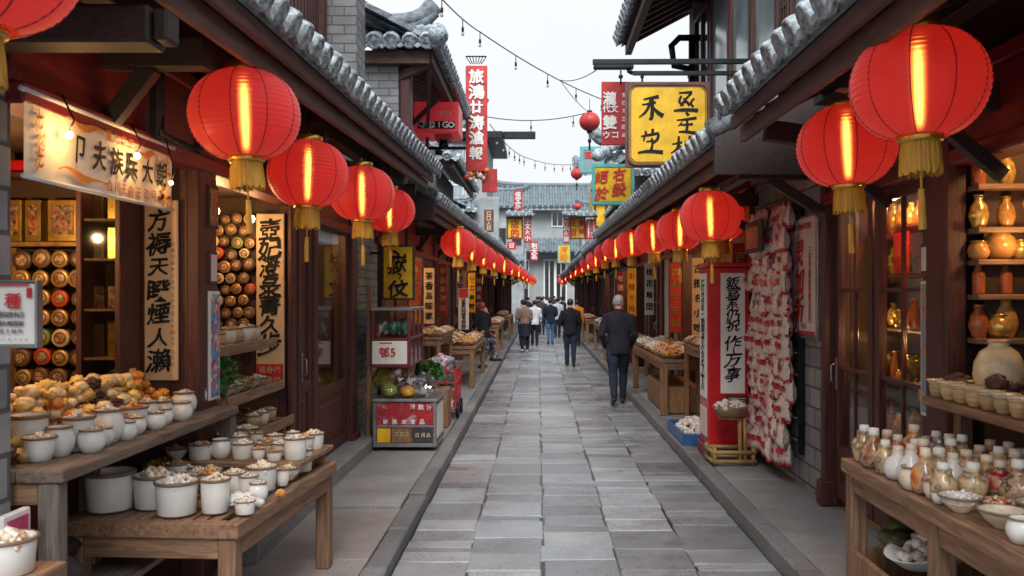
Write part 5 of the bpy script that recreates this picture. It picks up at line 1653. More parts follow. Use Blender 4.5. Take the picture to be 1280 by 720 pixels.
def make_vessel(shape, fill, body="enamel", rim="rimbrown", heap=.03, lid=False):
    t = thing({"pot": "white_pot", "mug": "tall_pot", "cup": "white_cup", "jar": "round_jar", "bowl": "snack_bowl", "dish": "snack_dish"}[shape], "vessel", "pot" if shape in ("pot", "mug") else {"jar": "jar", "cup": "cup"}.get(shape, "bowl"))
    prof, fr, fz, th = SHAPES[shape]
    mb = MB()
    r, z = prof[-1]
    full = prof + [(r + .003, z + .003), (r - th, z + .004)] + [(max(.01, rr - th), zz) for rr, zz in reversed(prof[1:]) if zz > fz * .35]
    mb.lathe(full, 28, capb=True, capt=True)
    part("body", mb, M[body], t)
    if rim:
        mb = MB(); mb.lathe([(r + .001, z - .007), (r + .006, z - .003), (r + .006, z + .004), (r, z + .008), (r - th, z + .0055)], 28, capb=False); part("rim", mb, M[rim], t)
    if fill:
        mb = lumps(fr * .92, fr * .92, heap, 52, fr * .2, len(shape) + len(fill) * 3, 1)
        mb.v = [(a, b, c + fz - .006) for a, b, c in mb.v]
        mb.lathe([(fr * .97, fz - .02), (fr * .5, fz + heap * .3), (.005, fz + heap * .5)], 20, capb=False)
        part("filling", mb, M[fill], t)
    if lid:
        mb = MB(); mb.lathe([(r + .008, z + .009), (r + .018, z + .012), (r + .02, z + .018), (r + .012, z + .024), (.004, z + .026)], 24, capb=True); part("lid", mb, M["ceramic"], t)
    return t


def vessel(shape, fill, loc, sc=1, rz=0, body="enamel", rim="rimbrown", heap=.045, lid=False, label=None, group=None):
    o = get(("v", shape, fill, body, rim, lid, heap > .04), lambda: make_vessel(shape, fill, body, rim, heap, lid))
    return put(o, loc, rz, sc, label, group)


def table(name, label, x0, x1, y0, y1, zt, zb, top="table", leg="table_z", lw=.07, th=.05, slats=0, apron=.09, shelfz=None, lower=False):
    t = thing(name, label, "table", ((x0 + x1) / 2, (y0 + y1) / 2, zb))
    mb = MB()
    if slats:
        n = slats; w_ = (y1 - y0) / n
        # a framed slatted deck
        fr = .07
        mb.box(x0, x1, y0, y0 + fr, zt - th, zt - .004); mb.box(x0, x1, y1 - fr, y1, zt - th, zt - .004)
        mb.box(x0, x0 + fr, y0 + fr, y1 - fr, zt - th, zt - .005); mb.box(x1 - fr, x1, y0 + fr, y1 - fr, zt - th, zt - .005)
        k = x0 + fr + .01
        while k < x1 - fr - .04:
            mb.box(k, k + .05, y0 + fr, y1 - fr, zt - .022, zt - .002 + rnd.uniform(-.003, .002)); k += .068
    else:
        n = max(2, int((x1 - x0) / .16)); w_ = (x1 - x0) / n
        for i in range(n): mb.box(x0 + i * w_ + .001, x0 + (i + 1) * w_ - .001, y0 + rnd.uniform(0, .012), y1 - rnd.uniform(0, .012), zt - th, zt + rnd.uniform(-.003, .001), 0, .006)
    part("tabletop", mb, M[top], t)
    zt2 = zt - th - .002
    i = .02
    mb = MB()
    mb.box(x0 + i + lw, x1 - i - lw, y0 + i + .01, y0 + i + .04, zt2 - apron, zt2); part("apron", mb, M[top if top != "table" else "table_x"], t)
    mb = MB(); mb.box(x0 + i + lw, x1 - i - lw, y1 - i - .04, y1 - i - .01, zt2 - apron, zt2); part("apron", mb, M[top if top != "table" else "table_x"], t)
    for x in (x0 + i + .01, x1 - i - .04):
        mb = MB(); mb.box(x, x + .03, y0 + i + lw, y1 - i - lw, zt2 - apron, zt2); part("apron", mb, M[top], t)
    for x in (x0 + i, x1 - i - lw):
        for y in (y0 + i, y1 - i - lw):
            mb = MB(); mb.box(x, x + lw, y, y + lw, zb, zt2, 0, .006); part("leg", mb, M[leg], t)
    if shelfz:
        mb = MB(); mb.box(x0 + i + .005, x1 - i - .005, y0 + i + lw * .2, y1 - i - lw * .2, shelfz - .03, shelfz); part("shelf", mb, M[top], t)
    return t


# ================================================================ slatted table with white pots
ZS = .755
T1 = table("slatted_table", "brown slatted table crowded with white enamel pots of snacks", -2.19, -1.33, 4.07, 5.62, ZS - .008, .085, lw=.085, th=.075, slats=8, apron=.1)
T1.rotation_euler.z = -.066

front = [  # px, base py, width px, height px, shape, fill, label
    (137, 643, 61, 56, "pot", None, "largest white pot, empty, at the slatted table's inner near corner"),
    (193, 639, 52, 44, "pot", "cream", "white pot heaped with cream sweets behind the big empty pot"),
    (221, 648, 53, 44, "pot", "whitefill", "short wide white pot of pale snacks standing alone at the table's near edge"),
    (269, 644, 37, 41, "mug", "cream", "narrow white pot with a nut on top at the table's street corner"),
    (243, 601, 46, 22, "dish", "amber", "flat bowl heaped with reddish amber nuts behind the short wide pot"),
    (293, 623, 29, 27, "mug", "cream", "narrower of two white pots behind the crumpled paper"),
    (311, 624, 24, 30, "mug", "whitefill", "taller of two white pots beside the crumpled paper"),
    (327, 616, 38, 32, "pot", "cream", "wide white pot at the middle of the table's street edge"),
    (360, 603, 31, 22, "bowl", "cream", "white bowl on the street edge between two white pots"),
    (378, 591, 24, 25, "mug", "cream", "white pot third from the table's far street corner"),
    (392, 580, 28, 25, "mug", "whitefill", "white pot at the slatted table's far street corner"),
]
_m = [(209, 597, 30, 18, "pot", "nuts"), (260, 585, 34, 13, "bowl", "cream"), (278, 594, 34, 16, "bowl", "amber"), (304, 584, 28, 18, "cup", "cream"), (326, 586, 20, 18, "pot", "cream"), (336, 570, 28, 15, "bowl", "nuts"), (357, 572, 32, 15, "pot", "cream"), (378, 566, 28, 16, "pot", "amber"),
      (344, 554, 18, 12, "cup", "cream"), (321, 553, 15, 14, "cup", "nuts"), (276, 575, 24, 22, "jar", None), (248, 578, 28, 18, "pot", "mixfill"), (230, 567, 28, 13, "bowl", "amber"), (196, 586, 30, 14, "pot", "cream"), (214, 580, 28, 14, "bowl", "nuts"), (161, 588, 36, 14, "bowl", "cream"),
      (298, 564, 24, 16, "pot", "cream"), (193, 601, 28, 17, "pot", "amber"), (282, 553, 20, 13, "cup", "cream"), (258, 560, 24, 15, "pot", "nuts"), (392, 563, 24, 18, "pot", "cream"), (240, 553, 20, 14, "bowl", "cream"), (180, 570, 28, 14, "pot", "mixfill"), (312, 603, 26, 18, "bowl", "nuts"), (345, 594, 24, 20, "cup", "cream")]
_m.sort(key=lambda q: (-(q[1] // 9), q[0]))
_rowc = {}
for q in _m:
    k = q[1] // 9; _rowc.setdefault(k, []).append(q)
for ri, k in enumerate(sorted(_rowc, reverse=True)):
    for ci, q in enumerate(_rowc[k]):
        front.append(q + ("white %s of %s, slatted table's %s row back, %s from the wall" % ({"pot": "pot", "bowl": "bowl", "cup": "cup", "jar": "jar"}[q[4]], WORD[q[5]], ORD[ri + 1], ORD[ci]),))
def on_table(px, by, zt):
    Y = (CAMZ - zt) * FPX / (by - 368)
    return Vector(((px - 673) * Y / FPX, Y, zt))
W0 = {"pot": .216, "mug": .184, "cup": .17, "jar": .2, "bowl": .236, "dish": .266}
H0 = {"pot": .134, "mug": .165, "cup": .134, "jar": .168, "bowl": .093, "dish": .048}
mb = MB(); mb.box(-2.16, -1.345, 4.97, 5.6, .822, .85); mb.box(-2.14, -1.38, 5.0, 5.03, ZS, .821); mb.box(-2.14, -1.38, 5.5, 5.53, ZS, .821); part("riser", mb, M["table_x"], T1)
occ = []
for (px, by, wpx, hpx, shp, fl, lb) in front:
    zt = .85 if by < 582 else ZS
    p = on_table(px, by, zt)
    w_ = wpx * p.y / FPX * (1.12 if by < 605 else 1.04); p.y += w_ * .45
    p.y = min(p.y, 5.6 - w_ / 2); p.x = (px - 673) * p.y / FPX; p.x = min(p.x, -1.34 + (p.y - 4.85) * .066 - w_ / 2)
    if zt > ZS: p.y = max(p.y, 5.0 + w_ / 2)
    h_ = hpx * p.y / FPX * 1.12
    s_ = w_ / W0[shp]
    sz = min(max(h_ / H0[shp], s_ * .7), s_ * 1.25)
    vessel(shp, fl, p, (s_, s_, sz), rnd.uniform(0, 6), label=lb, group="white pots on the slatted table", rim="rimbrown" if shp != "dish" else "rimgrey")
    occ.append((p.x, p.y, w_ / 2))
rr = random.Random(5)
kinds = [("pot", "cream"), ("cup", "nuts"), ("bowl", "cream"), ("pot", "amber"), ("bowl", "amber"), ("mug", "nuts"), ("cup", "cream"), ("jar", "whitefill"), ("bowl", "mixfill"), ("bowl", "nuts")]
cand = []
y = 4.2
rowi = 0
while y < 5.55:
    x = -2.12 + rr.uniform(0, .06)
    cnt = 0
    while x < -1.36:
        r_ = rr.uniform(.046, .066)
        if all((x - ox) ** 2 + (y - oy) ** 2 > (r_ + orr + .004) ** 2 for ox, oy, orr in occ) and x + r_ < -1.345 and (y + r_ < 4.96 or y - r_ > 4.98) and y + r_ < 5.59:
            shp, fl = rr.choice(kinds)
            cand.append((int((y - 4.2) / .11), x, y, r_, shp, fl)); occ.append((x, y, r_))
        x += r_ * .5
    y += .06; rowi += 1
ROWN = ["nearest cluster", "second cluster", "third cluster", "fourth cluster", "fifth cluster", "sixth cluster", "seventh cluster", "eighth cluster", "ninth cluster", "tenth cluster", "eleventh cluster", "twelfth cluster", "back edge"]
for _ in range(900):
    x, y, r_ = rr.uniform(-2.1, -1.39), rr.uniform(4.22, 5.55), rr.uniform(.036, .047)
    if 4.9 < y < 5.03 or not all((x - ox) ** 2 + (y - oy) ** 2 > (r_ + orr) ** 2 for ox, oy, orr in occ): continue
    cand.append((int((y - 4.2) / .11), x, y, r_, rr.choice(["cup", "cup", "pot", "mug"]), rr.choice(["cream", "nuts", "amber", "whitefill", "mixfill"]))); occ.append((x, y, r_))
cand.sort(key=lambda c: (c[0], c[1]))
for k_, (ri, x, y, r_, shp, fl) in enumerate(cand):
    ci = k_ - [c[0] for c in cand].index(ri)
    s_ = 2.1 * r_ / W0[shp]
    lb = "small %s of %s squeezed between big pots, %s row, %s across" % ({"dish": "dish", "bowl": "bowl", "cup": "cup", "jar": "jar"}.get(shp, "pot"), WORD[fl], ORD[ri + 1], ORD[ci])
    vessel(shp, fl, (x, y, .85 if y > 4.98 else ZS), (s_, s_, s_ * (rr.uniform(.95, 1.25) + (.3 if 4.6 < y < 4.97 else 0))), rr.uniform(0, 6), label=lb, group="white pots on the slatted table", rim=rr.choice(["rimbrown", "rimgrey", "rimbrown"]))
# crumpled paper and stray sweets
mb = MB(); mb.ball((0, 0, .03), .07, .055, .03, 3, 0, .55, 3.2, 4, smooth=False)
o = single("crumpled_paper", mb, M["white"], "crumpled white paper lying between the pots at the street edge", "paper"); o.location = on_table(300, 636, ZS); o.location.y += .03
# loose lumps between the pots
for i in range(4):
    for _ in range(30):
        x, y = rr.uniform(-2.0, -1.32), rr.uniform(4.15, 4.9)
        if all((x - ox) ** 2 + (y - oy) ** 2 > (orr + .02) ** 2 for ox, oy, orr in occ): break
    else: continue
    k = i % 4
    def mk(k=k):
        mb = MB(); mb.ball((0, 0, .026), .034, .028, .026, 2, 0, .4, 2.5, k)
        return single("loose_sweet", mb, M[["cream", "nuts", "amber", "whitefill"][k]], "loose sweet lying between the pots on the slatted table", "sweet", "loose sweets between the pots", loc=Vector((0, 0, 0)))
    put(get(("sweet", k), mk), (x, y, ZS), rr.uniform(0, 6), rr.uniform(.8, 1.2)); occ.append((x, y, .03))

# ================================================================ greyed bench with heaped pastries
ZB = 1.115
t = thing("goods_bench", "weathered grey wooden bench counter under heaped pastries and white cups", "bench", (-2.25, 4.2, .085))
mb = MB()
for k, (xa, xb) in enumerate(((-2.03, -1.845), (-2.22, -2.034), (-2.41, -2.224), (-2.62, -2.414))):
    mb.box(xa, xb, 3.41, 5.42 if k == 0 else 5.05, ZB - .05, ZB + rnd.uniform(-.003, .001), 0, .007)
part("counter_top", mb, M["greywood"], t)
mb = MB(); mb.box(-2.6, -1.955, 3.435, 3.455, ZB - .14, ZB - .053); part("apron", mb, M["table_x"], t)
for (x, y) in ((-1.95, 3.42), (-2.6, 3.46), (-1.94, 5.34), (-2.6, 4.8), (-2.25, 4.3)):
    mb = MB(); mb.box(x, x + .08, y, y + .08, .085, ZB - .053, 0, .007); part("leg", mb, M["greywood_z"], t)
mb = MB(); mb.box(-2.58, -1.9, 3.5, 4.9, .45, .48); part("shelf", mb, M["greywood"], t)
# dark bundles on its low shelf
for i, (x, y, s_) in enumerate(((-2.1, 3.75, .14), (-2.3, 4.1, .16), (-2.05, 4.5, .13), (-2.4, 3.7, .15))):
    mb = MB(); mb.ball((x, y, .48 + s_ * .75), s_, s_ * .9, s_ * .75, 3, 0, .35, 2, i)
    single("cloth_sack", mb, [M["black_wood"]], "dark sack stored on the low shelf under the grey bench, %s one inwards" % ORD[i], "sack", "sacks under the grey bench")

M["pastry_y"] = mat("golden pastry", (.78, .5, .17), .5, var=.4, vs=9, bump=.5, bs=30, objvar=.15)
M["pastry_o"] = mat("orange preserved fruit", (.66, .25, .04), .35, var=.4, vs=9, bump=.4, bs=25, objvar=.15)
M["pastry_p"] = mat("purple brown dried flowers", (.11, .035, .03), .55, var=.6, vs=14, bump=.9, bs=40, objvar=.2)
M["pastry_c"] = mat("cream bun", (.78, .62, .4), .5, var=.25, vs=8, bump=.35, bs=22, objvar=.1)
def pastry(kind):
    mb = MB()
    if kind == "pastry_p":
        q = random.Random(8)
        for k in range(16):
            a = q.uniform(0, 6.28); e = q.uniform(0, 1.4); r_ = .045
            mb.ball((r_ * math.cos(a) * math.cos(e), r_ * math.sin(a) * math.cos(e), .03 + r_ * math.sin(e)), .022, .02, .016, 1, 0, .5, 3, k)
        mb.ball((0, 0, .035), .045, .045, .04, 2)
    else:
        mb.ball((0, 0, .04), .052, .044, .04, 3, 0, {"pastry_y": .75, "pastry_o": .5, "pastry_c": .35}[kind], 3.1, len(kind) + ord(kind[-1]))
    nm = {"pastry_y": ("golden_pastry", "golden yellow pastry"), "pastry_o": ("preserved_fruit", "orange preserved fruit"), "pastry_p": ("dried_flower", "purple brown dried flower clump"), "pastry_c": ("cream_bun", "pale cream bun")}[kind]
    return single(nm[0], mb, M[kind], nm[1] + " in the heap on the grey bench", "pastry", nm[1] + " heap on the grey bench", loc=Vector((0, 0, 0)))
rr = random.Random(9)
hp = []
for layer in range(5):
    y = 3.52
    while y < 5.02:
        x = -2.58 + .05 * layer
        xm = (-2.1 if y < 4 else -2.0) - .06 * layer
        while x < xm:
            f = (x + 2.6) / .5
            px = x + rr.uniform(-.02, .02); py = y + rr.uniform(-.02, .02)
            if not (layer == 0 and f < .35 and rr.random() < .9):
                zone = noise.noise(Vector((px * 3, py * 2.2, 3)))
                kd = "pastry_p" if zone > .22 else "pastry_o" if zone < -.22 else rr.choice(["pastry_y", "pastry_c"])
                hp.append((px, py, ZB + layer * .05 + rr.uniform(-.008, .012), kd))
            x += .068
        y += .072
for (x, y, z, kd) in hp:
    put(get(("p", kd), lambda: pastry(kd)), (x, y, max(z, ZB)), rr.uniform(0, 6), rr.uniform(.42, .82))
# row of white cups and jars in front of the heap
cups = [(36, 573, 48, 56, "cup", None), (74, 573, 38, 34, "jar", None), (98, 566, 40, 44, "cup", "cream"), (134, 556, 42, 38, "jar", "whitefill"), (167, 541, 36, 28, "cup", "amber"), (184, 534, 30, 28, "jar", "cream"), (203, 529, 25, 26, "cup", "cream"),
        (230, 520, 32, 26, "jar", "whitefill"), (247, 513, 24, 24, "cup", None), (259, 508, 24, 26, "jar", "cream"), (268, 504, 22, 27, "cup", None)]
cl = ["tall white cup next to the stone pier on the grey bench", "round white jar beside the first tall cup on the grey bench", "white cup of cream sweets, third along the bench front", "squat white jar of pale snacks, fourth along the bench front", "white cup of amber fruit, fifth along the bench front", "small cream filled jar, sixth along the bench front",
      "white cup of cream sweets, seventh along the bench front", "round jar of pale snacks below the dried flowers, eighth along", "plain white cup third from the bench's far end", "round white jar second from the bench's far end", "plain white cup at the very far end of the bench"]
for (px, by, wp, hpx, shp, fl), lb in zip(cups, cl):
    p = on_table(px, by, ZB); w_ = wp * p.y / FPX; p.y += w_ * .4; p.x = min((px - 673) * p.y / FPX, -1.86 - w_ / 2); h_ = hpx * p.y / FPX * 1.12
    s_ = w_ / W0[shp]
    vessel(shp, fl, p, (s_, s_, min(max(h_ / H0[shp], s_ * .8), s_ * 1.4)), rr.uniform(0, 6), label=lb, group="white cups along the grey bench", rim="rimbrown")
for i in range(9):
    y = 3.62 + i * .14; x = -2.06 + rr.uniform(-.02, .02)
    vessel("cup", ["cream", "whitefill", "nuts"][i % 3], (x, y, ZB), rr.uniform(.6, .8), 0, label="white cup in the bench's second row, %s from the stone pier" % ORD[i], group="white cups along the grey bench")
for i in range(7):
    y = 3.75 + i * .16
    vessel("jar", ["whitefill", "cream"][i % 2], (-1.94 - .03 * (i % 2), y + .07, ZB), rr.uniform(.5, .62), 0, label="small jar between the bench's front cups, %s from the stone pier" % ORD[i], group="white cups along the grey bench")

# white pot standing low in the corner of the picture
put(vessel("pot", "cream", (0, 0, 0), label="white pot on a stool at the picture's lower corner"), W(8, 716, 3.0), 0, .92)
bx_ = W(8, 716, 3.0)
mb = MB(); mb.box(bx_.x - .16, bx_.x + .13, 2.85, 3.14, bx_.z - .04, bx_.z - .001)
t = thing("wooden_stool", "low wooden stool under the white pot at the lower corner", "stool", (bx_.x, 3, .085)); part("seat", mb, M["table"], t)
for x in (-.14, .07):
    for y in (2.87, 3.07): mb = MB(); mb.box(bx_.x + x, bx_.x + x + .04, y, y + .04, .085, bx_.z - .042); part("leg", mb, M["table_z"], t)

# ================================================================ inside the first room: tin rack, cabinet, boxes
YP = 5.138   # face of the partition
t = thing("tin_rack", "gold edged rack panel full of round tins at the back of the open shop", "rack", (-2.78, YP, 1.2))
mb = MB(); mb.box(-3.25, -2.56, YP - .03, YP - .002, 1.15, 2.07, 0, .004); part("panel", mb, M["dark"], t)
mb = MB()
for x in (-3.25, -3.03, -2.59): mb.box(x, x + .03, YP - .09, YP - .031, 1.15, 2.07)
mb.box(-3.27, -2.54, YP - .14, YP - .031, 2.072, 2.1)
part("rack_frame", mb, mat("gilded trim", (.3, .17, .06), .4, metal=.4, var=.5, vs=25), t)
tinm = {"gold": mat("gold tin", (.5, .29, .1), .32, metal=.35, var=.35, vs=9, objvar=.2), "brown": mat("brown tin", (.16, .085, .045), .4, var=.5, vs=9, objvar=.3), "red": mat("red tin", (.55, .06, .02), .35, var=.2), "green": mat("green tin", (.16, .22, .05), .4, var=.3), "cream": mat("cream tin", (.6, .45, .26), .35, var=.3, vs=12, objvar=.2), "dark": mat("dark tin", (.06, .04, .035), .35, var=.5)}
LIDP = blotch("printed lid", [(.5, .3, .12), (.3, .06, .03), (.6, .48, .3), (.12, .06, .03), (.45, .2, .06), (.1, .14, .06)], 28, .35, voro=False, objvar=1)
def make_tin(kind):
    t = thing("round_tin", "tin", "tin")
    Mx = Matrix.Rotation(R(90), 4, 'X')
    mb = MB(); mb.lathe([(.046, 0), (.048, .004), (.048, .06), (.05, .062), (.05, .085), (.046, .092), (.03, .09), (.004, .092)], 22, M=Mx); part("can", mb, tinm[kind], t)
    mb = MB(); mb.lathe([(.02, .0925), (.026, .0935), (.034, .0925)], 18, M=Mx, capb=False); part("lid_ring", mb, M["signframe"], t); mb = MB(); mb.lathe([(.002, .0945), (.026, .0938), (.028, .0925)], 16, M=Mx, capb=False); part("lid_print", mb, LIDP, t)
    return t
tk = [["dark", "brown", "gold", "dark"], ["gold", "gold", "gold", "gold"], ["brown", "gold", "red", "brown"], ["gold", "gold", "gold", "brown"], ["dark", "green", "cream", "brown"], ["brown", "red", "gold", "dark"], ["gold", "brown", "brown", "brown"], ["brown", "gold", "brown", "gold"]]
for r_ in range(8):
    for c in range(4):
        kd = tk[r_][c]
        put(get(("tin", kd), lambda: make_tin(kd)), (-2.945 + c * .108 + rr.uniform(-.008, .008), YP - .035, 2.0 - r_ * .112 + rr.uniform(-.006, .006)), 0, rr.uniform(.92, 1.12), label="round %s tin, rack's %s row from the top, %s from the stone pier" % (kd, ORD[r_], ORD[c]), group="round tins in the rack")
for i, (x0, x1) in enumerate(((-3.1, -2.95), (-2.93, -2.84), (-2.8, -2.63))):
    y = YP - .12
    t = thing("gift_box", "boxed goods with gold trim on top of the tin rack, %s from the stone pier" % ORD[i], "box", ((x0 + x1) / 2, y, 2.102), "gift boxes above the tin rack")
    mb = MB(); mb.box(x0, x1, y, y + .1, 2.102, 2.34, 0, .004); part("carton", mb, M["gold"], t)
    mb = MB(); mb.box(x0 + .02, x1 - .02, y - .004, y - .001, 2.14, 2.31, 0, 0); part("label_print", mb, M["print"], t)
mb = MB(); mb.box(-3.2, -2.5, YP - .2, YP - .03, 2.46, 2.49); single("hanging_shelf", mb, M["wood_x"], "plain dark shelf high behind the cloth banner", "shelf")
for i, x in enumerate((-3.0, -2.8, -2.62)):
    mb = MB(); mb.box(x, x + .12, YP - .17, YP - .06, 2.492, 2.56); single("carton", mb, [M["boxred"], M["print"], M["black_wood"]][i], ["red", "printed", "dark"][i] + " carton on the shelf behind the cloth banner", "box")
t = thing("glass_cabinet", "dark glazed cabinet with lit shelves between the tin rack and the scroll", "cabinet", (-2.43, YP, 1.0))
mb = MB(); x0, x1, y0, y1 = -2.545, -2.3, YP - .3, YP - .004
mb.box(x0, x1, y1 - .02, y1, .8, 2.5); mb.box(x0, x0 + .03, y0, y1 - .02, .8, 2.5); mb.box(x1 - .03, x1, y0, y1 - .02, .8, 2.5); mb.box(x0 + .03, x1 - .03, y0, y1 - .02, 2.46, 2.5)
part("case", mb, M["wood_z"], t)
for z in (1.1, 1.45, 1.72, 2.0, 2.22):
    mb = MB(); mb.box(x0 + .032, x1 - .032, y0 + .02, y1 - .022, z - .015, z); part("shelf", mb, M["tan_wood"], t)
mb = MB(); mb.box(x0 + .03, x1 - .03, y0 + .004, y0 + .01, .82, 2.45, 0, 0); part("pane", mb, M["glass"], t)
i = 0
for z in (1.1, 1.45, 1.72, 2.0, 2.22):
    for x in (-2.49, -2.41, -2.36)[: 2 + (i % 2)]:
        mb = MB(); hh_ = rr.uniform(.1, .2)
        mb.box(x - .028, x + .028, YP - .16, YP - .12, z + .001, z + hh_, 0, .003); o = single("packet", mb, rr.choice([M["paper"], M["print"], M["gold"], M["signframe"]]), "small packet on the glazed cabinet's %s shelf up, %s along" % (ORD[i], ["first", "second", "third"][(-2.49, -2.41, -2.36).index(x)]), "packet", "packets in the glazed cabinet")
    i += 1
lamp((-2.75, 4.2, 2.15), 24, r=.02); lamp((-2.2, 3.9, 2.0), 7, r=.02); lamp((-2.42, 4.9, 2.42), .6, r=.02)
# bulb hanging in the room
def make_bulb():
    t = thing("hanging_bulb", "bulb", "lamp")
    mb = MB(); mb.ball((0, 0, 0), .028, .028, .036, 2); part("bulb", mb, M["warm"], t)
    mb = MB(); mb.lathe([(.014, .03), (.016, .06), (.006, .07)], 10); mb.tube([(0, 0, .06), (0, 0, .22)], .004, 5); part("holder", mb, M["iron"], t)
    return t
put(get("bulb", make_bulb), (-2.4, 6.55, 2.42), label="warm bare bulb over the stepped shelves, next to the scroll", group="bare bulbs over the stepped shelves")
put(get("bulb", make_bulb), (-2.6, 6.9, 2.42), label="warm bare bulb deeper in over the wall of tins", group="bare bulbs over the stepped shelves")
put(get("bulb", make_bulb), (-2.28, 7.0, 2.4), sc=.9, label="warm bare bulb right above the cream scroll", group="bare bulbs over the stepped shelves")
lamp((-2.4, 6.5, 2.35), 15); lamp((-2.3, 6.95, 2.3), 4)

# ================================================================ second room: wall of round boxes, stepped shelves
YQ = 7.288
for r_ in range(12):
    for c in range(7):
        x = -2.98 + c * .102 + (.05 if r_ % 2 else 0) + rr.uniform(-.01, .01); z = 2.42 - r_ * .096 + rr.uniform(-.012, .012)
        if x > -2.36: continue
        kd = rr.choice(["gold", "brown", "cream", "red", "brown", "dark", "green", "cream", "dark"])
        put(get(("tin", kd), lambda: make_tin(kd)), (x, YQ - .002, z), 0, rr.uniform(.75, 1.08), label="round %s box stacked beside the cream scroll, %s row down, %s along" % (kd, ORD[r_], ORD[c]), group="round boxes stacked beside the cream scroll")
t = thing("stepped_shelf", "stepped wooden display shelves spilling out of the second shop opening", "shelf", (-2.1, 6.1, .12))
steps = [(-2.0, 1.45), (-1.95, 1.13), (-1.87, .87)]
for (x, z) in steps:
    mb = MB(); mb.box(x - .42, x, 5.5, 6.68, z - .035, z, 0, .006); mb.box(x - .001, x + .018, 5.5, 6.68, z - .045, z + .025, 0, .005); part("board", mb, M["tan_wood"] if False else M["table"], t)
for y in (5.52, 6.6):
    mb = MB(); mb.box(-2.42, -2.36, y, y + .06, .26, 1.42); part("upright", mb, M["table_z"], t)
    mb = MB(); mb.box(-1.97, -1.91, y + .001, y + .061, .26, .83); part("upright", mb, M["table_z"], t)
k = 0
for si, (x, z) in enumerate(steps):
    y = 5.6
    j = 0
    while y < 6.6:
        fl = rr.choice(["nuts", "cream", "whitefill", "mixfill", "brownfill", "amber"])
        shp = ["jar", "bowl", "dish"][si] if rr.random() < .7 else "cup"
        vessel(shp, fl, (x - .11, y, z), .72, rr.uniform(0, 6), body=rr.choice(["ceramic", "enamel", "stoneware"]), rim="rimbrown", heap=.045, label="%s of %s, front of the %s stepped shelf, %s from the post" % (shp, WORD[fl], ["top", "middle", "bottom"][si], ORD[j]), group="vessels on the stepped shelves")
        fl2 = rr.choice(["nuts", "cream", "mixfill", "brownfill", "amber"])
        vessel("bowl", fl2, (x - .29, y + .03, z), .75, rr.uniform(0, 6), body=rr.choice(["ceramic", "stoneware"]), heap=.05, label="bowl of %s, back of the %s stepped shelf, %s from the post" % (WORD[fl2], ["top", "middle", "bottom"][si], ORD[j]), group="vessels on the stepped shelves")
        y += .17; j += 1
def plant(label, loc, r_, h_, n, seed, cat="plant", leaf=.07):
    t = thing("potted_green" if cat == "plant" else "green_vegetable", label, cat, loc)
    q = random.Random(seed); mb = MB()
    for i in range(n):
        a = q.uniform(0, 6.28); e = q.uniform(-.2, 1.5); rr_ = r_ * q.uniform(.55, 1.05)
        c = Vector((rr_ * math.cos(a) * math.cos(e), rr_ * math.sin(a) * math.cos(e), h_ * .5 + h_ * .5 * math.sin(e))) + Vector(loc)
        d = Vector((q.uniform(-1, 1), q.uniform(-1, 1), q.uniform(-.2, 1))).normalized(); s2 = d.cross(Vector((q.uniform(-1, 1), q.uniform(-1, 1), q.uniform(-1, 1)))).normalized()
        L_ = leaf * q.uniform(.6, 1.2)
        nrm = d.cross(s2) * L_ * .15
        mb.add([c, c + d * L_ * .5 + s2 * L_ * .25 + nrm, c + d * L_, c + d * L_ * .5 - s2 * L_ * .25 + nrm], [(0, 1, 2), (0, 2, 3)], 0, False)
    part("foliage", mb, M["green"], t)
    mb = MB(); mb.ball((loc[0], loc[1], loc[2] + h_ * .45), r_ * .6, r_ * .6, h_ * .4, 2, 0, .4, 2, seed); part("stalk", mb, M["green"], t)
    return t
plant("bushy green bunch standing among the stepped shelves by the post", (-1.98, 5.52, 1.14), .07, .22, 240, 3)

# ================================================================ behind the glazed door on the pottery side
for si, z in enumerate((.9, 1.35, 1.8, 2.2)):
    for j in range(7):
        y = 7.65 + j * .27; h_ = rr.uniform(.14, .3)
        kd = rr.choice(["a", "b", "c"])
        def mk(kd=kd):
            mb = MB()
            if kd == "a": mb.box(-.07, .07, -.08, .08, 0, .24, 0, .005)
            elif kd == "b": mb.lathe([(.05, 0), (.07, .02), (.075, .15), (.04, .2), (.045, .24), (.004, .25)], 14)
            else: mb.box(-.05, .05, -.11, .11, 0, .16, 0, .005)
            return single({"a": "printed_box", "b": "storage_jar", "c": "flat_box"}[kd], mb, {"a": M["poster"], "b": M["stoneware"], "c": M["print"]}[kd], "goods", "box" if kd != "b" else "jar", loc=Vector((0, 0, 0)))
        put(get(("dg", kd), mk), (-2.6, y, z), 0, rr.uniform(.8, 1.1), label="%s in the glazed door by the brick pier, %s shelf up, %s along" % ({"a": "bright printed box", "b": "brown jar", "c": "flat printed box"}[kd], ORD[si], ORD[j]), group="goods behind the glazed door by the brick pier")
lamp((-2.35, 8.6, 2.45), 22)

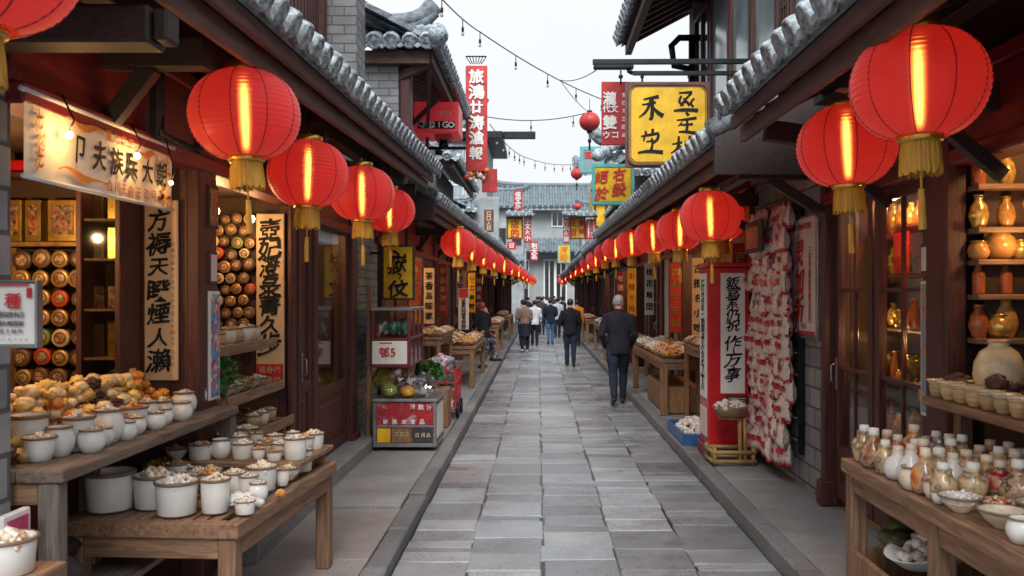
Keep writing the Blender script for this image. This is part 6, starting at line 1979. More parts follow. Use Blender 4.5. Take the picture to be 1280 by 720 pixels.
# ================================================================ cart with glass display case on the pottery side
cx0, cx1, cy0, cy1 = -1.77, -1.1, 9.45, 10.2
t = thing("drinks_cabinet", "battered metal cabinet with red panel and stickers on the pavement by the brick pier", "cabinet", ((cx0 + cx1) / 2, 9.8, .12))
mb = MB(); mb.box(cx0, cx1, cy0, cy1, .18, .64, 0, .008); part("body", mb, mat("scuffed maroon paint", (.15, .06, .06), .5, var=.45, vs=8, metal=.2), t)
mb = MB(); mb.box(cx0 - .02, cx1 + .02, cy0 - .02, cy1 + .02, .642, .675, 0, .008); part("counter", mb, M["zinc"], t)
mb = MB()
for x in (cx0 - .005, cx1 - .03): mb.box(x, x + .035, cy0 - .012, cy0 + .02, .16, .64)
mb.box(cx0 + .03, cx1 - .03, cy0 - .01, cy0 + .01, .16, .2); mb.box(cx0 + .03, cx1 - .03, cy0 - .01, cy0 + .01, .37, .395); mb.box(cx1 - .01, cx1 + .008, cy0 + .03, cy1 - .03, .16, .2)
part("edge_frame", mb, M["alu"], t)
mb = MB(); mb.box(cx0 + .032, cx1 - .032, cy0 - .006, cy0 - .001, .4, .632, 0, 0); o = part("red_panel", mb, blotch("scuffed red panel", [(.4, .02, .03), (.45, .03, .03), (.3, .02, .03), (.42, .05, .05), (.5, .42, .4)], 9, .4, voro=False, bump=0), t)
mb = MB(); row(mb, "鮮果凍雪品", (cx0 + .08, cy0 - .01, .432), (cx1 - .1, cy0 - .01, .432), EZ, .055, 0, .02); row(mb, "冷飲汁", (cx0 + .38, cy0 - .01, .6), (cx1 - .03, cy0 - .01, .585), EZ, .06, 0, .02); part("panel_lettering", mb, M["whiteink"], t)
for (x0, x1, mm) in ((.04, .18, M["signyellow"]), (.2, .4, M["tan_wood"]), (.42, .63, M["pane_dark"])):
    mb = MB(); mb.box(cx0 + x0, cx0 + x1, cy0 - .007, cy0 - .001, .21, .36, 0, .002); part("sticker", mb, mm, t)
mb = MB(); row(mb, "三三三", (cx0 + .22, cy0 - .011, .3), (cx0 + .39, cy0 - .011, .3), EZ, .05); row(mb, "日月品", (cx0 + .44, cy0 - .011, .29), (cx0 + .62, cy0 - .011, .29), EZ, .05); part("sticker_lettering", mb, M["paper"], t)
mb = MB(); mb.box(cx1 + .001, cx1 + .006, cy0 + .08, cy1 - .08, .24, .6, 0, 0); part("side_notice", mb, M["white"], t)
for (x, y) in ((cx0 + .05, cy0 + .05), (cx1 - .05, cy0 + .05), (cx0 + .05, cy1 - .05), (cx1 - .05, cy1 - .05)):
    mb = MB(); mb.lathe([(.005, -.012), (.03, -.012), (.03, .012), (.005, .012)], 14, M=Matrix.Translation((x, y, .15)) @ Matrix.Rotation(R(90), 4, 'Y'), capt=True); part("caster", mb, M["iron"], t)
# upper case
ux0, ux1, uy0, uy1 = -1.83, -1.4, 9.62, 10.7
t = thing("display_case", "small glazed display case with red frame above the metal cabinet", "display case", (-1.6, 10.1, .12))
mb = MB(); mb.box(ux0 - .01, ux1 + .01, uy0 - .01, uy1 + .01, 1.62, 1.655, 0, .008); part("lid", mb, M["zinc"], t)
mb = MB(); mb.box(ux0, ux1, uy0, uy1, 1.0, 1.03); mb.box(ux0 + .001, ux1 - .001, uy0 + .02, uy1 - .001, 1.295, 1.325)
for x in (ux0, ux1 - .035):
    for y in (uy0, uy1 - .035): mb.box(x, x + .035, y, y + .035, 1.031, 1.619)
mb.box(ux1 - .03, ux1 - .002, uy0 + .34, uy0 + .37, 1.031, 1.619); mb.box(ux1 - .03, ux1 - .002, uy0 + .7, uy0 + .73, 1.031, 1.619); mb.box(ux0, ux0 + .02, uy0 + .036, uy1 - .036, 1.031, 1.619)
part("case_frame", mb, mat("maroon frame", (.16, .02, .03), .4, var=.3), t)
mb = MB(); mb.box(ux0 + .035, ux1 - .035, uy0 + .01, uy0 + .016, 1.33, 1.615, 0, 0); part("pane", mb, M["glass"], t)
mb = MB(); mb.box(ux1 - .018, ux1 - .012, uy0 + .036, uy1 - .036, 1.035, 1.615, 0, 0); part("pane", mb, M["glass"], t)
mb = MB(); mb.box(ux0 + .01, ux1 - .035, uy0 - .008, uy0 + .008, 1.035, 1.29, 0, .006); o = part("white_panel", mb, M["white"], t)
mb = MB(); row(mb, "邨5", (ux0 + .1, uy0 - .012, 1.165), (ux1 - .14, uy0 - .012, 1.165), EZ, .12, 0, .03); mb.box(ux0 + .09, ux1 - .2, uy0 - .011, uy0 - .009, 1.262, 1.275, 0, 0); part("panel_lettering", mb, M["redink"], t)
mb = MB(); mb.box(ux0 - .06, ux0 - .012, uy0 + .05, uy0 + .11, .12, 1.9); part("post", mb, M["tan_wood"], t)
mb = MB(); mb.box(ux0 + .02, ux0 + .07, uy1 - .08, uy1 - .02, .12, 1.0); mb.box(ux1 - .08, ux1 - .03, uy1 - .08, uy1 - .02, .12, 1.0); part("leg_frame", mb, M["iron"], t)
M["toy"] = blotch("green and red packets", [(.02, .16, .1), (.05, .3, .2), (.5, .05, .06), (.1, .12, .1), (.6, .55, .5), (.02, .1, .12)], 16, .4, objvar=1)
for i in range(5):
    mb = MB(); mb.ball((0, 0, .09), .055, .05, .09, 2, 0, .45, 2, i)
    o = single("toy_packet", mb, M["toy"], "green packet behind the display case's front glass, %s from the wall" % ORD[i], "packet", "packets in the display case", loc=Vector((0, 0, 0))); o.location = (ux0 + .07 + i * .072, uy0 + .1 + .02 * (i % 2), 1.326)
for i in range(6):
    mb = MB(); mb.box(-.05, .05, -.06, .06, 0, .2, 0, .01); o = single("toy_packet", mb, M["toy"], "packet behind the display case's street side glass, %s along" % ORD[i], "packet", "packets in the display case", loc=Vector((0, 0, 0))); o.location = (ux1 - .12, uy0 + .3 + i * .13, 1.326)
# bagged fruit on the cabinet
M["plasticbag"] = glass_mat("clear plastic bag", (.93, .95, .95), .18, .12)
fr = [(-1.62, 9.6, .075, (.35, .45, .08), "green melon"), (-1.42, 9.58, .075, (.75, .4, .04), "orange fruit"), (-1.46, 9.75, .07, (.6, .12, .08), "red fruit"), (-1.66, 9.78, .08, (.4, .42, .1), "yellow green fruit"), (-1.28, 9.68, .06, (.5, .5, .45), "pale fruit")]
for i, (x, y, r_, c, nm) in enumerate(fr):
    mb = MB(); mb.ball((x, y, .675 + r_ * .85), r_ * 1.1, r_, r_ * .85, 3, 0, .12, 2, i); single("wrapped_fruit", mb, mat(nm, c, .35, var=.35, vs=9), nm + " inside the clear plastic bags on the metal cabinet", "fruit")
for i, (x, y, rx, ry, rz) in enumerate(((-1.53, 9.66, .24, .2, .17), (-1.26, 9.7, .13, .2, .15))):
    mb = MB(); mb.ball((x, y, .68 + rz * .8), rx, ry, rz * .95, 3, 0, .5, 2.6, i + 4, smooth=False)
    mb.v = [(a, b, max(.678, c)) for a, b, c in mb.v]
    single("plastic_bag", mb, M["plasticbag"], ["large clear plastic bag of fruit on the metal cabinet", "small crumpled clear bag at the cabinet's street side"][i], "bag")
mb = MB(); mb.ball((-1.74, 9.9, .86), .12, .12, .13, 3, 0, .3, 2, 3); single("melon", mb, mat("yellow melon", (.5, .42, .03), .4, var=.3, vs=8), "yellow green pomelo hanging behind the plastic bags under the display case", "fruit")
plant("dark green leafy vegetables piled behind the cabinet next to the red hand cart", (-1.4, 11.3, .6), .17, .3, 700, 12, "vegetables", .08)
mb = MB(); mb.box(-1.58, -1.14, 11.1, 11.5, .12, .6, 0, .01); single("wooden_crate", mb, M["tan_wood"], "plain wooden crate holding up the green vegetables", "crate")
# red hand cart
t = thing("hand_cart", "red wire hand cart with parcels and black wheels beside the green vegetables", "cart", (-1.3, 12.2, .12))
mb = MB()
for z in (.24, .42, .6, .78):
    mb.bar((-1.5, 11.9, z), (-1.12, 11.9, z), .02, .02); mb.bar((-1.12, 11.9, z), (-1.12, 12.6, z), .02, .02); mb.bar((-1.5, 11.9, z), (-1.5, 12.6, z), .02, .02)
for x in (-1.5, -1.37, -1.25, -1.12): mb.bar((x, 11.9, .22), (x, 11.9, .8), .02, .02)
for y in (12.1, 12.3, 12.6): mb.bar((-1.12, y, .22), (-1.12, y, .8), .02, .02)
part("wire_frame", mb, M["signred"], t)
mb = MB(); mb.box(-1.48, -1.14, 11.94, 12.58, .26, .52, 0, .01); part("parcel", mb, M["toy"], t)
mb = MB(); mb.box(-1.46, -1.16, 11.93, 12.3, .522, .76, 0, .02); part("red_parcel", mb, M["toy"], t)
mb = MB(); mb.ball((-1.35, 12.2, .86), .17, .2, .12, 3, 0, .5, 2, 6); part("bundle", mb, M["poster"], t)
for y in (11.98, 12.5):
    mb = MB(); mb.lathe([(.02, -.02), (.1, -.02), (.11, 0), (.1, .02), (.02, .02)], 20, M=Matrix.Translation((-1.1, y, .23)) @ Matrix.Rotation(R(90), 4, 'Y'), capt=True); part("wheel", mb, M["iron"], t)


# ================================================================ stall tables with baskets of snacks down the street
M["wicker"] = mat("wicker", (.3, .19, .1), .7, var=.5, vs=25, scl=(1, 1, 4), bump=.9, bs=60)
def make_basket(fill, seed):
    t = thing("snack_basket", "basket", "basket")
    mb = MB(); mb.lathe([(.15, 0), (.165, .01), (.2, .07), (.205, .08), (.195, .082), (.16, .02)], 22, capt=True); part("tray", mb, M["wicker"], t)
    mb = lumps(.19, .19, .1, 120, .03, seed, 1); mb.v = [(a, b, c + .055) for a, b, c in mb.v]; part("produce", mb, M[fill], t)
    return t
M["greens"] = blotch("green produce", [(.06, .13, .03), (.15, .2, .06), (.4, .42, .3), (.2, .25, .08), (.5, .5, .42)], 30, .5, objvar=1)
def baskets(x0, x1, y0, y1, z, where, fills, st=.4, seed=1, sc=1.0):
    q = random.Random(seed); y = y0 + .2 * sc; r_ = 0
    while y < y1 - .12 * sc:
        x = x0 + .2 * sc; c = 0
        while x < x1 - .1 * sc:
            fl = q.choice(fills)
            put(get(("bk", fl), lambda: make_basket(fl, len(fl))), (x, y, z + q.uniform(0, .004)), q.uniform(0, 6), sc * q.uniform(.92, 1.05), label="basket of %s, %s, %s row, %s across" % (WORD.get(fl, "green produce"), where, ORD[r_], ORD[c]), group="baskets on " + where)
            x += st * sc; c += 1
        y += st * sc; r_ += 1
WARMF = ["nuts", "cream", "mixfill", "amber", "brownfill"]
table("stall_table", "tan wooden stall table of snack baskets beyond the red hand cart", -1.9, -1.13, 15.8, 19.0, .87, .12, "table", "tan_wood", .09, .06)
baskets(-1.9, -1.13, 15.8, 19.0, .871, "table beyond the hand cart", WARMF, .37, 3)
table("stall_shelf", "higher tan shelf of snack baskets against the wall before the vendor in black", -2.0, -1.5, 13.6, 15.6, 1.14, .12, "table", "tan_wood", .06, .05)
baskets(-2.0, -1.5, 13.6, 15.6, 1.141, "higher shelf by display case", WARMF, .36, 4, .7)
table("stall_table", "tan stall table with greens behind the vendor in the floral coat", -1.8, -1.05, 23.5, 27.0, .98, .12, "table", "tan_wood", .1, .07)
baskets(-1.8, -1.05, 23.5, 27.0, .981, "table behind the floral vendor", ["greens", "whitefill", "mixfill"], .38, 5)
table("stall_table", "small far stall table on the pottery side pavement past the walking couple", -1.6, -1.0, 32.5, 36.0, 1.0, .12, "table", "tan_wood", .1, .07)
baskets(-1.6, -1.0, 32.5, 36.0, 1.001, "far table past the couple", ["greens", "mixfill", "amber"], .5, 6)
# bottle-table side
t = table("stall_table", "wide wooden stall table with boxed base beside the grey haired man", 1.68, 2.32, 12.2, 15.9, .9, .12, "table", "tan_wood", .1, .06)
mb = MB(); mb.box(1.76, 2.3, 12.32, 14.2, .13, .5, 0, .01); part("lower_box", mb, M["tan_wood"], t)
baskets(1.68, 2.32, 12.2, 15.9, .901, "table beside grey haired man", ["whitefill", "mixfill", "amber", "nuts", "cream"], .33, 7)
table("stall_shelf", "raised shelf of snack baskets behind the table beside the grey haired man", 1.98, 2.33, 10.6, 12.1, 1.14, .12, "table", "tan_wood", .06, .05)
baskets(1.98, 2.33, 10.6, 12.1, 1.141, "shelf behind the column sign", ["cream", "nuts", "amber"], .2, 8, .6)
table("stall_table", "middle stall table with mixed greens on the bottle-table side", 1.68, 2.3, 18.0, 20.5, .92, .12, "table", "tan_wood", .1, .06)
baskets(1.68, 2.3, 18.0, 20.5, .921, "middle table with greens", ["greens", "mixfill", "brownfill"], .33, 9)
table("stall_table", "far stall table heaped with green produce past the man in black", 1.65, 2.3, 22.5, 26.5, .95, .12, "table", "tan_wood", .1, .06)
baskets(1.65, 2.3, 22.5, 26.5, .951, "far table of produce", ["greens", "whitefill"], .38, 10)
table("stall_table", "farthest stall table on the bottle-table side", 1.6, 2.2, 30, 33, .95, .12, "table", "tan_wood", .1, .06)
baskets(1.6, 2.2, 30, 33, .951, "farthest table past the bottles", ["greens", "mixfill"], .5, 11)
for (x, y, z, pw) in ((-2.7, 12.3, 2.3, 12), (-2.7, 14.3, 2.3, 14), (-2.6, 16, 2.3, 5), (-2.6, 18, 2.3, 12), (-2.6, 24, 2.3, 10), (3.1, 10.8, 2.3, 13), (3.1, 13.0, 2.3, 13), (3.0, 18.8, 2.3, 10), (3.0, 23, 2.3, 9), (3.0, 29, 2.3, 8)):
    lamp((x, y, z), pw * 3.6)
# goods on the shelves of the open rooms further on
def make_goods(kd):
    mb = MB()
    if kd == 0: mb.lathe([(.05, 0), (.08, .03), (.085, .13), (.05, .19), (.055, .23), (.004, .24)], 12)
    elif kd == 1: mb.box(-.09, .09, -.11, .11, 0, .26, 0, .006)
    else: mb.lathe([(.07, 0), (.09, .01), (.09, .17), (.004, .18)], 12)
    return single(["shelf_jar", "shelf_box", "shelf_tin"][kd], mb, [M["stoneware"], M["print"], M["gold"]][kd], "goods", ["jar", "box", "tin"][kd], loc=Vector((0, 0, 0)))
gi = 0
for (xs, y0, y1, zs, wh) in ((XL - 1.05, 11.5, 13.2, (1.05, 1.5, 1.95), "room behind the display case"), (XL - 1.05, 13.6, 14.9, (1.5, 1.95), "room behind the higher stall shelf"), (XL - 1.05, 17.5, 19.2, (1.5, 2.0), "room behind the basket table"),
                             (XR + 1.05, 9.8, 11.9, (1.15, 1.6, 2.05), "room behind the column sign"), (XR + 1.05, 12.3, 13.8, (1.15, 1.6, 2.05), "room behind the boxed table")):
    for si, z in enumerate(zs):
        y = y0 + .1; j = 0
        while y < y1:
            kd = rr.randint(0, 2)
            put(get(("sg", kd), lambda: make_goods(kd)), (xs, y, z), 0, rr.uniform(.8, 1.1), label="%s, %s shelf, %s, %s along" % (["brown jar", "printed box", "gold tin"][kd], ["lowest", "middle", "top"][si] if len(zs) > 2 else ["lower", "upper"][si], wh, ORD[j]), group="goods in the " + wh)
            y += .24; j += 1
# paper strips and small boards pasted on the posts down the street
for i, (sd, y, z0, z1, wd, fc, ink, tx, wrd) in enumerate(((-1, 13.4, 1.2, 2.3, .17, "signred", "gold", "恭喜発財年年有", "red strip with gold characters"), (-1, 15.13, 1.3, 2.25, .18, "paper", "ink", "茶香品味家", "tan strip with black characters"), (-1, 17.35, 1.4, 2.4, .17, "signred", "gold", "福如東海水", "red strip with gold characters"),
        (-1, 21.0, 1.5, 2.3, .2, "white", "redink", "老字号店", "white strip with red characters"), (-1, 24.6, 1.3, 2.4, .2, "signyellow", "ink", "手工麻糖", "yellow strip with black characters"), (-1, 27.5, 1.3, 2.4, .2, "signred", "whiteink", "特産批発", "red strip with white characters"),
        (1, 9.6, 1.3, 2.35, .17, "signred", "gold", "吉祥如意到", "red strip with gold characters"), (1, 12.13, 1.2, 2.3, .16, "paper", "ink", "古街名小吃", "tan strip with black characters"), (1, 14.05, 1.2, 2.3, .17, "signred", "gold", "四季平安楽", "red strip with gold characters"),
        (1, 17.3, 1.4, 2.4, .18, "white", "ink", "桂花糕団", "white strip with black characters"), (1, 20.4, 1.3, 2.4, .2, "signyellow", "redink", "香辣牛肉", "yellow strip with red characters"), (1, 23.3, 1.3, 2.4, .2, "signred", "whiteink", "老酒坊家", "red strip with white characters"))):
    xw_ = XL if sd < 0 else XR; x0 = xw_ - sd * .1 - (wd if sd > 0 else 0)
    t = hanging_board("paper_strip", wrd + " on a post, %s side, %s down the street" % ("display case" if sd < 0 else "column sign", ORD[i % 6]), "paper strip", x0, x0 + wd, y - .16, z0, z1, fc, None, 0, .012)
    mb = MB(); column(mb, tx, (x0 + wd / 2, y - .166, z1 - .05), (x0 + wd / 2, y - .166, z0 + .05), EX, EZ, wd * .75, 0, .025); part("lettering", mb, M[ink], t)
# gold character scroll glowing beside the boxed table
a = W(833, 300, 14.6)
t = thing("gold_scroll", "narrow red hanging with glowing gold characters behind the row of lanterns", "scroll", (2.28, 14.0, 1.6))
mb = MB(); mb.box(2.2, 2.42, 14.15, 14.19, 1.3, 2.45, 0, .003); part("cloth", mb, M["signframe"], t)
mb = MB(); column(mb, "福寿喜財宝順", (2.31, 14.14, 2.42), (2.31, 14.14, 1.34), EX, EZ, .17, 0, .03); part("lettering", mb, M["gold"], t)
# blue tray of garlic on the pavement
t = thing("blue_tray", "blue plastic tray of white garlic on the kerb side of the red column sign", "tray", (1.87, 10.2, .12))
x0, x1, y0, y1 = 1.6, 2.1, 9.75, 10.95
mb = MB(); bl = mat("blue plastic", (.03, .12, .3), .4, var=.2)
mb.box(x0, x1, y0, y1, .12, .14); mb.box(x0, x0 + .02, y0, y1, .141, .25); mb.box(x1 - .02, x1, y0, y1, .141, .25); mb.box(x0 + .02, x1 - .02, y0, y0 + .02, .141, .25); mb.box(x0 + .02, x1 - .02, y1 - .02, y1, .141, .25); part("tray", mb, bl, t)
mb = lumps(.21, .55, .14, 170, .04, 5, 2, .25); mb.v = [(a_ + 1.85, b_ + 10.35, c_ + .2) for a_, b_, c_ in mb.v]; part("garlic", mb, M["whitefill"], t)
# bowl of garlic on the bamboo stand
t = thing("garlic_basket", "dark bowl of pale garlic on the bamboo stand", "basket", (1.9, 8.72, .592))
mb = MB(); mb.lathe([(.1, .592), (.14, .6), (.17, .68), (.175, .7), (.165, .7), (.13, .63)], 24, at=(1.9, 8.72, 0), capt=True); part("bowl", mb, M["wicker"], t)
mb = lumps(.16, .16, .07, 70, .03, 6, 2, .25); mb.v = [(a_ + 1.9, b_ + 8.72, c_ + .68) for a_, b_, c_ in mb.v]; part("garlic", mb, M["whitefill"], t)

# ================================================================ wall of candy bags
M["candy"] = blotch("red and white printed candy bag", [(.45, .03, .04), (.7, .42, .38), (.8, .66, .62), (.8, .72, .68), (.72, .5, .46), (.82, .76, .72), (.8, .7, .66), (.6, .14, .13)], 20, .18, .8, .6, voro=False, objvar=1)
M["candytop"] = mat("red bag top", (.5, .02, .035), .3, var=.4, vs=20, objvar=.2)
def make_bag(k):
    t = thing("candy_bag", "red and white candy bag hanging in the dense wall of bags beside the poster", "candy bag", (0, 0, 0), "candy bags in the dense wall of bags")
    nu, nv = 9, 11; vs = []; fs = []
    for sd in (1, -1):
        for j in range(nv):
            for i in range(nu):
                u = i / (nu - 1) * 2 - 1; v = j / (nv - 1)
                th = .048 * (1 - u ** 4) * math.sin(PI * (.08 + .88 * v ** .7)) * (1.15 - .35 * v)
                wd = .1 * (1 - .25 * (v) ** 2) * (1 + .1 * noise.noise(Vector((v * 4, k, 1))))
                n_ = .02 * noise.noise(Vector((u * 2.6, v * 6, k * 5 + sd)))
                vs.append((sd * (th + .002) + n_, u * wd + .008 * noise.noise(Vector((u, v * 5, k + 3))), -.24 + .24 * v + .012 * noise.noise(Vector((u * 3, k, 2)))))
    for s_ in range(2):
        o_ = s_ * nu * nv
        for j in range(nv - 1):
            for i in range(nu - 1):
                q = (o_ + j * nu + i, o_ + j * nu + i + 1, o_ + (j + 1) * nu + i + 1, o_ + (j + 1) * nu + i)
                fs.append(q if s_ == 0 else tuple(reversed(q)))
    mb = MB(); mb.add(vs, fs, 0, True); part("packet", mb, M["candy"], t)
    mb = MB()
    mb.box(-.014, .014, -.08, .08, -.045, .006, 0, .006); part("red_header", mb, M["candytop"], t); mb = MB()
    for i in range(5):
        y = -.08 + i * .04; mb.ball((0, y, -.235 + .012 * math.sin(i * 2 + k)), .03, .022, .016, 2, 0, .5, 2, i + k)
    part("red_hem", mb, M["candytop"], t)
    mb = MB(); mb.box(-.064, -.057, -.045, .045, -.15, -.1, 0, .002); part("printed_patch", mb, M["candytop"], t)
    return t
q = random.Random(4)
for r_ in range(12):
    z = 2.62 - r_ * .19
    y = 7.74 + q.uniform(0, .08)
    while y < 9.02:
        k = q.randint(0, 2)
        put(get(("bag", k), lambda: make_bag(k)), (2.2 + q.uniform(-.03, .03) - .002 * r_, y, z + q.uniform(-.015, .015)), q.uniform(-.35, .35), q.uniform(.95, 1.12))
        y += q.uniform(.15, .2)
t = thing("bag_rack", "thin wall rack of rods carrying the candy bags", "rack", (2.3, 8.4, .4))
for r_ in range(12):
    mb = MB(); z = 2.62 - r_ * .19; mb.tube([(2.25, 7.66, z), (2.25, 9.08, z)], .006, 6); part("rod", mb, M["alu"], t)
for y in (7.68, 9.06):
    mb = MB(); mb.box(2.27, 2.325, y, y + .02, .4, 2.66); part("upright", mb, M["iron"], t)
t = thing("picture_box", "black framed box with gold figures hung over the candy bags", "frame", (2.1, 8.3, 2.2))
mb = MB(); mb.box(2.05, 2.08, 8.1, 8.75, 2.2, 2.5, 0, .01); part("frame", mb, M["black_wood"], t)
mb = MB(); mb.box(2.043, 2.049, 8.2, 8.65, 2.24, 2.44, 0, 0); part("picture", mb, M["print"], t)
mb = MB(); mb.box(2.081, 2.3, 8.4, 8.45, 2.3, 2.35); part("wall_arm", mb, M["iron"], t)

# ================================================================ bottle table
ZR = .945
t = table("bottle_table", "long wooden table of small bottles and bowls before the glazed double door", 1.585, 2.3, 2.2, 4.62, ZR, .12, "table", "table_z", .085, .07)
mb = MB(); mb.box(1.605, 1.69, 3.55, 3.635, .12, ZR - .072); part("leg", mb, M["table_z"], t)
mb = MB(); mb.box(1.6, 1.63, 2.3, 4.5, .14, .5, 0, .01); mb.box(1.63, 2.28, 4.52, 4.55, .14, .5, 0, .01); mb.box(1.63, 2.28, 2.3, 4.5, .14, .17); part("lower_box", mb, M["tan_wood"], t)
t = thing("goods_shelf", "raised wooden shelf of pots behind the small bottles", "shelf", (2.3, 3.6, .12))
mb = MB(); mb.box(2.0, 2.32, 2.2, 4.6, 1.225, 1.27, 0, .007); part("board", mb, M["table"], t)
for y in (4.45, 3.4, 2.3): mb = MB(); mb.box(2.13, 2.2, y, y + .07, ZR + .001, 1.223, 0, .005); part("leg", mb, M["table_z"], t)
M["clearglass"] = glass_mat("bottle glass", (.9, .9, .86), .14, .06)
bottle_fill = {"red": (.34, .05, .025), "orange": (.48, .16, .03), "cream": (.5, .34, .18), "white": (.74, .74, .72), "brown": (.2, .07, .03), "blue": (.2, .28, .36)}
def make_bottle(kd):
    t = thing("small_bottle", "b", "bottle")
    prof = [(.036, 0), (.046, .004), (.058, .03), (.06, .055), (.05, .085), (.027, .104), (.022, .118), (.026, .126)]
    if kd in ("cream", "blue"): prof = [(.038, 0), (.045, .005), (.05, .05), (.05, .085), (.034, .1), (.031, .118), (.034, .126)]
    mb = MB(); mb.lathe(prof, 18, capt=True); part("flask", mb, M["enamel"] if kd == "white" else blotch("bottle contents " + kd, [bottle_fill[kd], tuple(min(1, c * 1.5 + .03) for c in bottle_fill[kd]), (.5, .36, .22), tuple(c * .4 for c in bottle_fill[kd]), (.6, .48, .34)], 22, .15, .7, 0, voro=False, objvar=1), t)
    mb = MB(); mb.lathe([(.021, .124), (.023, .128), (.021, .15), (.004, .152)], 12); part("stopper", mb, {"white": M["ceramic"], "red": M["ceramic"], "orange": M["ceramic"], "blue": M["zinc"]}.get(kd, M["white"]), t)
    if kd == "red":
        mb = MB(); mb.lathe([(.0285, .1), (.038, .096), (.03, .108)], 14, capb=False); part("collar_band", mb, M["boxred"], t)
    return t
bl = ["first row", "second row", "third row", "fourth row", "fifth row", "sixth row"]
bottles = []
for r_ in range(5):
    x = 1.67 + r_ * .125
    n = 8 if r_ < 3 else 7
    for j in range(n):
        y = 4.5 - j * .14 + rr.uniform(-.02, .02)
        if r_ < 2 and y < 3.62 - .0 * r_: continue
        if r_ >= 2 and y < 3.42: continue
        if x > 2.1 and y > 4.3: continue
        bottles.append((r_, j, x + rr.uniform(-.012, .012), y))
for (r_, j, x, y) in bottles:
    kd = rr.choice(["red", "orange", "cream", "brown", "cream", "orange", "brown", "cream", "blue"])
    if (r_, j) in ((0, 3), (0, 4), (1, 5)): kd = "white"
    put(get(("bt", kd), lambda: make_bottle(kd)), (x, y, ZR + .001), rr.uniform(0, 6), (rr.uniform(1.0, 1.22),) * 2 + (rr.uniform(1.0, 1.3),), label="small %s bottle, %s from the kerb, %s from the table's far end" % (kd if kd != "white" else "plain white", bl[r_], ORD[j]), group="small bottles on the wooden table")
rb = [(1085, 548, 40, 40, "jar", "mixfill"), (1212, 655, 38, 34, "jar", None), (1232, 636, 60, 40, "bowl", "whitefill"), (1236, 600, 46, 28, "bowl", "whitefill"), (1252, 660, 42, 38, "jar", None), (1264, 592, 48, 30, "bowl", "cream"), (1262, 628, 60, 32, "bowl", None), (1275, 668, 30, 40, "jar", "cream")]
bowls = [(1.66, 3.46, .92, "bowl", "whitefill", "shallow bowl of pale snacks beside the last bottles by the kerb"), (1.7, 3.22, .95, "bowl", None, "empty cream bowl standing behind two squat jars"), (1.9, 3.32, 1.0, "bowl", "whitefill", "wide bowl of pale snacks in the table's middle row"), (1.66, 3.02, .68, "jar", None, "squat cream jar at the kerb edge cut by the frame"),
         (1.82, 3.05, .7, "jar", "cream", "squat jar of cream sweets behind the kerb edge jar"), (2.08, 3.2, .95, "bowl", "cream", "bowl of cream sweets under the raised shelf"), (1.9, 2.88, .95, "bowl", "whitefill", "second wide bowl of pale snacks near the frame edge"), (2.1, 2.95, .9, "bowl", None, "empty bowl under the raised shelf near the frame edge"), (1.64, 3.6, .5, "cup", None, "small white cup squeezed next to the bottles at the kerb"),
         (1.78, 3.4, .8, "bowl", "mixfill", "bowl of mixed snacks between the kerb bowl and the wide bowl"), (2.05, 3.38, .85, "bowl", "amber", "bowl of amber fruit beside the bottles under the raised shelf"), (1.75, 2.9, .75, "jar", "whitefill", "squat jar of pale snacks close to the frame edge"), (1.66, 2.86, .7, "jar", None, "empty squat jar at the kerb corner by the frame edge")]
for (x, y, s_, shp, fl, lb) in bowls:
    vessel(shp, fl, (x, y, ZR + .001), s_ * .78, rr.uniform(0, 6), body="ceramic" if shp == "bowl" else "enamel", rim="rimbrown", label=lb, group="bowls on the bottle table")
# tall flasks under the shelf
for i, (x, y, shp, fl) in enumerate(((1.68, 4.53, "cup", "cream"), (1.9, 4.48, "cup", "amber"), (2.05, 4.44, "jar", "cream"), (1.64, 3.85, "jar", None), (1.66, 3.68, "cup", "mixfill"))):
    vessel(shp, fl, (x, y + (.04 if i < 3 else 0), ZR + .001), .62, i, body="ceramic", label=["cream cup", "amber filled cup", "cream jar", "round plain jar", "cup of mixed snacks"][i] + " among the small bottles, at the " + ["table's far end", "far end middle", "far end by the shelf", "kerb edge", "kerb edge before the bowls"][i], group="cups among the small bottles")
for i, (x, y) in enumerate(((2.2, 3.86), (2.2, 3.62))):
    t = thing("tall_flask", ["tall narrow pottery flask standing under the raised shelf, the far one", "tall amber pottery flask standing under the raised shelf, the near one"][i], "flask", (x, y, ZR))
    mb = MB(); mb.lathe([(.05, 0), (.075, .03), (.08, .1), (.05, .17), (.03, .2), (.034, .235), (.03, .24)], 22, at=(x, y, ZR + .001), capt=True); part("body", mb, [M["stoneware"], M["pastry_o"]][i], t)
    mb = MB(); mb.lathe([(.036, .205), (.038, .215), (.034, .222)], 16, at=(x, y, ZR), capb=False); part("neck_band", mb, M["boxred"], t)
# upper shelf pots, vase and dried flowers
for i in range(22):
    y = 4.52 - (i // 2) * .128 - .03 * (i % 2); x = 2.06 + .115 * (i % 2)
    if i % 2 and 3.7 < y < 4.45: continue
    vessel("cup", None, (x, y, 1.271), .62, rr.uniform(0, 6), body="stoneware", rim="ceramic", lid=True, label="lidded amber banded pot, %s row of the raised shelf, %s from its far end" % (["front", "rear"][i % 2], ORD[i // 2]), group="lidded pots on the raised shelf")
t = thing("big_vase", "large pale ovoid vase standing at the back of the raised shelf", "vase", (2.24, 4.28, 1.271))
mb = MB(); mb.lathe([(.05, 0), (.075, .005), (.105, .07), (.118, .14), (.11, .2), (.085, .25), (.05, .275), (.046, .285), (.05, .3), (.044, .3), (.04, .28)], 32, at=(2.24, 4.28, 1.271), capt=True)
part("body", mb, mat("mottled pale glaze", (.8, .62, .38), .3, var=.3, vs=14, spec=.6), t)
mb = MB(); mb.lathe([(.0505, .296), (.054, .302), (.05, .308), (.043, .303)], 28, at=(2.24, 4.28, 1.271), capb=False); part("rim", mb, M["stoneware"], t)
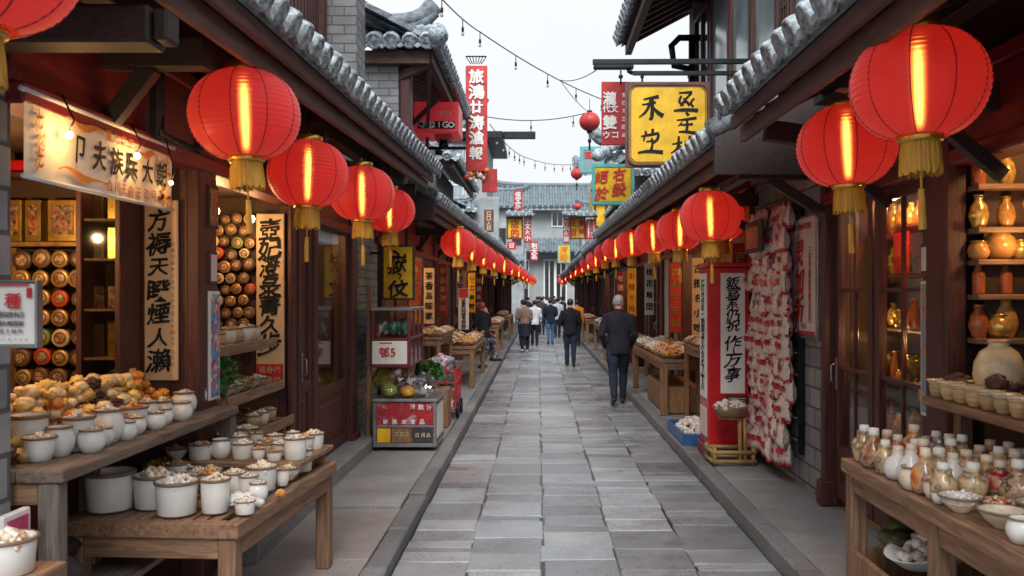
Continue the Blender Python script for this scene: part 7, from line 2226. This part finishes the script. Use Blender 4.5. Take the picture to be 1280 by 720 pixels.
for i, (x, y, s_) in enumerate(((2.14, 4.47, 1.1), (2.15, 4.08, 1.35), (2.27, 3.98, 1.2), (2.25, 3.8, 1.1))):
    put(get(("p", "pastry_p"), lambda: pastry("pastry_p")), (x, y, 1.271), i, s_ * 1.35, label=["clump of purple dried flowers behind the pots, beyond the big vase", "bigger clump of purple dried flowers in front of the big vase", "clump of purple dried flowers at the wall side of the big vase", "clump of purple dried flowers nearest the frame edge"][i].replace("nearest the frame edge", "farthest from the big vase"), group="dried flowers by the big vase")
# leafy bundle and white tray in the lower box
t = thing("white_tray", "white plastic tray of pale garlic in the table's lower box", "tray", (1.86, 4.2, .52))
mb = MB(); n = 20; Mx = Matrix.Translation((1.84, 4.1, .56)) @ Matrix.Rotation(R(-16), 4, 'Y')
mb.lathe([(.12, 0), (.15, .01), (.2, .07), (.205, .075), (.19, .07), (.14, .02)], 24, M=Mx, capt=True); part("tray", mb, M["white"], t)
mb = lumps(.15, .15, .07, 60, .03, 16, 2, .25); mb.v = [tuple(Mx @ Vector((a_, b_, c_ + .03))) for a_, b_, c_ in mb.v]; part("garlic", mb, M["whitefill"], t)
mb = MB()
for k in range(14):
    a = rr.uniform(0, 6.28); mb.ball((1.9 + .15 * math.cos(a), 4.33 + .08 * math.sin(a), .56 + rr.uniform(0, .12)), .08, .06, .04, 2, 0, .6, 2, k)
single("leaf_wrap", mb, mat("olive leaves", (.07, .07, .025), .55, var=.6, vs=12, bump=.5), "dark olive leaves crumpled behind the white garlic tray", "leaves")
for i, (x, y, s_) in enumerate(((1.9, 4.0, .17), (2.05, 3.6, .2), (1.9, 3.2, .2), (2.0, 2.8, .2), (1.8, 3.5, .13))):
    mb = MB(); mb.ball((x, y, .172 + s_ * .85), s_, s_, s_ * .85, 3, 0, .35, 2, i + 30); single("plastic_sack", mb, M["toy"] if i == 1 else M["whitefill"] if i == 4 else M["dark"], "bulging sack in the table's lower box, %s from its far end" % ORD[i], "sack", "sacks in the table's lower box")

# ================================================================ shelves in the niche on the bottle-table side
YN = 5.018
t = thing("wall_shelf", "lit wooden wall shelves of golden vases beside the bottle table", "shelf", (2.8, YN, 1.2))
zz = [1.56, 1.8, 1.99, 2.165, 2.4]
for z in zz:
    mb = MB(); mb.box(2.38, 3.5, YN - .26, YN - .013, z - .03, z, 0, .004); part("board", mb, M["table_x"], t)
mb = MB(); mb.box(2.38, 3.5, YN - .012, YN - .001, 1.2, 2.75, 0, 0); part("back_board", mb, M["interior"], t)
goldv = {"gold": mat("gilt glass", (.7, .42, .12), .22, metal=.5, var=.5, vs=30, objvar=.2), "amber": mat("amber pottery", (.6, .3, .09), .3, var=.4, vs=12, objvar=.2), "rust": mat("rust bottle", (.4, .11, .04), .25, var=.4, vs=10, objvar=.2)}
VS = {"vase": [(.03, 0), (.035, .01), (.05, .06), (.04, .11), (.02, .14), (.026, .165)], "goblet": [(.035, 0), (.03, .01), (.009, .02), (.009, .05), (.04, .08), (.058, .12), (.054, .16)], "tall": [(.032, 0), (.036, .01), (.036, .12), (.02, .15), (.018, .18), (.022, .19)], "round": [(.03, 0), (.05, .015), (.06, .045), (.05, .08), (.036, .09), (.04, .1)], "loaf": None}
def make_vase(kd, mk_):
    t = thing({"vase": "small_vase", "goblet": "goblet", "tall": "tall_bottle", "round": "round_pot"}[kd], "v", "vase" if kd != "goblet" else "goblet")
    mb = MB(); mb.lathe(VS[kd], 20, capt=True); part("body", mb, goldv[mk_], t)
    r_, z = VS[kd][-1]; mb = MB(); mb.lathe([(r_ + .001, z - .004), (r_ + .004, z), (r_ - .002, z + .004)], 20, capb=False); part("rim", mb, M["gold"], t)
    return t
rows_ = [(2.4, [("tall", "rust", 1), ("tall", "gold", 1), ("vase", "gold", 1), ("goblet", "gold", 1), ("tall", "amber", 1), ("vase", "gold", 1), ("tall", "rust", 1)]),
         (2.165, [("vase", "gold", .95), ("tall", "gold", .95), ("vase", "amber", 1), ("goblet", "gold", 1.1), ("goblet", "amber", 1), ("vase", "gold", 1), ("vase", "rust", 1)]),
         (1.99, [("round", "amber", .9), ("round", "amber", 1.1), ("round", "gold", 1.0), ("round", "amber", 1.1), ("round", "gold", .9)]),
         (1.8, [("tall", "rust", .8), ("vase", "amber", .8), ("tall", "rust", .9), ("vase", "gold", .8), ("tall", "amber", .85), ("tall", "rust", .8)]),
         (1.56, [("vase", "rust", 1), ("round", "gold", 1), ("vase", "amber", 1), ("tall", "gold", 1), ("round", "rust", 1)])]
rn = ["top", "second", "third", "fourth", "lowest"]
for ri, (z, it) in enumerate(rows_):
    for j, (kd, mk_, s_) in enumerate((it + it[::-1])[:12 if ri != 2 else 8]):
        put(get(("vz", kd, mk_), lambda: make_vase(kd, mk_)), (2.42 + j * (.075 if kd != "round" else .115), YN - (.1 if j % 2 and kd != "round" else .18), z + .001), 0, s_ * (1.1 if kd != "round" else 1.25) * rr.uniform(.85, 1.2), label="%s %s on the %s wall shelf, %s from the post" % (mk_, {"vase": "vase", "goblet": "goblet", "tall": "bottle", "round": "pot"}[kd], rn[ri], ORD[j]), group="vases on the lit wall shelves")
lamp((2.6, 4.4, 2.65), 15); lamp((2.55, 4.6, 2.1), 3, r=.02)
# behind the glazed double door
k = 0
for si, z in enumerate((.75, 1.15, 1.55, 1.95, 2.3)):
    for j in range(13):
        y = 5.3 + j * .13
        if rr.random() < .12: continue
        kd, mk_ = rr.choice([("vase", "gold"), ("tall", "rust"), ("round", "amber"), ("goblet", "gold"), ("tall", "amber"), ("vase", "rust"), ("round", "rust"), ("vase", "gold")])
        put(get(("vz", kd, mk_), lambda: make_vase(kd, mk_)), (2.68 + rr.uniform(-.03, .05), y, z + .001), 0, rr.uniform(.8, 1.35), label="%s %s behind the glazed double door, %s shelf up, %s along" % (mk_, {"vase": "vase", "goblet": "goblet", "tall": "bottle", "round": "pot"}[kd], ORD[si], ORD[j]), group="goods behind the glazed double door")
lamp((2.46, 6.1, 2.42), 20, r=.02); lamp((2.46, 5.7, 1.5), 3.5, r=.015); lamp((2.46, 6.6, 1.5), 3.5, r=.015); lamp((2.58, 5.5, 1.9), 3, (1, .12, .05))
mb = MB(); mb.box(2.62, 2.64, 6.25, 6.5, 1.95, 2.25, 0, .004); single("red_packet", mb, M["boxred"], "red packet hung inside the glazed double door", "packet")
mb = MB(); mb.box(2.5, 2.52, 5.6, 5.8, 1.1, 1.22, 0, .004); single("price_ticket", mb, M["signyellow"], "yellow price ticket inside the glazed double door", "ticket")
# ================================================================ people
def remesh(mb, voxel, smooth=4, folds=0, seed=0, fscale=9, zfade=None):
    """fuse overlapping lofts into one continuous skin and give cloth some folds"""
    me = bpy.data.meshes.new("tmp"); me.from_pydata(mb.v, [], mb.f)
    bm = bmesh.new(); bm.from_mesh(me); bmesh.ops.recalc_face_normals(bm, faces=bm.faces); bm.to_mesh(me); bm.free()
    o = bpy.data.objects.new("tmp", me); COL.objects.link(o)
    r_ = o.modifiers.new("r", 'REMESH'); r_.mode = 'VOXEL'; r_.voxel_size = voxel
    s_ = o.modifiers.new("s", 'SMOOTH'); s_.iterations = smooth; s_.factor = .5
    bpy.context.view_layer.update()
    ev = o.evaluated_get(bpy.context.evaluated_depsgraph_get())
    m2 = ev.to_mesh()
    vs = [v.co.copy() for v in m2.vertices]; ns = [v.normal.copy() for v in m2.vertices]; fs = [tuple(p.vertices) for p in m2.polygons]
    ev.to_mesh_clear(); bpy.data.objects.remove(o); bpy.data.meshes.remove(me)
    if folds:
        out = []
        for v, n in zip(vs, ns):
            p = Vector((v.x * fscale, v.y * fscale, v.z * fscale * .55))
            k = noise.noise(p + Vector((seed, 0, 0))) + .6 * noise.noise(p * 2.1 + Vector((0, seed, 0)))
            k = k - .5 * abs(noise.noise(p * 1.4 + Vector((4, seed, 2))))
            out.append(v + n * (k * folds))
        vs = out
    r2 = MB(); r2.add(vs, fs, 0, True)
    return r2


def hand(mb, wrist, dirv, palmn, side, L=.18, curl=.5):
    """palm, four unequal curled fingers and a thumb from the palm's side"""
    wrist = Vector(wrist); d = Vector(dirv).normalized(); n = Vector(palmn).normalized(); n = (n - d * n.dot(d)).normalized()
    s = d.cross(n) * side
    pc = wrist + d * L * .25
    mb.limb([wrist - d * .02, wrist + d * L * .12, wrist + d * L * .42], [.024, .03, .033], 10)
    for q in (-1, 1): mb.limb([wrist + s * .012 * q + d * .02, wrist + s * .02 * q + d * L * .42], [.016, .016], 8)
    for i, (off, ln) in enumerate(((-.03, .38), (-.01, .44), (.01, .42), (.029, .33))):
        b = wrist + s * off + d * L * .42
        p = [b]; dd = d.copy()
        for j, f in enumerate((.45, .32, .23)):
            dd = (dd + n * curl * (.5 + .4 * j)).normalized(); p.append(p[-1] + dd * (L * ln * f))
        mb.limb(p, [.0095, .009, .008, .007], 8)
    b = wrist - s * .026 + d * L * .14
    t1 = b + (d * .6 - s * .6 + n * .35).normalized() * L * .2; t2 = t1 + (d * .9 - s * .1 + n * .5).normalized() * L * .17
    mb.limb([wrist + d * .01, b, t1, t2], [.016, .014, .0115, .009], 8)


HAIRC = {"grey": (.3, .3, .31), "black": (.012, .011, .011), "brown": (.03, .018, .012), "red": (.35, .03, .04)}
_hm = {}
def hairmat(c):
    if c not in _hm: _hm[c] = mat("hair " + c, HAIRC[c], .5, var=.5, vs=40, scl=(1, 1, .3), bump=.6, bs=120)
    return _hm[c]
_cm = {}
def cloth(c, rough=.85):
    if c not in _cm: _cm[c] = mat("cloth %.2f %.2f %.2f" % c, c, rough, var=.3, vs=7, bump=.15, bs=180, spec=.25)
    return _cm[c]
M["shoe"] = mat("black shoe leather", (.012, .012, .013), .4, var=.3)
M["sole"] = mat("shoe sole", (.12, .11, .1), .7)
M["shoew"] = mat("white shoe", (.5, .5, .5), .5)


def walker(label, loc, height, rz=0, jacket=(.012, .014, .022), trousers=(.02, .025, .045), hair="black", hairlen=0, stride=.25, lead=1, arms="swing", skirt=None, voxel=.014, shoes="shoe", fat=1.0, lean=.03, bag=None, group=None, female=False):
    t = thing("person", label, "person", (0, 0, 0), group)
    hipz = .9; st = stride
    sw = .185 if not female else .165
    # joints
    def leg(sd, phase):
        hip = Vector((sd * .09, 0, hipz))
        if phase > 0:      # forward leg: heel down, knee slightly bent
            ank = Vector((sd * .075, st * .95, .085)); kn = Vector((sd * .085, st * .62 + .03, .49)); toe = ank + Vector((sd * .02, .16, -.055 + .03))
        else:              # back leg: on its toes
            ank = Vector((sd * .075, -st * 1.0, .085 + st * .3)); kn = Vector((sd * .085, -st * .15, .475)); toe = ank + Vector((sd * .02, .13, -.07 - st * .26))
        return hip, kn, ank, toe
    legs = [leg(-1, -lead), leg(1, lead)]
    shz = 1.385; lx = lean
    def arm(sd):
        sh = Vector((sd * sw, lx, shz))
        if arms == "swing":
            f = -sd * lead * st * .55
            el = Vector((sd * (sw + .055), lx + f * .6 - .03, 1.13)); wr = Vector((sd * (sw + .06), lx + f * 1.5 + .06, .9))
        elif arms == "pockets":
            el = Vector((sd * (sw + .075), lx - .05, 1.1)); wr = Vector((sd * (sw + .0), lx + .1, .9))
        else:              # held in front
            el = Vector((sd * (sw + .075), lx - .03, 1.13)); wr = Vector((sd * (sw - .02), lx + .2, 1.06))
        return sh, el, wr
    ar = [arm(-1), arm(1)]
    hc = Vector((0, lx + .04, 1.61))
    # ------- body (one continuous mesh)
    b = MB()
    b.loft([(0, lx * .2, .84, .13, .09), (0, lx * .3, .95, .15, .1), (0, lx * .6, 1.15, .135, .095), (0, lx, 1.33, .15, .095), (0, lx, 1.4, .12, .075), (0, lx, 1.45, .058, .056), (0, lx + .012, 1.53, .055, .057), (0, lx + .02, 1.58, .05, .055)], 20)
    for sd in (-1, 1): b.limb([(0, lx, 1.39), (sd * (sw - .03), lx, 1.38)], [.05, .045], 10)
    # head: skull, jaw, nose, ears
    b.ball(hc + Vector((0, -.012, .025)), .075, .092, .1, 3)
    b.ball(hc + Vector((0, .022, -.04)), .056, .066, .075, 3)
    b.limb([hc + Vector((0, .085, .012)), hc + Vector((0, .102, -.022))], [.01, .015], 8)
    b.ball(hc + Vector((0, .083, -.058)), .02, .012, .009, 2)
    b.limb([hc + Vector((-.03, .072, .03)), hc + Vector((.03, .072, .03))], [.012, .012], 8)
    for sd in (-1, 1): b.ball(hc + Vector((sd * .078, -.005, -.005)), .012, .02, .032, 2)
    for (hip, kn, ank, toe) in legs:
        b.limb([hip, kn, ank], [.07, .05, .036], 12); b.limb([ank + Vector((0, -.03, -.04)), toe], [.032, .028], 10)
    for sd, (sh, el, wr) in zip((-1, 1), ar):
        b.limb([sh, el, wr], [.045, .037, .027], 12)
        d = (wr - el).normalized(); hand(b, wr, d + Vector((0, .25, -.2)), Vector((-sd, .2, 0)), sd)
    body = remesh(b, min(voxel, .009), 2)
    part("body", body, M["skin"], t)
    # face features
    for sd in (-1, 1):
        e = MB(); e.ball(hc + Vector((sd * .03, .077, .015)), .01, .006, .006, 2); part("eye", e, M["ink"], t)
    e = MB(); e.ball(hc + Vector((0, .088, -.05)), .02, .008, .004, 2); part("mouth", e, M["redink"], t)
    # hair
    h = MB(); h.ball(hc + Vector((0, -.022, .034)), .085, .096, .1, 3, nz=.05, nzs=4)
    if hairlen >= 1: h.limb([hc + Vector((0, -.06, .02)), hc + Vector((0, -.08, -.08)), hc + Vector((0, -.075, -.08 - .12 * hairlen))], [.07, .065, .045], 12)
    elif hairlen > 0: h.loft([(0, hc.y - .05, hc.z - .07, .06, .04), (0, hc.y - .04, hc.z - .01, .08, .06), (0, hc.y - .03, hc.z + .04, .085, .08)], 16)
    if hairlen < 0: h.ball(hc + Vector((0, -.1, .07)), .04, .04, .04, 2)
    hm = remesh(h, voxel * .7, 1, .005, 3, 40)
    # cut the face opening
    hm.f = [f for f in hm.f if not (sum(hm.v[i][1] for i in f) / len(f) > hc.y + .045 and sum(hm.v[i][2] for i in f) / len(f) < hc.z + .075)]
    if hairlen <= 0: hm.f = [f for f in hm.f if not (sum(hm.v[i][2] for i in f) / len(f) < hc.z - .035 + .3 * max(0, sum(hm.v[i][1] for i in f) / len(f) - hc.y + .05))]
    hm.m = [0] * len(hm.f); hm.s = [True] * len(hm.f)
    part("hair", hm, hairmat(hair), t)
    # trousers
    p = MB()
    p.loft([(0, 0, .8, .13, .1), (0, -.005, .88, .16 * fat, .125 * fat), (0, 0, .97, .155 * fat, .11 * fat), (0, lx * .3, 1.03, .14 * fat, .1 * fat)], 20)
    for (hip, kn, ank, toe) in legs:
        up = hip + Vector((0, 0, -.02))
        p.limb([up, hip.lerp(kn, .5), kn, kn.lerp(ank, .5), ank + Vector((0, -.005, .015))], [.097 * fat, .09 * fat, .072, .064, .058], 14)
    part("trousers", remesh(p, voxel, 3, .009, 5, 11), M[trousers] if isinstance(trousers, str) else cloth(trousers), t)
    if skirt:
        k = MB(); k.loft([(0, 0, .52, .19, .15), (0, 0, .7, .175, .135), (0, 0, .9, .165, .125), (0, 0, 1.02, .135, .1)], 20)
        part("skirt", remesh(k, voxel, 3, .012, 2, 9), cloth(skirt), t)
    # jacket with sleeves
    j = MB()
    hem = .8 if not skirt else .95
    j.loft([(0, 0, hem, .172 * fat, .13 * fat), (0, 0, hem + .1, .168 * fat, .125 * fat), (0, lx * .5, 1.12, .158 * fat, .118 * fat), (0, lx, 1.27, .19 * (sw / .185), .128), (0, lx, 1.36, .185 * (sw / .185), .118), (0, lx, 1.42, .135, .095), (0, lx, 1.46, .085, .078), (0, lx + .008, 1.49, .07, .07), (0, lx + .012, 1.525, .066, .068)], 24)
    for sd, (sh, el, wr) in zip((-1, 1), ar):
        j.limb([Vector((sd * .05, lx, 1.44)), Vector((sd * .11, lx, 1.41)), sh, sh.lerp(el, .5), el, el.lerp(wr, .55), wr.lerp(el, .08)], [.05, .065, .078, .07, .062, .055, .047], 14)
    part("jacket", remesh(j, voxel, 3, .014, 7, 9), cloth(jacket), t)
    # shoes
    for (hip, kn, ank, toe) in legs:
        s_ = MB(); f = (toe - ank); f.z = 0; f.normalize()
        heel = ank + Vector((0, -.045, -.045)); s_.limb([heel, ank + Vector((0, 0, -.02))], [.038, .042], 12); s_.limb([heel, ank.lerp(toe, .5) + Vector((0, 0, -.01)), toe], [.036, .042, .036], 12)
        sm = remesh(s_, voxel * .7, 1)
        zmin = min(v[2] for v in sm.v)
        part("shoe", sm, M[shoes], t)
    if bag:
        g = MB(); w_ = ar[1][2] if bag > 0 else ar[0][2]
        g.box(w_.x - .05, w_.x + .05, w_.y - .12, w_.y + .12, w_.z - .42, w_.z - .16, 0, .02); g.tube([(w_.x, w_.y - .08, w_.z - .16), (w_.x, w_.y - .03, w_.z - .04), (w_.x, w_.y + .04, w_.z - .04), (w_.x, w_.y + .08, w_.z - .16)], .008, 6)
        bo = single("hand_bag", g, cloth((.02, .02, .025)), "dark bag carried by the person in the brown top", "bag")
        Mx = Matrix.Translation(loc) @ Matrix.Rotation(rz, 4, 'Z') @ Matrix.Scale(height / 1.75, 4)
        bo.location = Mx @ bo.location; bo.rotation_euler = (0, 0, rz); bo.scale = (height / 1.75,) * 3
    # stand on the ground
    low = 1e9
    for ch in KIDS(t):
        if ch.name.split(".")[0] == "shoe": low = min(low, min(v.co.z for v in ch.data.vertices))
    s_ = height / 1.75
    put(t, (loc[0], loc[1], loc[2] - low * s_ + .003), rz, s_)
    return t


walker("grey haired man in dark navy jacket and trousers walking away past the boxed table", (1.3, 14.3, 0), 1.79, R(-2), (.016, .018, .028), (.02, .027, .05), "grey", 0, .2, 1, "pockets", voxel=.012, fat=1.1)
walker("man with black hair, black jacket and dark jeans walking away in mid street", (.79, 21.8, 0), 1.69, R(2), (.009, .01, .014), (.018, .028, .055), "black", 0, .08, -1, "front", voxel=.014, fat=1.08)
walker("person in a dark navy jacket and blue jeans farther up the street", (.43, 31.5, 0), 1.64, 0, (.012, .016, .028), (.06, .13, .24), "black", 0, .1, 1, "front", voxel=.018, fat=1.05)
walker("woman in a brown top and dark skirt walking beside the person in white", (-.42, 27.2, 0), 1.62, R(-6), (.2, .12, .095), (.012, .014, .022), "black", -1, .1, 1, "front", skirt=(.014, .02, .035), voxel=.016, bag=1, shoes="shoew", female=True)
walker("person in a white shirt and black trousers walking next to the woman in brown", (-.13, 30.5, 0), 1.6, R(4), (.62, .64, .68), (.012, .012, .014), "black", 0, .1, -1, "swing", voxel=.017, shoes="shoe")
walker("person in a pale shirt half hidden behind the woman in brown", (-.55, 30.8, 0), 1.62, 0, (.42, .4, .42), (.03, .03, .04), "brown", .5, .08, 1, "swing", voxel=.02)
walker("person with dark hair in an orange jacket behind the man in black jacket", (1.33, 30.5, 0), 1.62, 0, (.6, .2, .03), (.02, .02, .03), "black", .5, .08, 1, "swing", voxel=.02)
walker("person in a white top partly hidden behind the man in black jacket", (.78, 36.0, 0), 1.66, 0, (.55, .56, .58), (.02, .02, .03), "black", 0, .1, 1, "swing", voxel=.02)
walker("person in a grey coat behind the blue jeans person", (.15, 39, 0), 1.68, 0, (.05, .05, .06), (.02, .02, .03), "black", 0, .1, -1, "swing", voxel=.022)
walker("person in black between the white shirt and the blue jeans far up the street", (-.05, 43, 0), 1.7, 0, (.012, .012, .015), (.02, .02, .03), "black", 0, .1, 1, "front", voxel=.022)
# far crowd: copies of a few simple walkers
_c1 = walker("distant walker in black, at the front of the far crowd by the pottery side", (-.6, 46, 0), 1.68, 0, (.03, .035, .05), (.03, .035, .05), "black", 0, .1, 1, "swing", voxel=.03, group="far crowd before the gate building")
_c2 = walker("distant walker in a pale jacket in the middle of the far crowd", (.5, 48, 0), 1.66, 0, (.55, .56, .6), (.05, .07, .12), "black", 0, .1, -1, "swing", voxel=.03, group="far crowd before the gate building")
for i, (src, x, y, h_, lb) in enumerate(((_c1, 1.25, 47, 1.64, "distant walker in black, on the bottle-table side of the far crowd"), (_c1, .1, 52, 1.7, "distant walker in black, centre of the far crowd"), (_c2, 1.4, 53, 1.68, "distant walker in pale jacket by the bottle-table side kerb"), (_c1, .75, 56, 1.66, "distant walker in black, deep in the far crowd"),
                                        (_c2, .35, 60, 1.68, "distant walker in pale jacket, deepest in the street"), (_c1, 1.1, 61, 1.7, "distant walker in black, deepest on the bottle-table side"), (_c2, -.6, 51, 1.64, "distant walker in pale jacket on the pottery side"))):
    o = dup(src); o.location = (x, y, src.location.z); o.scale = (h_ / 1.75,) * 3; o.rotation_euler = (0, 0, R(rnd.uniform(-15, 15))); o["label"] = lb

# seated vendor on the pottery side, turned towards the street and leaning forward
def seated(label, loc, rz, jacket, lower, hair, voxel=.014, scarf=None):
    t = thing("person", label, "person", (0, 0, 0))
    hz = .47
    hc = Vector((0, .2, 1.17))
    legs = []
    for sd in (-1, 1):
        hip = Vector((sd * .09, 0, hz + .06)); kn = Vector((sd * .11, .4, hz + .03)); ank = Vector((sd * .1, .42, .085)); toe = ank + Vector((sd * .02, .15, -.045)); legs.append((hip, kn, ank, toe))
    ar = []
    for sd in (-1, 1):
        sh = Vector((sd * .18, .11, .96)); el = Vector((sd * .24, .2, .7)); wr = Vector((sd * .1, .38, .62)); ar.append((sh, el, wr))
    b = MB()
    b.loft([(0, 0, hz - .05, .14, .11), (0, .01, hz + .1, .15, .11), (0, .06, .75, .14, .1), (0, .1, .92, .16, .1), (0, .12, 1.0, .11, .08), (0, .15, 1.05, .056, .056), (0, .17, 1.12, .052, .054)], 18)
    b.ball(hc + Vector((0, -.01, .025)), .075, .092, .1, 3); b.ball(hc + Vector((0, .025, -.04)), .056, .064, .072, 3); b.limb([hc + Vector((0, .085, .01)), hc + Vector((0, .102, -.022))], [.01, .015], 8)
    for sd in (-1, 1): b.ball(hc + Vector((sd * .078, -.005, -.005)), .012, .02, .032, 2)
    for (hip, kn, ank, toe) in legs: b.limb([hip, kn, ank], [.07, .052, .037], 12); b.limb([ank + Vector((0, -.03, -.04)), toe], [.03, .027], 10)
    for sd, (sh, el, wr) in zip((-1, 1), ar): b.limb([sh, el, wr], [.045, .037, .027], 12); hand(b, wr, (wr - el).normalized(), Vector((0, 0, -1)), sd)
    part("body", remesh(b, .01, 2), M["skin"], t)
    for sd in (-1, 1): e = MB(); e.ball(hc + Vector((sd * .03, .079, .015)), .01, .006, .006, 2); part("eye", e, M["ink"], t)
    e = MB(); e.ball(hc + Vector((0, .089, -.05)), .02, .008, .004, 2); part("mouth", e, M["redink"], t)
    h = MB(); h.ball(hc + Vector((0, -.024, .034)), .088, .098, .102, 3); hm = remesh(h, voxel * .7, 1, .004, 3, 40)
    hm.f = [f for f in hm.f if not (sum(hm.v[i][1] for i in f) / len(f) > hc.y + .045 and sum(hm.v[i][2] for i in f) / len(f) < hc.z + .075)]; hm.m = [0] * len(hm.f); hm.s = [True] * len(hm.f)
    part("hair", hm, hairmat(hair) if not scarf else cloth(scarf), t)
    p = MB(); p.loft([(0, -.02, hz - .06, .16, .13), (0, 0, hz + .1, .165, .13), (0, .02, hz + .2, .15, .11)], 18)
    for (hip, kn, ank, toe) in legs: p.limb([hip, hip.lerp(kn, .5), kn, kn.lerp(ank, .5), ank + Vector((0, 0, .02))], [.1, .095, .075, .068, .062], 14)
    part("trousers", remesh(p, voxel, 3, .01, 5, 11), lower, t)
    j = MB(); j.loft([(0, 0, hz + .06, .18, .14), (0, .02, .65, .175, .135), (0, .08, .85, .185, .125), (0, .11, .94, .18, .115), (0, .12, 1.0, .12, .085), (0, .14, 1.04, .07, .068)], 22)
    for sd, (sh, el, wr) in zip((-1, 1), ar): j.limb([Vector((sd * .06, .11, .95)), sh, sh.lerp(el, .5), el, el.lerp(wr, .55), wr.lerp(el, .08)], [.07, .073, .064, .057, .05, .044], 14)
    part("jacket", remesh(j, voxel, 3, .012, 7, 9), cloth(jacket), t)
    for (hip, kn, ank, toe) in legs:
        s_ = MB(); heel = ank + Vector((0, -.045, -.045)); s_.limb([heel, ank], [.038, .042], 12); s_.limb([heel, ank.lerp(toe, .5) + Vector((0, 0, -.01)), toe], [.036, .042, .034], 12); part("shoe", remesh(s_, voxel * .7, 1), M["shoe"], t)
    low = min(min(v.co.z for v in ch.data.vertices) for ch in KIDS(t) if ch.name.startswith("shoe"))
    put(t, (loc[0], loc[1], loc[2] - low * 1.05 + .003), rz, 1.05)
    return t


M["floral"] = blotch("patterned trousers", [(.03, .06, .15), (.4, .16, .08), (.06, .1, .22), (.5, .4, .32), (.05, .04, .06)], 14, .8, objvar=0)
def stool(label, x, y, h=.46):
    t = thing("wooden_stool", label, "stool", (x, y, .115))
    mb = MB(); mb.box(x - .17, x + .17, y - .14, y + .14, .115 + h - .04, .115 + h, 0, .008); part("seat", mb, M["tan_wood"], t)
    for dx in (-.15, .11):
        for dy in (-.12, .08): mb = MB(); mb.box(x + dx, x + dx + .04, y + dy, y + dy + .04, .115, .115 + h - .042); part("leg", mb, M["tan_wood"], t)
walker("vendor in black jacket with red headscarf and patterned trousers tending the basket table", (-1.24, 20.0, .118), 1.5, R(35), (.012, .013, .016), "floral", "red", .5, .06, 1, "front", voxel=.014, lean=.09, female=True)
stool("plain wooden stool under the vendor in a floral coat", -1.55, 22.1, .43)
seated("seated vendor with a pink cap and floral coat behind the vendor in black", (-1.55, 22.1, .118), R(-70), (.3, .1, .09), M["floral"], "black", .02, scarf=(.55, .33, .28))
